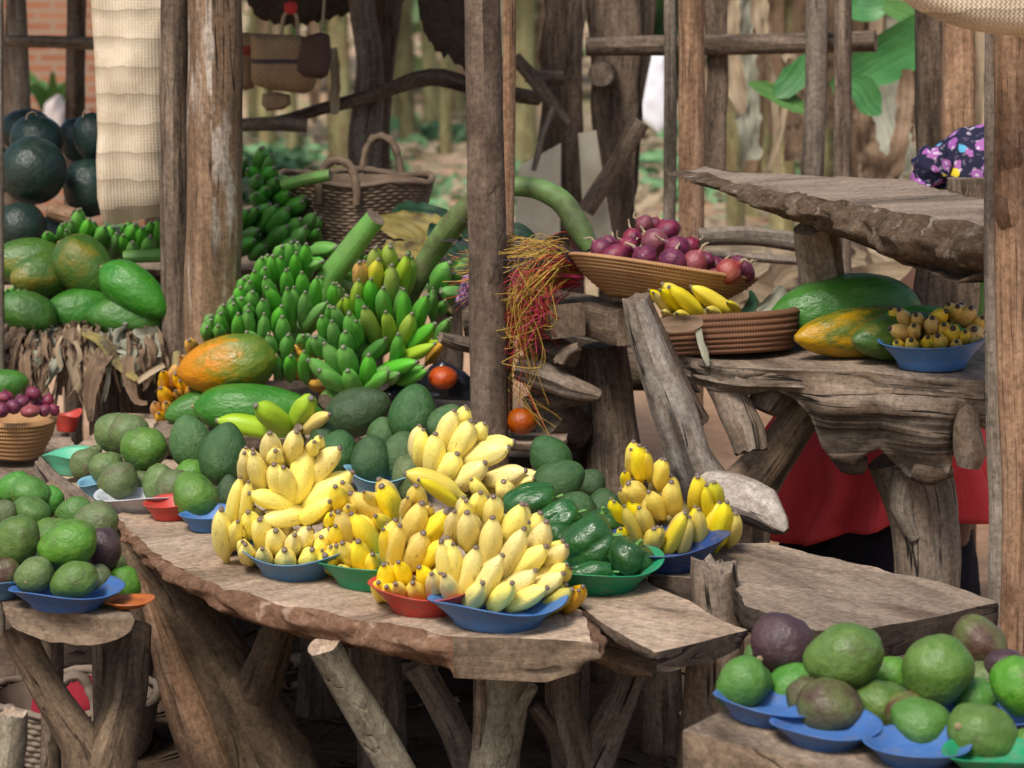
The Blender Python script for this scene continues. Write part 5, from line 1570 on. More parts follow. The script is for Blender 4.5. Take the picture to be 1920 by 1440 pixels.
def fruit(kind, name, label, cat, cx, cy, w, h, Y, ang=0, mat=None, group=None, yaw=None, depth=None, tip=0, var=None):
    """cx, cy, w, h: where it shows in the photo (px); ang: lean in the picture plane (deg); tip: lean to the viewer (deg)."""
    CNT[0] += 1
    me = fruit_mesh(kind, (CNT[0] % 5) if var is None else var, mat)
    m = mpp(cx, cy, Y)
    if 45 < abs(ang) < 135: w, h = h, w
    o = bpy.data.objects.new(name, me)
    COL.objects.link(o)
    o.location = W(cx, cy, Y)
    yw = random.Random(CNT[0] * 7).uniform(0, 2 * PI) if yaw is None else yaw
    o.rotation_euler = (Matrix.Rotation(R(ang), 3, 'Y') @ Matrix.Rotation(R(tip), 3, 'X') @ Matrix.Rotation(yw, 3, 'Z')).to_euler()
    if kind == "onion": w, h = w * 1.14, h * 1.14
    if kind == "pepper": w, h = w * 1.08, h * 1.1
    s = w * m / 2
    o.scale = (s, s if depth is None else s * depth, h * m / 2)
    return tag(o, label, cat, group)


def scar(o, px, py, Y, r=0.006):
    """A dry stem scar on a fruit, facing the viewer."""
    me = ball_mesh("stem_scar", M["scar"], 12, 8, lambda d: d * (1 + 0.2 * noise.noise(d * 3)))
    s = bpy.data.objects.new("stem_scar", me)
    COL.objects.link(s)
    bpy.context.view_layer.update()
    s.parent = o
    mw = Matrix.Translation(W(px, py, Y)) @ Matrix.Diagonal((r, r * 0.4, r, 1))
    s.matrix_world = o.matrix_world.inverted() @ mw
    s.matrix_local = o.matrix_world.inverted() @ mw
    return s


# foreground bench
MG = "mangoes on the plates"
FG = [
    ("purple", "dark purple mango topping the left plate of the corner bench", 1465, 1207, 122, 116, 4.50, 20),
    ("bright", "bright green mango at the left end of the corner bench plates", 1392, 1282, 110, 100, 4.41, 50),
    ("bright", "long light green mango lying beside the purple mango", 1484, 1288, 112, 88, 4.45, 70),
    ("green", "large green mango topping the middle plate of the corner bench", 1582, 1232, 148, 122, 4.36, 76),
    ("brown", "brown blushed mango in front on the middle blue plate", 1555, 1327, 128, 104, 4.29, 15),
    ("brown", "brown mango half hidden left of the brown blushed one", 1512, 1312, 76, 92, 4.35, 0),
    ("green", "green mango at the right of the middle blue plate", 1650, 1324, 114, 98, 4.35, 10),
    ("green", "small bit of green mango behind the big topping mango", 1668, 1270, 76, 80, 4.46, 10),
    ("green", "green mango topping the right plates of the corner bench", 1758, 1257, 130, 132, 4.30, 0),
    ("bright", "round bright green mango in the right blue plate", 1728, 1358, 118, 96, 4.21, 12),
    ("brown", "dull brown mango behind the round bright green one", 1700, 1342, 84, 92, 4.28, 0),
    ("bright", "yellow-green mango wedged between the right plates", 1828, 1308, 90, 70, 4.33, 0),
    ("green", "large green mango with a pale stem scar in the bottom right corner", 1840, 1380, 138, 118, 4.15, 30),
    ("brown", "mango half green half brown at the back right of the corner bench", 1835, 1206, 110, 92, 4.50, 40),
    ("green", "green mango cut by the right picture edge", 1912, 1286, 108, 112, 4.24, 0),
    ("purple", "purplish mango peeping out at the right picture edge", 1884, 1248, 74, 62, 4.40, 0),
    ("dull", "small dull mango behind the right topping mango", 1845, 1272, 84, 62, 4.42, 0),
    ("green", "mango at the very bottom right corner edge", 1928, 1408, 80, 84, 4.14, 0),
    ("bright", "pale mango seen behind the purple mango", 1425, 1232, 60, 60, 4.58, 0),
]
MF = []
for k, lab, x, y, w, h, Y, a in FG:
    MF.append(fruit("mango", "mango", lab, "mango", x, y, w, h, Y, a, "mango_" + k, MG))
bpy.context.view_layer.update()
scar(MF[0], 1424, 1236, 4.465)
scar(MF[12], 1797, 1362, 4.112)

LG = [
    ("green", "scarred green mango topping the blue plate on the log stool", 127, 1020, 112, 90, 5.05, 70),
    ("green", "green mango with a brownish top at the left edge above the stool", 34, 1014, 82, 100, 5.08, 10),
    ("purple", "purple mango behind the scarred one on the stool", 194, 1032, 70, 88, 5.14, 0),
    ("dull", "yellowish green mango with a dry scar at the left of the stool plate", 64, 1078, 76, 64, 5.0, 60),
    ("green", "round green mango in front on the stool plate", 138, 1088, 91, 70, 4.98, 70),
    ("dull", "shaded mango right of the round one on the stool", 184, 1090, 48, 66, 5.06, 0),
    ("green", "dark mango on the orange plate of the stool", 230, 1098, 66, 76, 5.14, 0),
    ("brown", "dusky mango at the left picture edge of the stool", 8, 1076, 60, 62, 5.04, 0),
    ("bright", "mango at the top left of the left heap", 27, 916, 72, 60, 5.52, 60),
    ("bright", "round mango right of the top left one in the left heap", 57, 927, 76, 66, 5.46, 20),
    ("bright", "pale mango behind the broken board in the left heap", 92, 940, 56, 60, 5.48, 0),
    ("bright", "striped green mango low in the left heap", 58, 962, 74, 62, 5.38, 20),
    ("bright", "mango right of the broken leaf in the left heap", 138, 962, 74, 58, 5.42, 70),
    ("dull", "mango beside the slab leg at the right of the left heap", 176, 982, 94, 76, 5.36, 60),
    ("dull", "mango at the left edge under the left heap", 8, 966, 52, 56, 5.36, 0),
    ("green", "mango deep between the stool mangoes", 92, 1050, 70, 60, 5.18, 0),
    ("dull", "mango hidden low behind the purple stool mango", 210, 1066, 60, 60, 5.24, 0),
    ("green", "mango bearing the left heap from below", 100, 1010, 80, 80, 5.34, 0),
]
ML = []
for k, lab, x, y, w, h, Y, a in LG:
    ML.append(fruit("mango", "mango", lab, "mango", x, y, w, h, Y, a, "mango_" + k, MG))
bpy.context.view_layer.update()
scar(ML[3], 50, 1090, 4.972, 0.005)

MID = [
    ("mango", "dull", "hindmost round mango on the white basin", 214, 813, 72, 78, 6.26, 0),
    ("mango", "dull", "brownish green mango high on the white basin", 243, 815, 76, 78, 6.2, 0),
    ("mango", "green", "dark green round mango right on the white basin", 271, 843, 89, 84, 6.08, 10),
    ("mango", "dull", "leftmost mango on the white basin", 163, 872, 62, 64, 6.16, 0),
    ("mango", "dull", "mango second from left on the white basin", 200, 879, 70, 64, 6.1, 0),
    ("mango", "dull", "speckled mango front on the white basin", 220, 902, 78, 67, 5.98, 60),
    ("mango", "dull", "small tan fruit topping the leftmost basin mango", 175, 848, 36, 24, 6.22, 60),
    ("avocado", "avocado_mid", "upright avocado left of the biggest one", 357, 828, 82, 104, 6.05, -12),
    ("avocado", "avocado", "biggest upright dark avocado left of the pale bananas", 420, 852, 92, 124, 5.92, 10),
    ("mango", "dull", "mango at the left of the orange-red plate", 299, 911, 64, 82, 5.96, 8),
    ("mango", "dull", "mango in the middle of the orange-red plate", 324, 919, 64, 80, 5.90, 10),
    ("mango", "green", "mango tucked below the two upright avocados", 362, 888, 64, 54, 5.98, 0),
    ("mango", "green", "large dark mango over the blue plate edge", 366, 931, 95, 80, 5.76, 40),
    ("mango", "dull", "mango in shade left of the orange-red plate", 268, 912, 50, 62, 6.04, 0),
    ("avocado", "avocado", "avocado in shade behind the pale bananas", 430, 930, 52, 82, 5.86, 0),
    ("avocado", "avocado", "wide avocado lying high at the left of the middle heap", 672, 771, 128, 92, 6.36, 68),
    ("avocado", "avocado", "tall avocado standing at the top of the middle heap", 775, 776, 92, 116, 6.28, 8),
    ("avocado", "avocado", "egg-shaped avocado over the pale blue bowl", 696, 860, 76, 92, 6.08, 4),
    ("avocado", "avocado", "avocado left of the egg-shaped one", 634, 849, 78, 88, 6.14, 15),
    ("avocado", "avocado_mid", "small avocado between the two upper ones", 718, 811, 60, 60, 6.3, 0),
    ("avocado", "avocado_mid", "avocado right of the egg-shaped one", 752, 853, 76, 92, 6.1, 12),
    ("mango", "dull", "mottled purple-green mango left of the rear bananas", 767, 902, 64, 98, 5.98, -6),
    ("avocado", "avocado_mid", "avocado peeping above the rear bananas", 842, 795, 80, 78, 6.12, 20),
    ("avocado", "avocado", "avocado in shade left of the bowl heap", 608, 822, 56, 70, 6.26, 0),
    ("avocado", "avocado", "topmost avocado right of the rear bananas", 1031, 857, 78, 90, 6.0, -35),
    ("avocado", "avocado", "large glossy avocado right of the rear bananas", 1048, 903, 106, 84, 5.78, 62),
    ("avocado", "avocado", "avocado half hidden right of the large glossy one", 1108, 906, 60, 56, 5.9, 40),
    ("avocado", "avocado", "avocado just above the green peppers", 1084, 952, 78, 62, 5.62, 20),
    ("avocado", "avocado", "avocado between the peppers and the right bananas", 1132, 946, 64, 62, 5.74, 0),
    ("avocado", "avocado", "hidden avocado under the topmost one", 1010, 920, 80, 80, 5.92, 0),
    ("avocado", "avocado", "avocado far in the shade below the rear bananas", 560, 905, 70, 80, 6.1, 0),
]
for kind, k, lab, x, y, w, h, Y, a in MID:
    fruit(kind, kind, lab, kind, x, y, w, h, Y, a, k if kind == "avocado" else "mango_" + k, MG if kind == "mango" else "avocados on the back table")

# watermelons
for lab, x, y, w, h, Y in [
    ("largest watermelon in front of the heap", 62, 320, 126, 132, 7.80), ("watermelon at the lower left edge of the heap", 38, 428, 100, 104, 7.70),
    ("watermelon behind and above the largest one", 70, 262, 104, 96, 8.05), ("hindmost watermelon at the top left", 48, 244, 100, 84, 8.25),
    ("darkest watermelon beside the palm bag", 168, 352, 100, 116, 7.95), ("watermelon high beside the palm bag", 176, 258, 76, 100, 8.05),
    ("watermelon between the two top ones in shade", 142, 262, 66, 86, 8.3), ("watermelon at the left picture edge", -30, 320, 110, 120, 8.0),
    ("watermelon hidden behind the palm bag", 235, 330, 110, 116, 8.05), ("lowest watermelon behind the papayas", 120, 440, 100, 96, 7.98)]:
    o = fruit("melon", "watermelon", lab, "watermelon", x, y, w, h, Y, random.uniform(-20, 20), "melon", "watermelons on the rear bench")
    if "above the largest" in lab or "high beside" in lab:
        mb = MB()
        p = W(x, y - h * 0.47, Y - 0.02)
        add_limb(mb, [p, p + Vector((-0.01, -0.01, 0.012)), p + Vector((-0.028, -0.01, 0.004)), p + Vector((-0.03, -0.02, -0.014))], [0.002] * 4, seg=6, step=0.006, rough=0)
        s = link("curly_stem", mb.mesh("curly_stem", [M["cord"]] * 2))
        bpy.context.view_layer.update()
        s.parent = o
        s.matrix_parent_inverse = o.matrix_world.inverted()

# papayas


def papaya(label, x0, y0, x1, y1, w, Y, mat, dy=0.0, var=None):
    """(x0, y0) narrow tip, (x1, y1) stem end."""
    a, b = W(x0, y0, Y), W(x1, y1, Y + dy)
    ax = (a - b)
    q = ax.to_track_quat('Z', 'Y')
    CNT[0] += 1
    me = fruit_mesh("papaya", (CNT[0] % 3) if var is None else var, mat)
    o = bpy.data.objects.new("papaya", me)
    COL.objects.link(o)
    o.location = (a + b) / 2
    o.rotation_euler = q.to_euler()
    r = w / 2 * mpp(x0, y0, Y)
    o.scale = (r, r, ax.length / 2 / 1.03)
    tag(o, label, "papaya", "papayas on the shelves")
    mb = MB()
    add_limb(mb, [Vector((0, 0, -0.97)), Vector((0.02, 0, -1.08))], [0.10, 0.08], seg=10, step=0.05, rough=0.2)
    s = link("stem", mb.mesh("stem", [M["scar"]] * 2))
    s.parent = o
    return o


papaya("green papaya at the right front of the papaya shelf", 163, 592, 318, 596, 86, 7.2, "pap_green", 0.05)
papaya("green papaya in the middle front of the papaya shelf", 86, 582, 214, 584, 88, 7.28, "pap_green", 0.08)
papaya("yellowish papaya squeezed between the front papayas", 62, 584, 150, 592, 70, 7.40, "pap_yellow", 0.08)
papaya("glossy green papaya at the left front of the papaya shelf", -6, 566, 104, 606, 84, 7.22, "pap_green", 0.03)
papaya("large papaya at the upper left of the papaya shelf", -20, 488, 124, 498, 96, 7.44, "pap_yellow", 0.05)
papaya("ribbed yellow papaya in the upper row", 22, 524, 132, 508, 84, 7.32, "pap_yellow", 0.12)
papaya("olive-yellow papaya standing highest on the shelf", 205, 545, 112, 456, 102, 7.34, "pap_yellow", 0.05)
papaya("long green papaya sloping down to the double post", 316, 590, 192, 502, 86, 7.18, "pap_green", 0.05)
papaya("ripe orange papaya with green flank beside the double post", 334, 700, 516, 668, 112, 6.74, "pap_orange", 0.0, var=1)
papaya("large green papaya below the ripe orange one", 604, 776, 366, 762, 96, 6.62, "pap_green", 0.0)
papaya("small green papaya peeping left of the large green one", 310, 782, 420, 752, 66, 6.72, "pap_green", 0.05)
papaya("large green papaya on the driftwood table", 1450, 588, 1722, 578, 140, 6.18, "pap_green", 0.08, var=2)
papaya("mottled orange papaya in front on the driftwood table", 1493, 634, 1740, 612, 100, 6.02, "pap_mottle", 0.12)
papaya("yellow-ended papaya beside the blue bowl", 1600, 638, 1790, 626, 96, 5.95, "pap_yellow", 0.14)
papaya("green papaya behind the blue bowl", 1640, 604, 1830, 640, 100, 6.06, "pap_green", 0.05)

# tomatoes
fruit("tomato", "tomato", "red tomato lying in the black plastic bag", "tomato", 831, 708, 56, 46, 6.66, 0, "tomato")
fruit("tomato", "tomato", "orange-brown tomato on the dark step right of the central post", "tomato", 978, 789, 58, 54, 6.42, 0, "tomato_orange")

# peppers
for lab, x, y, w, h, Y, a in [
    ("largest glossy green pepper in the middle of the green plate", 1104, 1020, 108, 94, 5.24, 70), ("small dark pepper at the right rim of the green plate", 1180, 1045, 80, 70, 5.19, 30),
    ("flat pepper lying at the front rim of the green plate", 1106, 1076, 92, 42, 5.12, 84), ("topmost bright pepper behind the pale bananas", 994, 942, 108, 64, 5.5, 80),
    ("crinkled pepper between the topmost and the largest one", 1046, 974, 92, 56, 5.38, 70), ("dark pepper in shade behind the pale bananas", 1036, 1005, 70, 60, 5.36, 0),
    ("pepper hidden at the back of the green plate", 1130, 985, 80, 60, 5.42, 0)]:
    o = fruit("pepper", "bell_pepper", lab, "pepper", x, y, w, h, Y, a, "pepper", "green peppers on the green plate")
    mb = MB()
    add_limb(mb, [Vector((0, 0, 0.58)), Vector((0.02, 0, 0.85)), Vector((0.10, 0, 1.08))], [0.13, 0.09, 0.08], seg=8, step=0.06, rough=0.1)
    s = link("stem", mb.mesh("stem", [M["stalk"]] * 2))
    s.parent = o

# onions
OG = "red onions heaped in the tilted basket"
ON = [(1252, 433, 46, 40, 6.44, "highest plump red onion at the right of the heap", "onion"), (1228, 453, 50, 46, 6.38, "pinkish tan onion high in the middle of the heap", "onion_tan"),
      (1153, 481, 56, 40, 6.34, "wide dark onion low at the left of the heap", "onion"), (1208, 484, 46, 44, 6.30, "glossy round onion low in the middle of the heap", "onion"),
      (1261, 492, 50, 48, 6.27, "crinkled bright onion right of the glossy round one", "onion"), (1270, 467, 50, 44, 6.34, "onion above the crinkled bright one", "onion"),
      (1302, 493, 42, 50, 6.28, "brownish onion right of the crinkled bright one", "onion_tan"), (1366, 509, 48, 44, 6.28, "large pink onion by itself at the right rim", "onion_tan"),
      (1392, 504, 34, 52, 6.33, "tall onion behind the large pink one", "onion"), (1325, 488, 28, 30, 6.34, "small onion beside the dry necks at right", "onion"),
      (1343, 516, 30, 22, 6.28, "pale small onion at the right rim", "onion_tan"), (1126, 466, 36, 36, 6.36, "dark onion highest at the left end", "onion"),
      (1142, 458, 32, 30, 6.42, "onion behind the dark left-end one", "onion"), (1178, 461, 34, 34, 6.36, "dark onion in the left middle", "onion"),
      (1186, 447, 34, 38, 6.44, "onion above the left middle one", "onion"), (1208, 420, 30, 32, 6.5, "topmost reddish onion of the heap", "onion_tan"),
      (1124, 475, 30, 26, 6.38, "purple onion at the far left rim", "onion"), (1176, 478, 30, 32, 6.38, "onion between the wide and the glossy one", "onion"),
      (1228, 420, 24, 26, 6.54, "small dark onion beside the topmost one", "onion"), (1296, 460, 30, 30, 6.42, "onion at the right slope of the heap", "onion"),
      (1240, 480, 36, 38, 6.44, "onion inside the heap", "onion"), (1150, 466, 34, 34, 6.45, "onion inside the left of the heap", "onion"), (1340, 500, 40, 36, 6.38, "onion behind the pale small one", "onion")]
rn = random.Random(3)
for x, y, w, h, Y, lab, m in ON:
    o = fruit("onion", "red_onion", lab, "onion", x, y, w, h, Y, rn.uniform(-60, 60), m, OG, tip=rn.uniform(-50, 20))
    mb = MB()
    zt = 1.18
    add_limb(mb, [Vector((0, 0, zt - 0.12)), Vector((0.05, 0.02, zt + 0.2)), Vector((rn.uniform(-.5, .5), rn.uniform(-.4, .4), zt + rn.uniform(0.35, 0.8)))], [0.13, 0.10, 0.05], seg=7, step=0.08, rough=0.4, seed=x)
    s = link("dry_neck", mb.mesh("dry_neck", [M["root"]] * 2))
    s.parent = o
OG2 = "small red onions heaped in the left basket"
for x, y, w, h, Y, lab, m in [
    (62, 739, 27, 26, 6.45, "topmost small onion of the left basket", "onion"), (90, 751, 20, 24, 6.45, "small pink onion right of the topmost one", "onion"), (84, 770, 22, 22, 6.36, "small onion at the right rim of the left basket", "onion"),
    (57, 771, 34, 24, 6.34, "pale wide onion at the front rim of the left basket", "onion_tan"), (40, 754, 28, 24, 6.42, "onion left below the topmost one", "onion"), (25, 763, 26, 26, 6.38, "onion in the middle of the left basket", "onion"),
    (4, 769, 28, 26, 6.36, "onion at the left picture edge", "onion"), (101, 769, 20, 22, 6.42, "rightmost onion against the red plate", "onion"), (10, 745, 28, 24, 6.5, "onion at the back of the left basket", "onion"), (70, 762, 26, 26, 6.48, "onion under the topmost one", "onion")]:
    fruit("onion", "red_onion", lab, "onion", x, y, w, h, Y, rn.uniform(-60, 60), m, OG2, tip=rn.uniform(-50, 20))
fruit("papaya", "green_melon", "green fruit behind the left onion basket", "melon", 6, 722, 92, 60, 6.75, 78, "pap_green")
# ---------------------------------------------------------------- bananas
FIN = {}
PROF = [(0.0, 0.34), (0.06, 0.38), (0.13, 0.52), (0.22, 0.80), (0.33, 0.96), (0.47, 1.0), (0.60, 0.985), (0.70, 0.93), (0.785, 0.82), (0.85, 0.66), (0.90, 0.48), (0.935, 0.34), (0.96, 0.27), (0.988, 0.26), (1.0, 0.20)]


def finger_mesh(var, mat):
    key = (var, mat)
    if key in FIN: return FIN[key]
    rr = random.Random(var * 13 + 5)
    bow = (0.12, 0.20, 0.30, 0.42, 0.16, 0.25)[var % 6]
    seg = 15
    mb = MB()
    rows = []
    ph = rr.uniform(0, 6)
    fat = rr.uniform(0.93, 1.06)
    for (t, r) in PROF:
        x = bow * 4 * t * (1 - t) * (1 + 0.25 * (t - 0.5))
        row = []
        sl = math.atan2(bow * 4 * (1 - 2 * t), 1)
        for k in range(seg + 1):
            a = 2 * PI * (k % seg) / seg
            f = r * fat * (1 + 0.085 * math.cos(5 * a + ph) * min(1, 4 * t * (1.1 - t)))
            lx = math.cos(a) * f * 0.5
            row.append((mb.vert((x * 0.5 + lx * 1.0, math.sin(a) * f * 0.5, t - lx * math.sin(sl) * 0.12)), (k / seg, t)))
        rows.append(row)
    for i in range(len(PROF) - 1):
        for k in range(seg):
            q = [rows[i][k], rows[i][k + 1], rows[i + 1][k + 1], rows[i + 1][k]]
            mb.face([x[0] for x in q], [x[1] for x in q])
    q = [rows[-1][k] for k in range(seg)]
    c = mb.vert((0, 0, 1.0))
    for k in range(seg):
        mb.face((c, rows[-1][k][0], rows[-1][(k + 1)][0]), [(0.5, 1.0)] * 3)
    me = mb.mesh("finger", M[mat])
    bm = bmesh.new(); bm.from_mesh(me)
    bmesh.ops.remove_doubles(bm, verts=bm.verts, dist=1e-5)
    bm.to_mesh(me); bm.free()
    FIN[key] = me
    return me


def finger(parent, base, tip, diam, mat, var, roll=0.0, bowdir=None):
    ax = tip - base
    z = ax.normalized()
    b = Vector(bowdir or (0, -1, -0.25))
    x = (b - z * b.dot(z))
    if x.length < 1e-4: x = z.orthogonal()
    x = Quaternion(z, roll) @ x.normalized()
    y = z.cross(x)
    m = Matrix((x * diam, y * diam, ax)).transposed().to_4x4()
    o = bpy.data.objects.new("banana_finger", finger_mesh(var, mat))
    COL.objects.link(o)
    o.parent = parent
    m.translation = base - Vector(parent.location)
    o.matrix_local = m
    return o


def hand(name, label, cat, group, org, fingers, wpx, mat, Yc, K, L, D=0.04, mats=None, back=0.05, nback=40, seed=0, core=None, ext=0.25, tilt=0.8, bow=None, hang=False, core_mat="crown", maxd=0.09):
    """fingers: (tip x, tip y, base x, base y[, width[, material]]) read in an enlarged crop org = (x0, y0, zoom)."""
    ox, oy, s = org
    F = []
    for f in fingers:
        F.append((ox + f[0] / s, oy + f[1] / s, ox + f[2] / s, oy + f[3] / s, (f[4] / s if len(f) > 4 and f[4] else wpx), f[5] if len(f) > 5 else mat))
    bx = [f[2] for f in F]; by = [f[3] for f in F]
    cx, rx = (max(bx) + min(bx)) / 2, max(20, (max(bx) - min(bx)) / 2 * 1.15)
    y0, y1 = min(by), max(by)
    root = empty(name, W(cx, y1, Yc), label, cat, group)
    rn = random.Random(seed)
    nb = 0
    for i, (tx, ty, qx, qy, w, m) in enumerate(F):
        u = (qx - cx) / rx
        Yb = Yc + K * (1 - (qy - y0) / max(1, y1 - y0)) - D * math.sqrt(max(0, 1 - u * u)) + rn.uniform(-0.006, 0.006)
        B = W(qx, qy, Yb)
        mm = mpp(qx, qy, Yb)
        l = math.hypot(tx - qx, ty - qy) * mm
        dd = min(maxd, tilt * math.sqrt(max(0, L * L - l * l))) if l < L else 0.0
        T = W(tx, ty, Yb - dd)
        B = B - (T - B) * ext * (1.0 if l > 0.6 * L else 0.7) + Vector((0, 0.012, 0))
        v = rn.randrange(6)
        ro = rn.uniform(-0.8, 0.8)
        finger(root, B, T, w * mm * 1.07 * rn.uniform(0.92, 1.10), m, v, ro, bow)
        if nb < nback and len(F) + nb < 99:
            nb += 1
            off = Vector((rn.uniform(-0.012, 0.012), back * rn.uniform(0.7, 1.5), rn.uniform(-0.02, 0.004)))
            finger(root, B + off, T + off + Vector((0, 0.02, -0.004)), w * mm * 1.08, m, rn.randrange(6), ro, bow)
    mb = MB()
    if core:
        pts, rad = px_path(core)
    else:
        pts = [W(cx, y1 + 4, Yc + 0.035), W(cx, (y0 + y1) / 2, Yc + K * 0.5 + 0.04), W(cx, y0, Yc + K + 0.05)]
        rr = rx * 0.55 * mpp(cx, y1, Yc)
        rad = [rr * 0.5, rr * 0.7, rr * 0.35]
    add_limb(mb, pts, rad, seg=26, step=0.015, rough=0.07, seed=seed, freq=12)
    mb.build("stalk" if core else "crown", [M[core_mat], M["cut_old"]], root)
    return root


C4 = (400, 750, 2.743)
C5 = (380, 400, 3.692)
Z0, Z3 = (0, 0, 3.0), (0, 480, 3.0)
YG = "hands of ripe bananas on the plates"
# A: pale hand on the dull blue plate
hand("banana_hand", "pale hand of bananas with long curved fingers piled at left of the ripe bananas", "bananas", YG, C4,
     [(290, 165, 300, 330, 96), (430, 160, 400, 335, 100), (480, 235, 415, 525, 118), (655, 242, 490, 430, 112), (714, 368, 470, 555, 118), (320, 258, 312, 330, 80), (520, 212, 500, 290, 70),
      (180, 478, 400, 545, 98), (246, 612, 470, 575, 112), (602, 520, 462, 632, 100), (160, 268, 170, 440, 78), (205, 268, 262, 470, 90), (310, 325, 350, 505, 108), (360, 340, 395, 520, 90)],
     36, "ban_pale", 5.36, 0.03, 0.12, D=0.03, seed=11, ext=0.12, bow=(-0.6, -1, -0.3), back=0.04)
hand("banana_hand", "lower hand of small-tipped bananas on the dull blue plate", "bananas", YG, C4,
     [(140, 392, 92, 610, 84), (182, 415, 150, 610, 80), (42, 560, 60, 775, 88), (128, 622, 105, 745, 80), (178, 572, 215, 700, 84), (238, 610, 262, 745, 96), (322, 668, 330, 785, 104), (496, 655, 435, 785, 108), (602, 660, 560, 790, 100),
      (165, 738, 195, 815, 84), (252, 760, 272, 842, 90), (365, 766, 368, 852, 100), (510, 765, 470, 862, 110), (150, 725, 160, 790, 70), (555, 700, 540, 820, 90), (420, 690, 400, 800, 90)],
     33, "ban_pale", 5.335, 0.05, 0.115, D=0.05, seed=12, ext=0.3, back=0.06)
# B
hand("banana_hand", "middle hand of yellow bananas above the green plate", "bananas", YG, C4,
     [(625, 440, 650, 570, 88), (700, 476, 880, 600, 104), (862, 438, 935, 610, 110), (770, 468, 860, 560, 70), (640, 570, 705, 725, 92), (705, 580, 835, 770, 108), (830, 592, 915, 650, 80), (605, 588, 605, 650, 74), (690, 545, 700, 590, 70), (628, 645, 632, 745, 80), (662, 730, 722, 850, 96), (745, 722, 775, 885, 104), (632, 745, 640, 830, 84),
      (572, 795, 610, 870, 100), (605, 752, 640, 820, 70), (655, 860, 695, 925, 80), (712, 882, 762, 985, 108), (850, 900, 800, 965, 110), (820, 790, 850, 880, 90), (560, 770, 580, 850, 70)],
     34, "ban_yellow", 5.265, 0.10, 0.115, D=0.05, seed=13)
# C
hand("banana_hand", "hand of yellow bananas behind the front blue plate on the red plate", "bananas", YG, C4,
     [(1045, 438, 1052, 560, 86), (1075, 525, 1010, 700, 120), (1200, 572, 1075, 735, 110), (962, 640, 935, 840, 100), (872, 660, 885, 810, 80), (1082, 678, 1005, 845, 110), (1175, 718, 1065, 860, 96), (1120, 540, 1110, 620, 60),
      (875, 842, 905, 975, 96), (950, 830, 985, 965, 92), (1055, 855, 1110, 975, 96), (850, 935, 872, 1015, 84), (890, 958, 915, 1025, 80), (935, 942, 972, 1030, 90), (1025, 935, 1062, 1035, 96), (1000, 500, 985, 600, 60)],
     36, "ban_yellow", 5.045, 0.11, 0.115, D=0.04, seed=14)
# D
hand("banana_hand", "front hand of pale yellow bananas on the front blue plate", "bananas", YG, C4,
     [(1375, 472, 1350, 620, 100), (1440, 492, 1425, 655, 110), (1300, 515, 1290, 645, 80), (1592, 528, 1515, 720, 116), (1715, 618, 1625, 785, 108), (1305, 572, 1312, 755, 102), (1437, 598, 1415, 835, 112), (1242, 568, 1235, 725, 84), (1600, 655, 1505, 872, 118), (1715, 748, 1565, 890, 108), (1822, 745, 1705, 870, 96),
      (1170, 725, 1215, 965, 100), (1232, 735, 1245, 955, 90), (1352, 752, 1292, 995, 108), (1492, 792, 1372, 1035, 106), (1662, 872, 1450, 995, 104), (1805, 888, 1605, 1000, 110), (1822, 842, 1700, 930, 80), (1122, 888, 1148, 1030, 84), (1185, 895, 1242, 1042, 92), (1388, 935, 1312, 1055, 96), (1540, 935, 1432, 1065, 96), (1722, 962, 1540, 1066, 100),
      (1850, 970, 1690, 1080, 104, "ban_turn"), (1882, 975, 1815, 1080, 84, "ban_orange")],
     38, "ban_pale", 4.955, 0.12, 0.115, D=0.04, seed=15)
# E
hand("banana_hand", "pale hand of bananas resting high on the avocados before the central post", "bananas", YG, C4,
     [(1082, 148, 1062, 335, 84), (1142, 168, 1135, 392, 102), (1242, 48, 1175, 275, 96), (1305, 42, 1290, 150, 78), (1327, 102, 1235, 305, 108), (1397, 118, 1340, 215, 84), (1257, 272, 1172, 420, 104), (1527, 245, 1290, 325, 120), (1402, 318, 1248, 450, 110), (1612, 362, 1390, 425, 110), (1652, 402, 1500, 435, 76), (1325, 405, 1410, 525, 72), (1492, 415, 1512, 505, 92)],
     37, "ban_pale", 5.80, 0.08, 0.14, D=0.03, seed=16, ext=0.1, maxd=0.05, nback=12)
hand("banana_hand", "pair of greenish yellow bananas below the pale hand on the avocados", "bananas", YG, C4,
     [(978, 378, 1275, 505, 112), (1050, 410, 1262, 560, 70)],
     37, "ban_lemon", 5.70, 0.02, 0.14, D=0.0, seed=17, ext=0.05, bow=(0.3, -0.4, 1), nback=0)
# F
CF = (1120, 800, 4.966)
hand("banana_hand", "hand of deep yellow bananas on the navy plate at right", "bananas", YG, CF,
     [(312, 205, 320, 420, 120), (395, 165, 410, 470, 150), (472, 228, 480, 480, 100), (635, 300, 590, 560, 150), (255, 415, 280, 560, 100), (285, 520, 400, 700, 170), (210, 580, 310, 740, 110), (475, 598, 600, 830, 180), (690, 505, 730, 790, 170), (935, 460, 915, 780, 170)],
     30, "ban_yellow", 5.46, 0.08, 0.115, D=0.05, seed=18, maxd=0.06)
hand("banana_hand", "lower hand of lemon yellow bananas on the navy plate at right", "bananas", YG, CF,
     [(155, 690, 260, 960, 120), (250, 730, 390, 1080, 120), (385, 745, 470, 1000, 140), (215, 940, 300, 1060, 120), (525, 940, 500, 1170, 150), (825, 800, 660, 1150, 150), (860, 830, 780, 1150, 140), (945, 760, 965, 1110, 150), (1010, 540, 1050, 860, 110), (1085, 510, 1130, 760, 140, "ban_turn"), (1210, 690, 1120, 1080, 170), (1290, 800, 1230, 1080, 150, "ban_lemon"), (600, 930, 560, 1130, 90)],
     30, "ban_lemon", 5.40, 0.06, 0.115, D=0.05, seed=19, maxd=0.05)

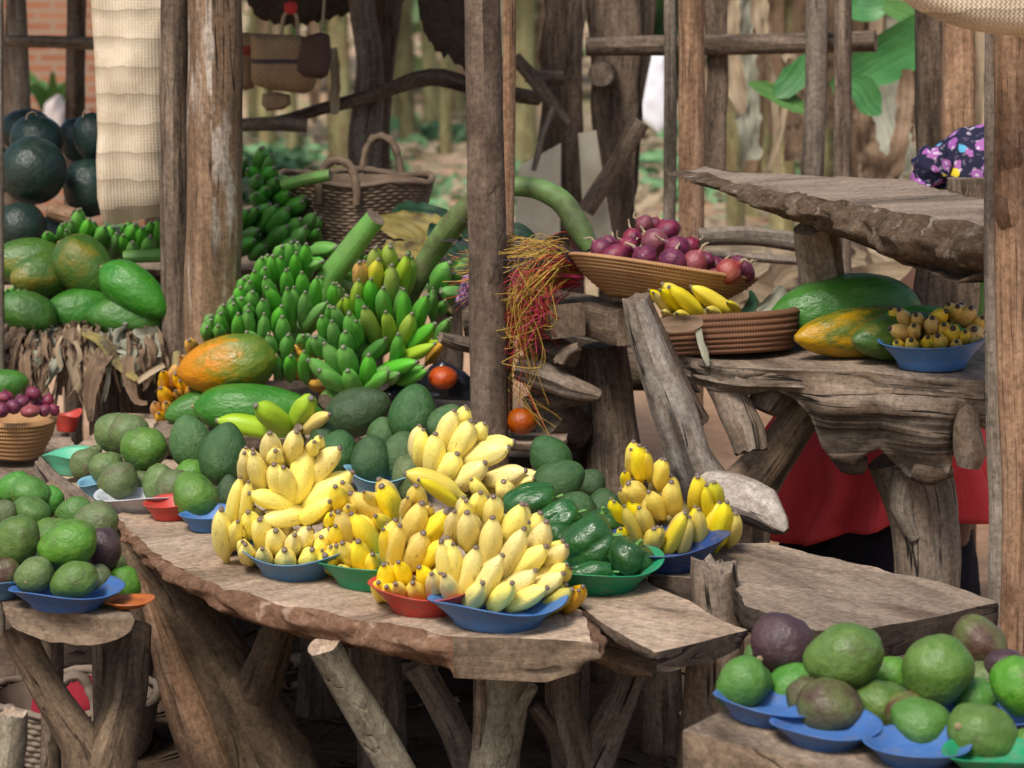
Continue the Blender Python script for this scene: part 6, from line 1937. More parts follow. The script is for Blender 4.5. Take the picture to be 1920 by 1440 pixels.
# green bunches
GG = "bunches of green bananas on their stalks"
hand("banana_bunch", "left large bunch of green bananas spreading to the double post", "bananas", GG, C5,
     [(612, 195, 610, 350), (718, 205, 715, 390), (552, 222, 540, 320), (648, 268, 640, 440), (485, 288, 478, 440), (542, 298, 535, 440), (412, 302, 405, 450), (685, 402, 675, 570), (575, 388, 575, 540), (430, 373, 440, 450), (355, 393, 370, 550),
      (287, 448, 290, 550), (325, 468, 330, 590), (430, 438, 485, 610), (440, 508, 540, 665), (795, 438, 790, 620), (905, 478, 890, 640), (945, 498, 935, 630), (585, 512, 610, 715), (710, 538, 700, 735), (345, 538, 350, 650), (262, 508, 270, 610), (268, 583, 265, 675),
      (208, 578, 210, 690), (215, 622, 200, 725), (415, 592, 430, 745), (320, 628, 340, 725), (548, 636, 520, 775), (865, 612, 740, 760), (145, 628, 140, 745), (125, 688, 140, 805), (245, 688, 240, 855), (315, 668, 320, 835), (425, 688, 420, 875), (550, 708, 530, 865),
      (60, 733, 70, 805), (30, 783, 40, 845), (105, 772, 120, 835), (300, 818, 400, 915), (455, 828, 480, 985), (590, 838, 580, 1005), (695, 842, 690, 920), (475, 962, 520, 1095), (610, 982, 605, 1110), (820, 338, 740, 365)],
     25, "ban_green", 6.86, 0.28, 0.125, D=0.07, seed=21, back=0.06, nback=50, core=[(705, 408, 42, 6.98), (650, 478, 44, 7.02), (600, 545, 46, 7.05), (545, 640, 60, 7.0), (515, 700, 50, 6.98)], core_mat="stalk", ext=0.62, maxd=0.075)
lim = "ban_lime"
hand("banana_bunch", "bunch of green bananas turning yellow at the top beside the central post", "bananas", GG, C5,
     [(1195, 235, 1195, 420, 100, lim), (1300, 226, 1292, 390, 104, lim), (1415, 278, 1360, 485, 118, lim), (1085, 332, 1100, 490, 100, "ban_orange"), (1217, 312, 1195, 495, 104, "ban_turn"), (1310, 350, 1290, 570, 108, lim), (1430, 275, 1400, 380, 60),
      (1080, 456, 1065, 620, 92, lim), (1167, 448, 1190, 630, 96), (1252, 508, 1282, 700, 108), (1392, 518, 1390, 750, 108), (1560, 562, 1500, 755, 100), (1600, 535, 1590, 690, 70), (967, 588, 962, 690, 60, lim), (1002, 568, 1040, 710, 90, lim), (1072, 568, 1140, 785, 92), (1117, 642, 1190, 835, 100, lim), (1265, 676, 1295, 860, 100, lim), (1452, 688, 1405, 865, 108, lim), (1615, 758, 1460, 895, 104), (1705, 735, 1640, 860, 84),
      (1352, 828, 1330, 1015, 104), (1615, 898, 1400, 990, 100, lim), (1672, 888, 1580, 1005, 70, "ban_orange")],
     28, "ban_green", 6.82, 0.14, 0.125, D=0.06, seed=22, back=0.06, nback=40, core=[(755, 570, 46, 7.0), (800, 490, 44, 7.0), (850, 420, 48, 6.95), (885, 386, 46, 6.92), (940, 354, 38, 6.88), (1000, 352, 38, 6.86), (1050, 376, 44, 6.84), (1084, 424, 46, 6.82), (1108, 468, 30, 6.80)], core_mat="stalk_scar", ext=0.62, maxd=0.075)
hand("banana_bunch", "lower dark green bunch in front of the turning one", "bananas", GG, C5,
     [(868, 648, 885, 740, 80), (905, 644, 970, 785, 96), (1012, 688, 1040, 885, 104), (822, 706, 850, 845, 84), (892, 738, 920, 905, 92), (987, 812, 990, 955, 100), (970, 918, 1012, 1085, 120), (838, 893, 950, 1075, 120), (778, 848, 835, 960, 100), (702, 948, 720, 1100, 90), (722, 1012, 925, 1180, 120), (802, 1082, 960, 1195, 110), (1002, 1082, 1040, 1205, 116), (1147, 972, 1132, 1140, 108), (1290, 1088, 1165, 1185, 96), (1362, 1108, 1305, 1150, 80), (1488, 1028, 1285, 1095, 104), (1560, 1085, 1400, 1160, 80), (1060, 740, 1080, 860, 90), (1270, 860, 1140, 990, 90, "ban_deep"), (760, 850, 745, 950, 70)],
     29, "ban_green", 6.70, 0.12, 0.125, D=0.06, seed=23, back=0.06, nback=30, ext=0.6, maxd=0.07, core=[(610, 752, 30, 6.62), (640, 720, 40, 6.72), (680, 660, 60, 6.86), (740, 620, 60, 6.92)], core_mat="stalk")
hand("banana_hand", "few loose green bananas between the turning bunch and the post", "bananas", GG, C5,
     [(1715, 335, 1622, 510, 118), (1858, 295, 1720, 470, 90), (1645, 545, 1790, 575, 104), (1680, 600, 1640, 690, 80)],
     29, "ban_green", 6.90, 0.05, 0.125, D=0.0, seed=24, nback=4)
hand("banana_hand", "green bananas lying sideways behind the left large bunch", "bananas", GG, C5,
     [(920, 240, 760, 262, 84), (1110, 330, 960, 430, 80), (960, 410, 1060, 440, 90), (930, 470, 1040, 530, 90), (1110, 255, 1080, 330, 40)],
     25, "ban_green", 7.15, 0.05, 0.125, D=0.0, seed=25, nback=5)
dg = "ban_deep"
hand("banana_bunch", "topmost dark green bunch left of the wicker basket", "bananas", GG, Z0,
     [(1465, 830, 1465, 965, 84), (1528, 868, 1490, 1000, 80), (1388, 950, 1450, 1005, 84), (1545, 938, 1500, 1015, 84), (1612, 1012, 1520, 1060, 88), (1450, 985, 1455, 1065, 84), (1500, 1060, 1490, 1100, 80), (1635, 1088, 1540, 1130, 84), (1375, 900, 1345, 990, 70), (1560, 1000, 1520, 1080, 80), (1440, 1085, 1480, 1140, 80)],
     27, dg, 7.62, 0.05, 0.11, D=0.06, seed=26, nback=12)
hand("banana_bunch", "dark green bunch below the topmost one beside the double post", "bananas", GG, Z0,
     [(1562, 1150, 1480, 1285, 92), (1625, 1168, 1540, 1295, 92), (1700, 1130, 1620, 1185, 84), (1775, 1198, 1690, 1305, 88), (1722, 1270, 1600, 1395, 88), (1622, 1268, 1530, 1385, 92), (1522, 1148, 1440, 1215, 84), (1452, 1168, 1380, 1265, 84), (1790, 1290, 1760, 1360, 72), (1455, 1290, 1365, 1340, 80), (1692, 1228, 1590, 1325, 88), (1435, 1350, 1365, 1400, 80), (1660, 1350, 1560, 1430, 84), (1500, 1380, 1420, 1440, 84), (1400, 1180, 1340, 1280, 80)],
     27, dg, 7.5, 0.08, 0.115, D=0.06, seed=27, nback=20)
hand("banana_hand", "row of green bananas standing behind the olive-yellow papaya", "bananas", GG, Z0,
     [(440, 1175, 430, 1345, 76), (505, 1228, 490, 1365, 72), (400, 1238, 410, 1335, 60), (348, 1258, 352, 1355, 60), (592, 1268, 560, 1395, 84), (262, 1308, 290, 1375, 60), (370, 1290, 385, 1350, 56)],
     24, "ban_green", 7.55, 0.05, 0.125, D=0.04, seed=28, nback=7)
hand("banana_hand", "row of green bananas standing left of the double post under the palm bag", "bananas", GG, Z0,
     [(655, 1308, 640, 1440, 72), (692, 1318, 690, 1440, 66), (762, 1258, 730, 1375, 80), (800, 1278, 790, 1390, 74), (850, 1245, 840, 1340, 64), (885, 1225, 890, 1410, 74), (912, 1235, 915, 1400, 60), (845, 1332, 820, 1440, 80), (745, 1358, 730, 1440, 80), (700, 1260, 700, 1330, 50), (620, 1330, 610, 1420, 60)],
     24, "ban_green", 7.58, 0.05, 0.125, D=0.04, seed=29, nback=10)
hand("banana_hand", "small green bananas peeping at the left edge under the papayas", "bananas", GG, Z3,
     [(40, 185, 45, 230, 44), (75, 178, 80, 225, 48), (105, 190, 108, 235, 44), (140, 195, 140, 235, 40), (20, 200, 22, 240, 40)],
     15, "ban_green", 7.36, 0.02, 0.08, D=0.0, seed=30, nback=4)
rail("green banana stalk lying in front of the left post foot", [(232, 482, 24, 7.42), (270, 480, 26, 7.42), (318, 478, 26, 7.44)], "stalk", cat="banana stalk", name="banana_stalk", seg=12, rough=0.04, seed=150)
bpy.data.objects["banana_stalk"]["group"] = GG
rail("cut green stalk lying on the rim of the wicker basket", [(530, 348, 22, 7.48), (575, 336, 24, 7.46), (620, 328, 22, 7.44)], "stalk", cat="banana stalk", name="banana_stalk", seg=12, rough=0.05, seed=151)
# plantains, overripe hands, small bananas
hand("banana_hand", "loose hand of fat green-yellow plantains behind the pale bananas", "plantains", "ripe and overripe hands further back", Z3,
     [(1212, 925, 1600, 1010, 118, "ban_lime"), (1432, 838, 1640, 1000, 118, "ban_lime"), (1752, 796, 1655, 990, 140, "ban_lime"), (1860, 890, 1690, 1010, 84, "ban_yellow")],
     36, "ban_lime", 6.30, 0.02, 0.16, D=0.0, seed=31, ext=0.02, bow=(0, -0.5, 1), nback=0, core=[(560, 800, 14, 6.26), (556, 812, 20, 6.28), (562, 826, 26, 6.3)])
hand("banana_hand", "bright yellow-orange bananas hanging left of the ripe papaya", "bananas", "ripe and overripe hands further back", Z3,
     [(1008, 608, 965, 720, 70), (1062, 470, 1090, 540, 66), (1010, 560, 1050, 600, 50), (915, 645, 930, 730, 62), (985, 660, 1045, 745, 70), (900, 738, 960, 835, 74), (985, 755, 1030, 800, 60), (868, 820, 900, 915, 66), (930, 820, 965, 905, 66), (1065, 735, 1080, 790, 60), (1010, 700, 1060, 780, 60), (890, 880, 930, 925, 60)],
     22, "ban_orange", 6.86, 0.06, 0.10, D=0.03, seed=32, nback=8)
hand("banana_hand", "overripe orange bananas peeping out between the green bunches", "bananas", "ripe and overripe hands further back", C5,
     [(625, 925, 745, 935, 84), (640, 965, 740, 1000, 60), (645, 1060, 705, 1125, 90), (722, 1180, 835, 1205, 84), (640, 1010, 720, 1060, 70)],
     24, "ban_orange", 6.86, 0.03, 0.10, D=0.0, seed=33, nback=3)
CB = (1200, 500, 6.4)
hand("banana_hand", "bright lemon bananas sloping over the dark coiled basket", "bananas", "ripe and overripe hands further back", CB,
     [(335, 235, 760, 610, 190), (595, 232, 1160, 590, 170), (150, 305, 400, 610, 130), (430, 556, 620, 660, 120), (800, 508, 980, 620, 120), (230, 275, 520, 590, 130), (258, 538, 360, 660, 110), (1040, 430, 1200, 540, 90)],
     24, "ban_lemon", 6.20, 0.04, 0.14, D=0.03, seed=34, ext=0.05, bow=(0.4, -0.6, 1), nback=4)
C3b = (1280, 480, 3.0)
hand("banana_hand", "small spotted overripe bananas with black tips in the blue bowl", "bananas", "ripe and overripe hands further back", C3b,
     [(1212, 295, 1270, 395, 70), (1155, 405, 1285, 440, 84), (1310, 325, 1345, 400, 72), (1405, 340, 1415, 430, 88), (1300, 385, 1305, 455, 76), (1490, 305, 1420, 375, 80), (1545, 278, 1560, 360, 76), (1625, 285, 1590, 380, 84), (1522, 400, 1520, 475, 86), (1432, 440, 1455, 510, 86), (1640, 405, 1630, 480, 100), (1285, 465, 1290, 520, 80), (1378, 450, 1372, 520, 76), (1200, 478, 1225, 525, 70), (1540, 475, 1545, 520, 72), (1590, 420, 1580, 490, 72), (1690, 340, 1660, 420, 80), (1470, 380, 1480, 440, 70)],
     30, "ban_over", 5.93, 0.05, 0.07, D=0.04, seed=35, nback=14)
# ---------------------------------------------------------------- baskets
def coil_basket(name, label, cat, c, prof, rot, mat, coils, amp=0.006, seg=96, sx=1.0, sy=1.0):
    """A basket coiled from straw rope: (r, z) profile outside, ridged by its coils; mats by M name."""
    out = []
    n = coils * 8
    tot = len(prof) - 1
    for i in range(n + 1):
        t = i / n * tot
        k = min(int(t), tot - 1)
        f = t - k
        r = prof[k][0] * (1 - f) + prof[k + 1][0] * f
        z = prof[k][1] * (1 - f) + prof[k + 1][1] * f
        ph = abs(math.sin(PI * i / 8))
        out.append((r + amp * ph, z))
    inn = [(max(0.001, r - 0.012), z + 0.004) for r, z in reversed(prof)]
    mb = MB()
    lathe(mb, [(0.001, out[0][1])] + out + [(out[-1][0] - 0.004, out[-1][1] + 0.004)] + inn + [(0.001, inn[-1][1])], seg, lambda a, r, z: (r * (1 + 0.012 * math.sin(3 * a + z * 20)), z + 0.003 * math.sin(2 * a)), uvr=2 * PI * prof[-1][0])
    o = link(name, mb.mesh(name, M[mat]))
    o.location = c
    o.rotation_euler = rot
    o.scale = (sx, sy, 1)
    return tag(o, label, cat)


m = mpp(1226, 520, 6.42)
coil_basket("coiled_basket", "shallow coiled straw basket of red onions tilted on the trestle", "basket", W(1233, 566, 6.42), [(0.118, 0.0), (0.165, 0.028), (0.205, 0.058), (0.232, 0.088)], (R(-7), R(7.5), 0), "coil", 11, 0.004)
coil_basket("coiled_basket", "low dark coiled basket under the lemon bananas", "basket", W(1366, 660, 6.18), [(0.150, 0.0), (0.166, 0.04), (0.172, 0.09)], (R(-7), R(-5), 0), "coil_dark", 7, 0.004)
coil_basket("coiled_basket", "small deep coiled basket of onions at the left edge", "basket", W(24, 854, 6.5), [(0.068, 0.0), (0.094, 0.05), (0.108, 0.095)], (0, 0, 0), "coil", 9, 0.005)


def wicker_basket(name, label, c, R0, R1, H, parent_h=(0,), mat="wicker", rot=(0, 0, 0), rows=26, stakes=72, sx=1.0, sy=1.0, hoops=((0.0, 0.10, 0.11),)):
    root = empty(name, c, label, "basket")
    root.rotation_euler = rot
    root.scale = (sx, sy, 1)
    mb = MB()
    seg = stakes * 4
    n = rows * 4
    grid = []
    for i in range(n + 1):
        t = i / n
        r = R0 + (R1 - R0) * t ** 0.85
        row_i = int(t * rows)
        rl = []
        for k in range(seg + 1):
            a = 2 * PI * (k % seg) / seg
            w = math.cos(a * stakes / 1.0 * 0.5 + PI * row_i)
            d = 0.0024 * w + 0.0052 * abs(math.sin(PI * t * rows)) + 0.003 * noise.noise(Vector((a * 3, t * 6, 0)))
            rr = (r + d) * (1 + 0.015 * math.cos(2 * a))
            rl.append((mb.vert((rr * math.cos(a), rr * math.sin(a), H * t + 0.004 * math.sin(5 * a) * t)), (a * R1, t * H)))
        grid.append(rl)
    for i in range(n):
        for k in range(seg):
            q = [grid[i][k], grid[i][k + 1], grid[i + 1][k + 1], grid[i + 1][k]]
            mb.face([x[0] for x in q], [x[1] for x in q])
    inn = []
    for i in range(rows + 1):
        t = i / rows
        r = R0 + (R1 - R0) * t ** 0.85 - 0.012
        inn.append([mb.vert((r * math.cos(2 * PI * k / 48) * (1 + 0.015 * math.cos(4 * PI * k / 48)), r * math.sin(2 * PI * k / 48), 0.006 + (H - 0.004) * t + 0.004 * (i % 2))) for k in range(48)])
    for i in range(rows):
        for k in range(48):
            mb.face([inn[i][k], inn[i + 1][k], inn[i + 1][(k + 1) % 48], inn[i][(k + 1) % 48]])
    mb.face(inn[0])
    mb.face([grid[0][k][0] for k in range(seg)][::-1])
    o = link("basket_wall", mb.mesh("basket_wall", M[mat])); o.parent = root
    mb = MB()
    pts = []
    for k in range(49):
        a = 2 * PI * k / 48
        rr = R1 * (1 + 0.015 * math.cos(2 * a)) + 0.002
        pts.append(Vector((rr * math.cos(a), rr * math.sin(a), H + 0.008 + 0.006 * math.sin(5 * a))))
    add_limb(mb, pts, [0.009 + 0.002 * (k % 2) for k in range(49)], seg=10, step=0.01, rough=0.25, freq=40, caps=(None, None))
    o = link("rim", mb.mesh("rim", [M[mat]] * 2)); o.parent = root
    for (ang, wd, ht) in hoops:
        mb = MB()
        ca, sa = math.cos(ang), math.sin(ang)
        rad = Vector((ca, sa, 0)) * R1
        tg = Vector((-sa, ca, 0))
        pp = []
        for k in range(15):
            b = PI * k / 14
            pp.append(rad * (1 - 0.04 * math.sin(b)) + tg * (math.cos(b) * wd) + Vector((0, 0, H - 0.05 + (ht + 0.05) * math.sin(b) ** 0.6)))
        add_limb(mb, pp, [0.011 + 0.003 * (k % 2) for k in range(15)], seg=10, step=0.008, rough=0.2, freq=50)
        o = link("handle", mb.mesh("handle", [M[mat]] * 2)); o.parent = root
    return root


cB = W(664, 418, 7.72)
wicker_basket("wicker_basket", "big brown wicker basket with two hoop handles behind the green bananas", Vector((cB.x, 7.72, 0.92)), 0.150, 0.218, 0.262, rot=(0, R(1), 0), hoops=((R(72), 0.060, 0.115), (R(-100), 0.055, 0.075)))
g0 = G(150, 1440, 0.0)
wicker_basket("wicker_basket", "grey wicker basket on the ground under the log stool", Vector((g0.x - 0.03, 5.98, 0.005)), 0.16, 0.19, 0.13, mat="wicker_grey", rows=9, hoops=((R(-80), 0.05, 0.10),))
# cloth inside the lower basket
mb = MB()
cc = Vector((g0.x, 5.98, 0.10))
for i in range(13):
    for j in range(13):
        u, v = i / 12 * 2 - 1, j / 12 * 2 - 1
        r = min(1, math.hypot(u, v))
        mb.vert((cc.x + u * 0.13, cc.y + v * 0.13, cc.z + 0.085 * (1 - r * r) + 0.035 * noise.noise(Vector((u * 2.5, v * 2.5, 1)))))
for i in range(12):
    for j in range(12):
        mb.face([i * 13 + j, (i + 1) * 13 + j, (i + 1) * 13 + j + 1, i * 13 + j + 1])
tag(mb.build("red_cloth", M["red_dark"], origin=cc), "crumpled red cloth stuffed in the grey basket on the ground", "cloth")
# woven mat standing right of the stool leg on the ground
mb = MB()
pa, pb = W(268, 1300, 5.95), W(300, 1300, 6.05)
for j in range(12):
    for i in range(8):
        t, u = j / 11, i / 7
        x = -0.765 + u * 0.085 + 0.02 * t
        mb.vert((x, 5.96 + 0.02 * math.sin(u * 5) - 0.03 * t, 0.24 * (1 - t) + 0.002))
for j in range(11):
    for i in range(7):
        q = [j * 8 + i, j * 8 + i + 1, (j + 1) * 8 + i + 1, (j + 1) * 8 + i]
        mb.face(q[::-1], [(mb.v[k][0], mb.v[k][2]) for k in q[::-1]])
tag(mb.build("woven_mat", M["bag"], origin=(-0.74, 5.95, 0.0)), "coarse grey woven mat standing behind the stool trunk", "mat")

# ---------------------------------------------------------------- woven bags
def bag(name, label, outline, Y, thick, mat, cat="bag", seed=0, hang=None, uv0=None, turn=0.0, fold=0.0):
    """A flat plaited bag, its outline in photo points, bulging by thick metres."""
    root_p = W(outline[0][0], outline[0][1], Y)
    pts = resample([W(a, b, Y) for a, b in outline], 0.012)
    c = sum(pts, Vector()) / len(pts)
    mb = MB()
    n = len(pts)
    zb = min(p.z for p in pts)
    sv = Vector((seed * 2.2, seed, 0))
    K = 9
    layers = {}
    for s in (-1, 1):
        rows = []
        for k in range(K + 1):
            t = k / K
            row = []
            for p in pts:
                q = c + (p - c) * t
                bul = thick * 0.5 * (1 - t ** 5) ** 0.6
                q = q + Vector((0, s * bul * (1 + 0.35 * noise.noise(q * 5 + sv)) + 0.012 * noise.noise(q * 12 + sv) * (1 - t ** 8), 0))
                q.y += turn * (q.x - c.x) + fold * (noise.noise(Vector((q.x * 9, 0, q.z * 2.2)) + sv))
                row.append(mb.vert(q) if t > 0 or not row else row[0])
            rows.append(row)
        layers[s] = rows
        for k in range(K):
            for i in range(n):
                j = (i + 1) % n
                q = [rows[k][i], rows[k + 1][i], rows[k + 1][j], rows[k][j]] if k else [rows[0][0], rows[1][i], rows[1][j]]
                if s < 0: q = q[::-1]
                mb.face(q, [(mb.v[x][0] - c.x, mb.v[x][2] - zb) for x in q])
    return tag(mb.build(name, M[mat], origin=c), label, cat, None)


b1 = bag("palm_bag", "long pale plaited palm-leaf bag hanging beside the double post", [(172, -60), (340, -60), (332, 60), (322, 200), (318, 395), (300, 406), (250, 414), (218, 421), (204, 418), (192, 402), (186, 370), (184, 300), (186, 250), (180, 120), (174, 30)], 7.30, 0.13, "bag", seed=1, turn=0.3, fold=0.03)
bag("basket_bag", "beige basket bag with dark stripes hanging at the back", [(470, 62), (560, 66), (588, 72), (594, 150), (588, 168), (572, 176), (500, 168), (480, 160), (471, 150)], 8.75, 0.10, "bag_stripe", seed=2)
bag("basket_bag", "red-marked basket bag half hidden by the double post", [(430, 60), (478, 62), (476, 165), (460, 170), (430, 164)], 8.95, 0.08, "bag_red", seed=3)
bag("hide_pouch", "dark brown pouch hanging before the striped basket bag", [(566, 70), (600, 60), (618, 66), (622, 105), (616, 140), (604, 148), (570, 144), (556, 132), (560, 100)], 8.6, 0.05, "bag_brown", cat="pouch", seed=4)
bag("small_basket", "small round basket hanging below the striped bag", [(492, 176), (520, 172), (544, 178), (546, 196), (530, 206), (500, 208), (490, 196)], 8.8, 0.06, "bag_stripe", cat="basket", seed=5)
bag("palm_bag", "plaited bag bottom hanging into the top right corner", [(1640, -90), (2040, -90), (2030, 40), (1985, 66), (1925, 70), (1860, 64), (1800, 52), (1760, 38), (1722, 20), (1690, 0), (1650, -40)], 4.95, 0.16, "bag", seed=6)
tag(bpy.data.objects["palm_bag.001"], group="plaited palm bags")
tag(b1, group="plaited palm bags")
# hanging loops
def cord(label, pts, r, mat="cord", name="cord"):
    mb = MB()
    add_limb(mb, pts, [r] * len(pts), seg=8, step=0.02, rough=0.1)
    return tag(mb.build(name, [M[mat]] * 2, origin=pts[0]), label, "cord", "cords the bags hang from")
cord("straw loop of the striped basket bag with a red knot", [W(528, 64, 8.74), W(532, 30, 8.72), W(545, 16, 8.72), W(556, 30, 8.72), W(558, 66, 8.74)], 0.006)
cord("cord of the dark brown pouch", [W(600, 62, 8.6), W(606, 30, 8.65), W(612, -90, 8.7)], 0.004)
cord("cord carrying the long pale palm bag", [W(255, -58, 7.32), W(258, -120, 7.32), Vector((W(258, -120, 7.32).x, 7.32, 2.24))], 0.006)
cord("cord carrying the bag in the top right corner", [W(1850, -88, 4.95), W(1850, -140, 4.95), W(1850, -200, 4.95)], 0.006)
mb = MB()
add_limb(mb, [W(545, 14, 8.72) + Vector((-0.02, 0, 0)), W(545, 14, 8.72), W(545, 14, 8.72) + Vector((0.02, 0, 0))], [0.012, 0.02, 0.012], seg=10, step=0.008, rough=0.3)
tag(mb.build("red_knot", [M["red_cloth"]] * 2, origin=W(545, 14, 8.72)), "small red rag knotted on the loop of the striped bag", "rag")

# standing mats at the back
for lab, q, s in (("larger pale mat standing between the braces", [(972, 312, 8.62), (1052, 268, 8.62), (1050, 436, 8.62), (1002, 458, 8.62), (964, 442, 8.62)], 1),
                  ("narrow pale mat standing against the wide dark board", [(1084, 250, 8.7), (1118, 244, 8.7), (1148, 440, 8.7), (1096, 456, 8.7)], 2)):
    bag("straw_mat", lab, [(a, b) for a, b, _ in q], q[0][2] - 0.02, 0.012, "mat_straw", cat="mat", seed=10 + s)
bag("white_cloth", "white cloth hanging beyond the slim pale pole", [(1222, 104), (1246, 100), (1250, 232), (1236, 250), (1214, 232), (1200, 220)], 12.0, 0.03, "white_cloth", cat="cloth", seed=14)
bag("grey_stone", "pale pinkish boulder before the brick house", [(88, 190), (110, 176), (128, 205), (136, 260), (76, 262)], 15.5, 0.4, "stone", cat="boulder", seed=15)
mb = MB()
for k in range(9):
    p = W(100, 230, 15.9)
    a = k * 0.7
    ribbon(mb, [p + Vector((0, 0, -0.2)), p + Vector((0.05 * math.cos(a), 0.05 * math.sin(a), 0.12)), p + Vector((0.17 * math.cos(a), 0.17 * math.sin(a), 0.26 + 0.05 * math.sin(k * 2)))], [0.03, 0.08, 0.02], seed=k, crumple=0.1, step=0.05, cross=3)
tag(mb.build("leafy_shrub", M["leaf_light"], origin=W(100, 250, 15.9)), "light green leafy shrub before the brick house", "shrub")
tr = empty("leafy_tree", W(82, 250, 15.0), "dark leafy tree hanging over the far left posts", "tree")
tr.location.z = 0
tx = tr.location.x
mb = MB()
add_limb(mb, [Vector((tx - 0.3, 15.6, 0)), Vector((tx - 0.25, 15.6, 1.5)), Vector((tx - 0.1, 15.5, 3.0))], [0.07, 0.06, 0.03], seg=8, step=0.2)
mb.build("trunk", [M["bark_dark"]] * 2, tr)
mb = MB()
for k in range(12):
    leaf_cloud(mb, (tx + random.uniform(-0.5, 0.35), 15.3 + random.uniform(-0.3, 0.3), random.uniform(1.65, 3.2)), (0.22, 0.22, 0.16), 60, 0.07, 700 + k)
mb.build("crown", M["canopy"], tr)

# ---------------------------------------------------------------- raffia, cloths, plastic, leaves
rn = random.Random(9)
rt = empty("raffia_bundle", W(1010, 500, 6.5), "bundle of red yellow and dark raffia strands hanging off the trestle", "raffia")
def strand(mb, pts, r):
    c, _ = catmull(pts, [1] * len(pts), 0.02)
    prev = None
    for i, p in enumerate(c):
        T = (c[min(i + 1, len(c) - 1)] - c[max(i - 1, 0)]).normalized()
        S = T.orthogonal().normalized()
        B = T.cross(S)
        ids = [mb.vert(p + (S * math.cos(a) + B * math.sin(a)) * r) for a in (0, 2.09, 4.19)]
        if prev:
            for k in range(3):
                mb.face([prev[k], prev[(k + 1) % 3], ids[(k + 1) % 3], ids[k]], [(0, 0)] * 4)
        prev = ids
for nm, mat, n, ys, ye in (("yellow_strands", "raf_y", 190, 0, 0), ("red_strands", "raf_r", 110, 6, 0), ("pink_strands", "raf_p", 42, 10, 110), ("dark_strands", "raf_d", 130, -10, 0)):
    mb = MB()
    for k in range(n):
        if k % 7 == 0: seed_ = rn.random()
        jr = random.Random(k + len(nm) * 1000)
        rn = random.Random(seed_)
        t = rn.random()
        u = rn.random()
        x0, y0 = 1096 - 40 * rn.random(), 492 + ys + 34 * u
        if nm == "dark_strands": x0, y0 = 1100 + rn.uniform(-40, 20), 476 + 26 * u
        y_ = 6.46 + rn.uniform(-0.06, 0.03)
        long = rn.random() ** 2.6
        x1 = 1010 + rn.uniform(-30, 26)
        xe = 955 + rn.uniform(-12, 46) - 10 * long
        yend = 545 + 250 * long + ye * rn.random() * 0.9
        if nm == "yellow_strands" and t < 0.5 or nm == "red_strands" and t < 0.25 or nm == "dark_strands":
            P_ = [W(x0, y0, y_ + 0.05), W(1030 + rn.uniform(-20, 20), 458 + 46 * u, y_), W(970 + rn.uniform(-20, 20), 452 + 80 * u + rn.uniform(-10, 10), y_), W(900 - 40 * rn.random(), 462 + 150 * u * rn.random() + rn.uniform(-10, 20), y_ + 0.06)]
        else:
            P_ = [W(x0, y0, y_ + 0.04), W(x1 + rn.uniform(-20, 20), y0 - 6 + 24 * u + rn.uniform(-8, 8), y_ - 0.03), W(972 + 50 * u + rn.uniform(-20, 20), min(yend, 560 + 30 * u), y_ - 0.05), W(xe + 20 * u, yend * 0.5 + 300, y_ - 0.03), W(xe + rn.uniform(-14, 50) * (0.5 + long), yend, y_ - 0.02)]
        P_ = [p + Vector((jr.gauss(0, 1), jr.gauss(0, 1), jr.gauss(0, 1))) * (0.004 + 0.007 * i) for i, p in enumerate(P_)]
        strand(mb, P_, jr.uniform(0.0006, 0.0012))
        rn = random.Random(seed_ * 7 + k)
    mb.build(nm, M[mat], rt)


def sheet(name, label, cat, pp, Y, th, mat, seed, amp=0.03, n=22, slope=0.0, freq=6):
    """A crumpled cloth: outline in photo points, folds amp metres deep, thickness th."""
    pts = resample([W(a, b, Y + slope * (b - pp[0][1])) for a, b in pp], 0.01)
    c = sum(pts, Vector()) / len(pts)
    sv = Vector((seed * 3, seed, 0))
    mb = MB()
    N = len(pts)
    L = {}
    for s in (0, 1):
        rows = []
        for k in range(n + 1):
            t = k / n
            row = []
            for p in pts:
                q = c + (p - c) * t
                f = noise.noise(Vector((q.x * freq, q.y * freq, q.z * freq * 0.6)) + sv) + 0.5 * noise.noise(q * freq * 2.3 + sv)
                q = q + Vector((0.15 * amp * f, -amp * f + s * th - amp * 0.9 * (1 - t ** 4), 0.3 * amp * f * (t < 1)))
                row.append(mb.vert(q) if t > 0 or not row else row[0])
            rows.append(row)
        L[s] = rows
        for k in range(n):
            for i in range(N):
                j = (i + 1) % N
                q = [rows[k][i], rows[k + 1][i], rows[k + 1][j], rows[k][j]] if k else [rows[0][0], rows[1][i], rows[1][j]]
                mb.face(q[::-1] if s == 0 else q)
    for i in range(N):
        j = (i + 1) % N
        mb.face([L[0][n][i], L[0][n][j], L[1][n][j], L[1][n][i]])
    return tag(mb.build(name, M[mat], origin=c), label, cat)


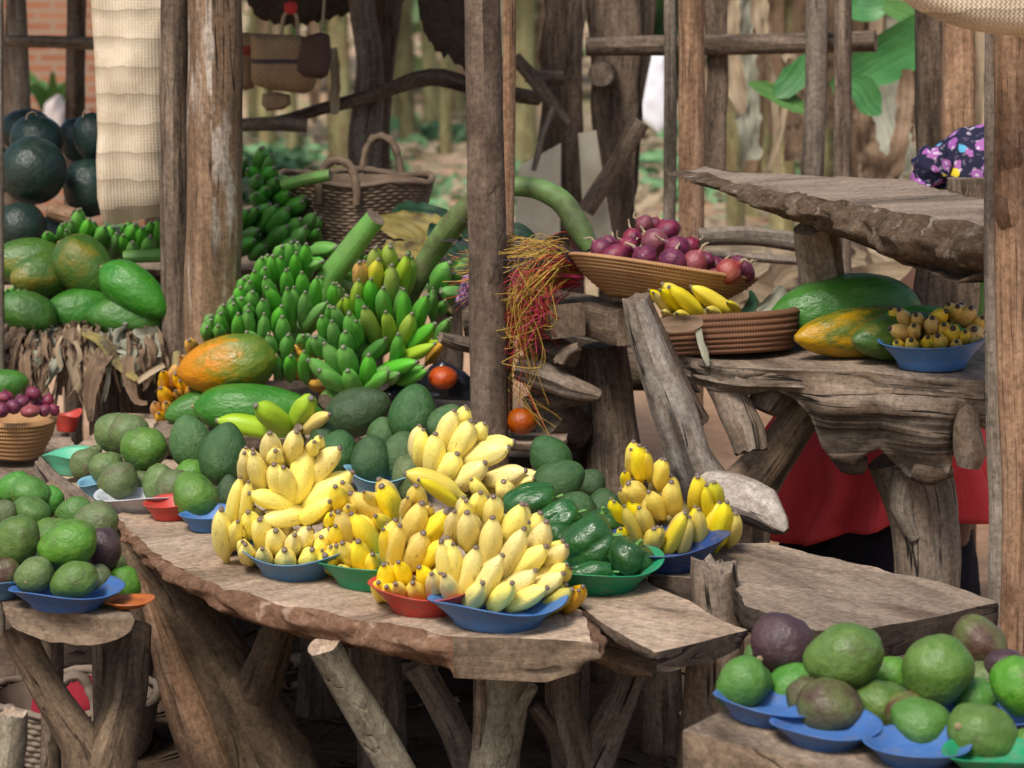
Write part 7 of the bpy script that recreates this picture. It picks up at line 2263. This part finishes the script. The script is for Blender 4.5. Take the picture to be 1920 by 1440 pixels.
sheet("printed_cloth", "purple printed cloth bundle left of the central post", "cloth", [(866, 520), (900, 508), (930, 520), (930, 575), (890, 578), (864, 572), (852, 566), (860, 545)], 6.72, 0.03, "purple_print", 3, 0.03)
sheet("plastic_bag", "crumpled black plastic bag around the red tomato", "plastic bag", [(700, 745), (735, 722), (790, 716), (806, 690), (830, 676), (872, 700), (885, 712), (890, 752), (800, 748), (740, 752)], 6.70, 0.02, "black_bag", 5, 0.035, freq=11)
for lab, pp, mt_, s in [
    ("yellowed banana leaf folded on the bench by the wicker basket", [(700, 418, 20, 7.3), (740, 425, 44, 7.25), (780, 445, 40, 7.2), (800, 478, 26, 7.15)], "dry_yellow", 41),
    ("blackening leaf behind the folded yellowed one", [(705, 412, 14, 7.38), (760, 415, 40, 7.36), (820, 428, 50, 7.34), (860, 445, 40, 7.3)], "dry_yellow", 42),
    ("dark green leaf scrap lying by the wicker basket rim", [(735, 405, 20, 7.45), (765, 398, 44, 7.42), (800, 402, 40, 7.42), (838, 408, 30, 7.42)], "leaf_dark", 43),
    ("yellow leaf rib between the turning bunch and the post", [(720, 460, 24, 7.2), (760, 470, 40, 7.15), (800, 480, 44, 7.1), (815, 500, 20, 7.1)], "dry_yellow", 44),
    ("dark leaf behind the thick green stalk", [(800, 440, 40, 7.3), (840, 450, 70, 7.3), (880, 470, 60, 7.3)], "leaf_dark", 45),
    ("dark green leaf scrap right of the central post", [(940, 438, 30, 6.9), (970, 432, 34, 6.9), (1002, 446, 14, 6.9)], "leaf_dark", 46),
    ("brown leaf hanging over the dark coiled basket", [(1228, 606, 14, 6.02), (1262, 608, 32, 6.0), (1300, 605, 30, 6.0), (1318, 602, 10, 6.0)], "dry", 47),
    ("pale twisted leaf tail hanging over the driftwood table edge", [(1308, 610, 12, 6.0), (1314, 640, 14, 5.99), (1322, 664, 14, 5.98), (1328, 686, 6, 5.98)], "dry_grey", 48),
    ("dark leaf standing behind the dark coiled basket", [(1400, 590, 30, 6.3), (1412, 565, 28, 6.3), (1406, 545, 8, 6.3)], "leaf_dark", 49),
    ("greenish dry leaf at the left of the large green papaya", [(1420, 586, 16, 6.25), (1445, 570, 34, 6.25), (1470, 540, 20, 6.3)], "dry_grey", 50),
    ("brown leaf flake lying on the left mangoes", [(88, 905, 16, 5.62), (104, 930, 34, 5.6), (118, 952, 20, 5.55)], "dry", 51),
    ("curled leaf on the ground beside the corner bench", [(1275, 1340, 10, 5.9), (1295, 1325, 20, 5.9), (1305, 1305, 8, 5.9)], "dry_pale", 52),
    ("flat dry leaf lying on the corner bench", [(1340, 1360, 8, 4.36), (1375, 1362, 20, 4.36), (1425, 1371, 6, 4.35)], "dry_pale", 53),
    ("light green leaf behind the blue bowl", [(1836, 600, 8, 6.2), (1840, 570, 16, 6.2), (1842, 520, 6, 6.2)], "leaf_light", 54),
    ]:
    mb = MB()
    ribbon(mb, [W(a, b, Y) for a, b, w, Y in pp], [w * mpp(a, b, Y) for a, b, w, Y in pp], None, seed=s, crumple=0.35, step=0.01, cross=6, tear=0.3)
    tag(mb.build("fallen_leaf", M[mt_], origin=W(*pp[0][:2], pp[0][3])), lab, "leaf", "loose leaves among the fruit")

# dry banana leaves draped over the papaya shelf
rn = random.Random(12)
n = 0
POS = ["at the left edge", "left of the twisted strip", "near the middle of the shelf", "under the middle papaya", "right of the middle", "over the shelf leg", "near the double post", "at the double post"]
for k in range(110):
    x = -30 + 335 * (k + rn.random()) / 110
    ln = rn.uniform(15, 150) * (0.75 if x > 210 else 1)
    y0 = 622 + rn.uniform(-4, 60) * rn.random()
    Y = 7.16 - rn.uniform(0.0, 0.05)
    w = rn.uniform(4, 14) if rn.random() < 0.6 else rn.uniform(14, 34)
    mb = MB()
    pts = [W(x + rn.uniform(-20, 20), y0 - 10, Y + 0.14), W(x, y0, Y), W(x + rn.uniform(-12, 12), y0 + ln * 0.5, Y - 0.04), W(x + rn.uniform(-26, 26), y0 + ln, Y - 0.03)]
    ws = [w * 0.8, w, w * rn.uniform(0.7, 1.2), w * 0.25]
    ribbon(mb, pts, [q * mpp(x, y0, Y) for q in ws], None, seed=k + 60, crumple=0.95, step=0.012, cross=6, tear=0.8)
    mt_ = "dry" if rn.random() < 0.8 else ("dry_pale" if rn.random() < 0.35 else "dry_grey")
    tag(mb.build("dry_leaf", M[mt_], origin=pts[1]), "dry brown banana leaf hanging in the fringe of the papaya shelf", "dry leaf", "dry banana leaves draped over the papaya shelf")
for lab, pp, mt_, s in [
    ("long yellow-brown folded leaf rib sloping down the papaya shelf front", [(150, 622, 14, 7.1), (190, 640, 22, 7.08), (220, 680, 20, 7.06), (256, 712, 12, 7.04)], "dry_yellow", 1),
    ("pale stalk rising from the fold to the double post", [(258, 716, 10, 7.04), (280, 700, 12, 7.06), (308, 684, 10, 7.08)], "dry_pale", 2),
    ("grey-green leaf spread at the right end of the papaya shelf", [(200, 636, 30, 7.12), (250, 645, 56, 7.1), (300, 640, 60, 7.1)], "dry_grey", 3),
    ("twisted white leaf curl hanging in the shelf fringe", [(140, 640, 6, 7.04), (150, 665, 10, 7.03), (140, 690, 9, 7.03), (147, 712, 8, 7.03), (138, 730, 5, 7.03)], "dry_pale", 4),
    ("thin curl of leaf left of the twisted white one", [(116, 630, 5, 7.05), (106, 655, 7, 7.04), (114, 690, 7, 7.04)], "dry_pale", 5),
    ("wide brown leaf bent over the shelf leg", [(205, 650, 34, 7.08), (180, 690, 36, 7.05), (168, 740, 26, 7.05), (170, 790, 10, 7.05)], "dry", 6),
    ("hooked brown leaf tip right of the shelf leg", [(238, 668, 24, 7.06), (244, 720, 22, 7.04), (256, 752, 16, 7.03), (276, 756, 8, 7.03)], "dry", 7)]:
    mb = MB()
    ribbon(mb, [W(a, b, Y) for a, b, w, Y in pp], [w * mpp(a, b, Y) for a, b, w, Y in pp], None, seed=s + 200, crumple=0.3, step=0.01, cross=6, tear=0.3)
    tag(mb.build("dry_leaf", M[mt_], origin=W(*pp[0][:2], pp[0][3])), lab, "dry leaf", "dry banana leaves draped over the papaya shelf")

# ---------------------------------------------------------------- seated person behind the driftwood table
pe = empty("person", Vector((0.96, 6.9, 0)), "person in red wrap, black skirt and floral headscarf seated behind the driftwood table", "person")
hc = W(1830, 325, 6.72)
pel = Vector((W(1735, 1000, 6.85).x, 6.95, 0.40))
J = {"pelvis": (pel, 0.15), "belly": (pel + Vector((0.01, 0.0, 0.20)), 0.135), "chest": (pel + Vector((0.04, -0.04, 0.48)), 0.145), "neck": (Vector((hc.x - 0.01, 6.80, hc.z - 0.17)), 0.055), "head": (Vector((hc.x, 6.74, hc.z - 0.07)), 0.075), "crown": (Vector((hc.x + 0.005, 6.73, hc.z + 0.02)), 0.088),
     "hipl": (pel + Vector((-0.10, -0.02, -0.01)), 0.10), "kneel": (pel + Vector((-0.12, -0.29, 0.03)), 0.055), "anklel": (pel + Vector((-0.10, -0.20, -0.34)), 0.04), "toel": (pel + Vector((-0.11, -0.30, -0.37)), 0.035),
     "hipr": (pel + Vector((0.10, -0.02, -0.01)), 0.10), "kneer": (pel + Vector((0.04, -0.29, 0.03)), 0.055), "ankler": (pel + Vector((0.03, -0.20, -0.34)), 0.04), "toer": (pel + Vector((0.03, -0.30, -0.37)), 0.035),
     "shl": (pel + Vector((-0.06, -0.05, 0.55)), 0.05), "ell": (pel + Vector((-0.05, -0.12, 0.29)), 0.036), "wrl": (pel + Vector((-0.09, -0.22, 0.20)), 0.03),
     "shr": (pel + Vector((0.21, -0.05, 0.55)), 0.055), "elr": (pel + Vector((0.26, -0.12, 0.29)), 0.042), "wrr": (pel + Vector((-0.035, -0.22, 0.20)), 0.03)}
E = [("pelvis", "belly"), ("belly", "chest"), ("chest", "neck"), ("neck", "head"), ("head", "crown"), ("pelvis", "hipl"), ("hipl", "kneel"), ("kneel", "anklel"), ("anklel", "toel"), ("pelvis", "hipr"), ("hipr", "kneer"), ("kneer", "ankler"), ("ankler", "toer"), ("chest", "shl"), ("shl", "ell"), ("ell", "wrl"), ("chest", "shr"), ("shr", "elr"), ("elr", "wrr")]
for s_, wr in (("l", "wrl"), ("r", "wrr")):
    w0 = J[wr][0]
    d = Vector((0.35 if s_ == "l" else -0.35, -0.85, -0.25)).normalized()
    sd_ = Vector((1, 0.4, 0)).normalized()
    J["palm" + s_] = (w0 + d * 0.06, 0.026); E.append((wr, "palm" + s_))
    for k, (o_, L_) in enumerate(((-0.028, 0.062), (-0.010, 0.075), (0.009, 0.072), (0.027, 0.055))):
        a = w0 + d * 0.088 + sd_ * o_
        J["f%s%d" % (s_, k)] = (a, 0.0095); J["g%s%d" % (s_, k)] = (a + d * L_ * 0.5 + Vector((0, 0, -0.01)), 0.0085); J["h%s%d" % (s_, k)] = (a + d * L_ * 0.85 + Vector((0, 0, -0.03)), 0.007)
        E += [("palm" + s_, "f%s%d" % (s_, k)), ("f%s%d" % (s_, k), "g%s%d" % (s_, k)), ("g%s%d" % (s_, k), "h%s%d" % (s_, k))]
    sg = -1 if s_ == "r" else 1
    J["t" + s_] = (w0 + d * 0.045 + sd_ * 0.04 * sg, 0.010); J["u" + s_] = (w0 + d * 0.08 + sd_ * 0.055 * sg, 0.008)
    E += [("palm" + s_, "t" + s_), ("t" + s_, "u" + s_)]
bm = bmesh.new()
sl = bm.verts.layers.skin.verify()
vv = {}
for k, (p, r) in J.items():
    v = bm.verts.new(p)
    v[sl].radius = (r, r)
    v[sl].use_root = k == "pelvis"
    vv[k] = v
for a, b in E:
    bm.edges.new((vv[a], vv[b]))
me = bpy.data.meshes.new("body")
bm.to_mesh(me); bm.free()
me.materials.append(M["skin"])
bo = link("body", me, pe)
bo.modifiers.new("skin", 'SKIN').use_smooth_shade = True
sb = bo.modifiers.new("sub", 'SUBSURF'); sb.levels = sb.render_levels = 2


def cloth_ring(name, mat, rows, parent, seed, fold=0.02, nf=9, hem=None, seg=96):
    """Draped garment: rows of (cx, cy, z, rx, ry), folds growing towards the hem."""
    mb = MB()
    g = []
    n = len(rows)
    K = 5
    R_ = []
    for i in range(n - 1):
        for k in range(K):
            t = k / K
            R_.append([rows[i][q] * (1 - t) + rows[i + 1][q] * t for q in range(5)])
    R_.append(list(rows[-1]))
    m = len(R_)
    for i, (cx, cy, z, rx, ry) in enumerate(R_):
        ring = []
        for k in range(seg):
            a = 2 * PI * k / seg
            v = i / (m - 1)
            f = fold * (0.35 + v) * (math.sin(nf * a + seed + 3.5 * v + 3 * noise.noise(Vector((math.cos(a), math.sin(a), v * 1.5 + seed)))) + 0.8 * noise.noise(Vector((math.cos(a) * 3, math.sin(a) * 3, v * 4 + seed))))
            zz = z + (hem(a) * v if hem else 0)
            ring.append(mb.vert((cx + (rx + f + 0.3 * fold) * math.cos(a), cy + (ry + f + 0.3 * fold) * math.sin(a), zz + 0.01 * noise.noise(Vector((a * 2, v * 3, seed))))))
        g.append(ring)
    for i in range(m - 1):
        for k in range(seg):
            j = (k + 1) % seg
            mb.face([g[i][k], g[i + 1][k], g[i + 1][j], g[i][j]])
    mb.face(g[0])
    mb.face(g[-1][::-1])
    return mb.build(name, M[mat], parent)


px = lambda x: W(x, 950, 6.7).x
zz_ = lambda y: W(1650, y, 6.48).z
cxm = px(1650)
cloth_ring("red_wrap", "red_cloth", [(px(1785), 6.90, zz_(640), 0.10, 0.11), (px(1740), 6.88, zz_(760), 0.15, 0.16), (px(1640), 6.78, zz_(815), 0.225, 0.24), (px(1645), 6.76, zz_(855), 0.262, 0.27), (cxm, 6.76, zz_(930), 0.272, 0.275), (cxm, 6.76, zz_(992), 0.280, 0.28)], pe, 2, 0.030, 13, hem=lambda a: -0.075 * math.exp(-((a - 3.75) / 0.42) ** 2))
cloth_ring("black_skirt", "black_cloth", [(cxm, 6.78, zz_(960), 0.215, 0.215), (cxm + 0.01, 6.78, zz_(1060), 0.24, 0.235), (cxm, 6.78, 0.03, 0.27, 0.27)], pe, 5, 0.014, 11)
cloth_ring("dark_blouse", "floral", [(hc.x - 0.01, 6.80, hc.z - 0.15, 0.07, 0.07), (px(1850), 6.86, hc.z - 0.21, 0.14, 0.11), (px(1850), 6.88, hc.z - 0.30, 0.155, 0.13), (px(1815), 6.90, hc.z - 0.50, 0.12, 0.12), (px(1790), 6.90, zz_(650), 0.098, 0.11)], pe, 7, 0.008, 6)
# headscarf with a knot and tail
mb = MB()
hmesh = ball_mesh("headscarf", M["floral"], 40, 28, lambda d: Vector((d.x * 0.128, d.y * 0.118, d.z * 0.105 + 0.02 * (d.x < 0) * 0)) * (1 + 0.05 * noise.noise(d * 2.2) + 0.035 * math.sin(9 * math.atan2(d.z, d.x) + 2 * d.y)))
hs_ = link("headscarf", hmesh, pe)
hs_.location = Vector((hc.x - 0.005, 6.72, hc.z + 0.012)) - Vector(pe.location)
hs_.matrix_parent_inverse = Matrix()
hs_.rotation_euler = (0.2, R(-24), 0)
kn = Vector(W(1748, 312, 6.64))
kmesh = ball_mesh("scarf_knot", M["floral"], 28, 20, lambda d: Vector((d.x * 0.052, d.y * 0.045, d.z * 0.050)) * (1 + 0.16 * noise.noise(d * 2.6 + Vector((4, 0, 0))) + 0.05 * math.sin(7 * math.atan2(d.z, d.x))))
ko = link("scarf_knot", kmesh, hs_)
ko.matrix_parent_inverse = Matrix()
bpy.context.view_layer.update()
ko.matrix_local = hs_.matrix_world.inverted() @ Matrix.Translation(kn)
mb = MB()
ribbon(mb, [kn + Vector((0.01, 0, -0.01)), kn + Vector((-0.03, -0.02, -0.025)), W(1705, 345, 6.6)], [0.05, 0.06, 0.012], seed=4, crumple=0.3, step=0.008, cross=6)
tmesh = mb.mesh("scarf_tail", M["floral"])
tl = link("scarf_tail", tmesh, hs_)
tl.matrix_parent_inverse = Matrix()
tl.matrix_local = hs_.matrix_world.inverted()
# face: nose, eyes, mouth, ears on the hidden side of the post
hd = J["head"][0]
def face_bit(name, off, r, mat, sc=(1, 1, 1)):
    me_ = ball_mesh(name, mat, 14, 10, lambda d: Vector((d.x * sc[0], d.y * sc[1], d.z * sc[2])) * r)
    o = link(name, me_, bo)
    o.location = hd + Vector(off) - Vector(pe.location)
    o.matrix_parent_inverse = Matrix()
    return o
bpy.context.view_layer.update()
for nm, off, r, mt_, sc in (("nose", (0.045, -0.068, 0.004), 0.014, M["skin"], (1, 1, 1.4)), ("eye", (0.012, -0.074, 0.028), 0.010, M["white_cloth"], (1.2, .6, .7)), ("eye", (0.062, -0.050, 0.028), 0.010, M["white_cloth"], (1.2, .6, .7)), ("mouth", (0.042, -0.064, -0.030), 0.012, M["bag_brown"], (1.8, .6, .5)), ("ear", (-0.070, -0.01, 0.01), 0.018, M["skin"], (.5, .8, 1.3))):
    face_bit(nm, off, r, mt_, sc)
stl = empty("low_stool", Vector((pel.x, 6.98, 0)), "low wooden stool hidden under the seated person", "stool")
mb = MB()
lathe(mb, [(0.001, 0.20), (0.10, 0.20), (0.11, 0.215), (0.11, 0.235), (0.10, 0.25), (0.001, 0.25)], 32)
so_ = link("seat", mb.mesh("seat", M["post"]), stl); so_.location = (0, 0, 0); so_.matrix_parent_inverse = Matrix()
for k in range(3):
    mb = MB()
    a = k * 2.09
    add_limb(mb, [Vector((0.08 * math.cos(a), 0.08 * math.sin(a), 0.2)), Vector((0.12 * math.cos(a), 0.12 * math.sin(a), 0.0))], [0.022, 0.018], seg=10)
    lg = link("leg", mb.mesh("leg", [M["post"]] * 2), stl); lg.location = (0, 0, 0); lg.matrix_parent_inverse = Matrix()
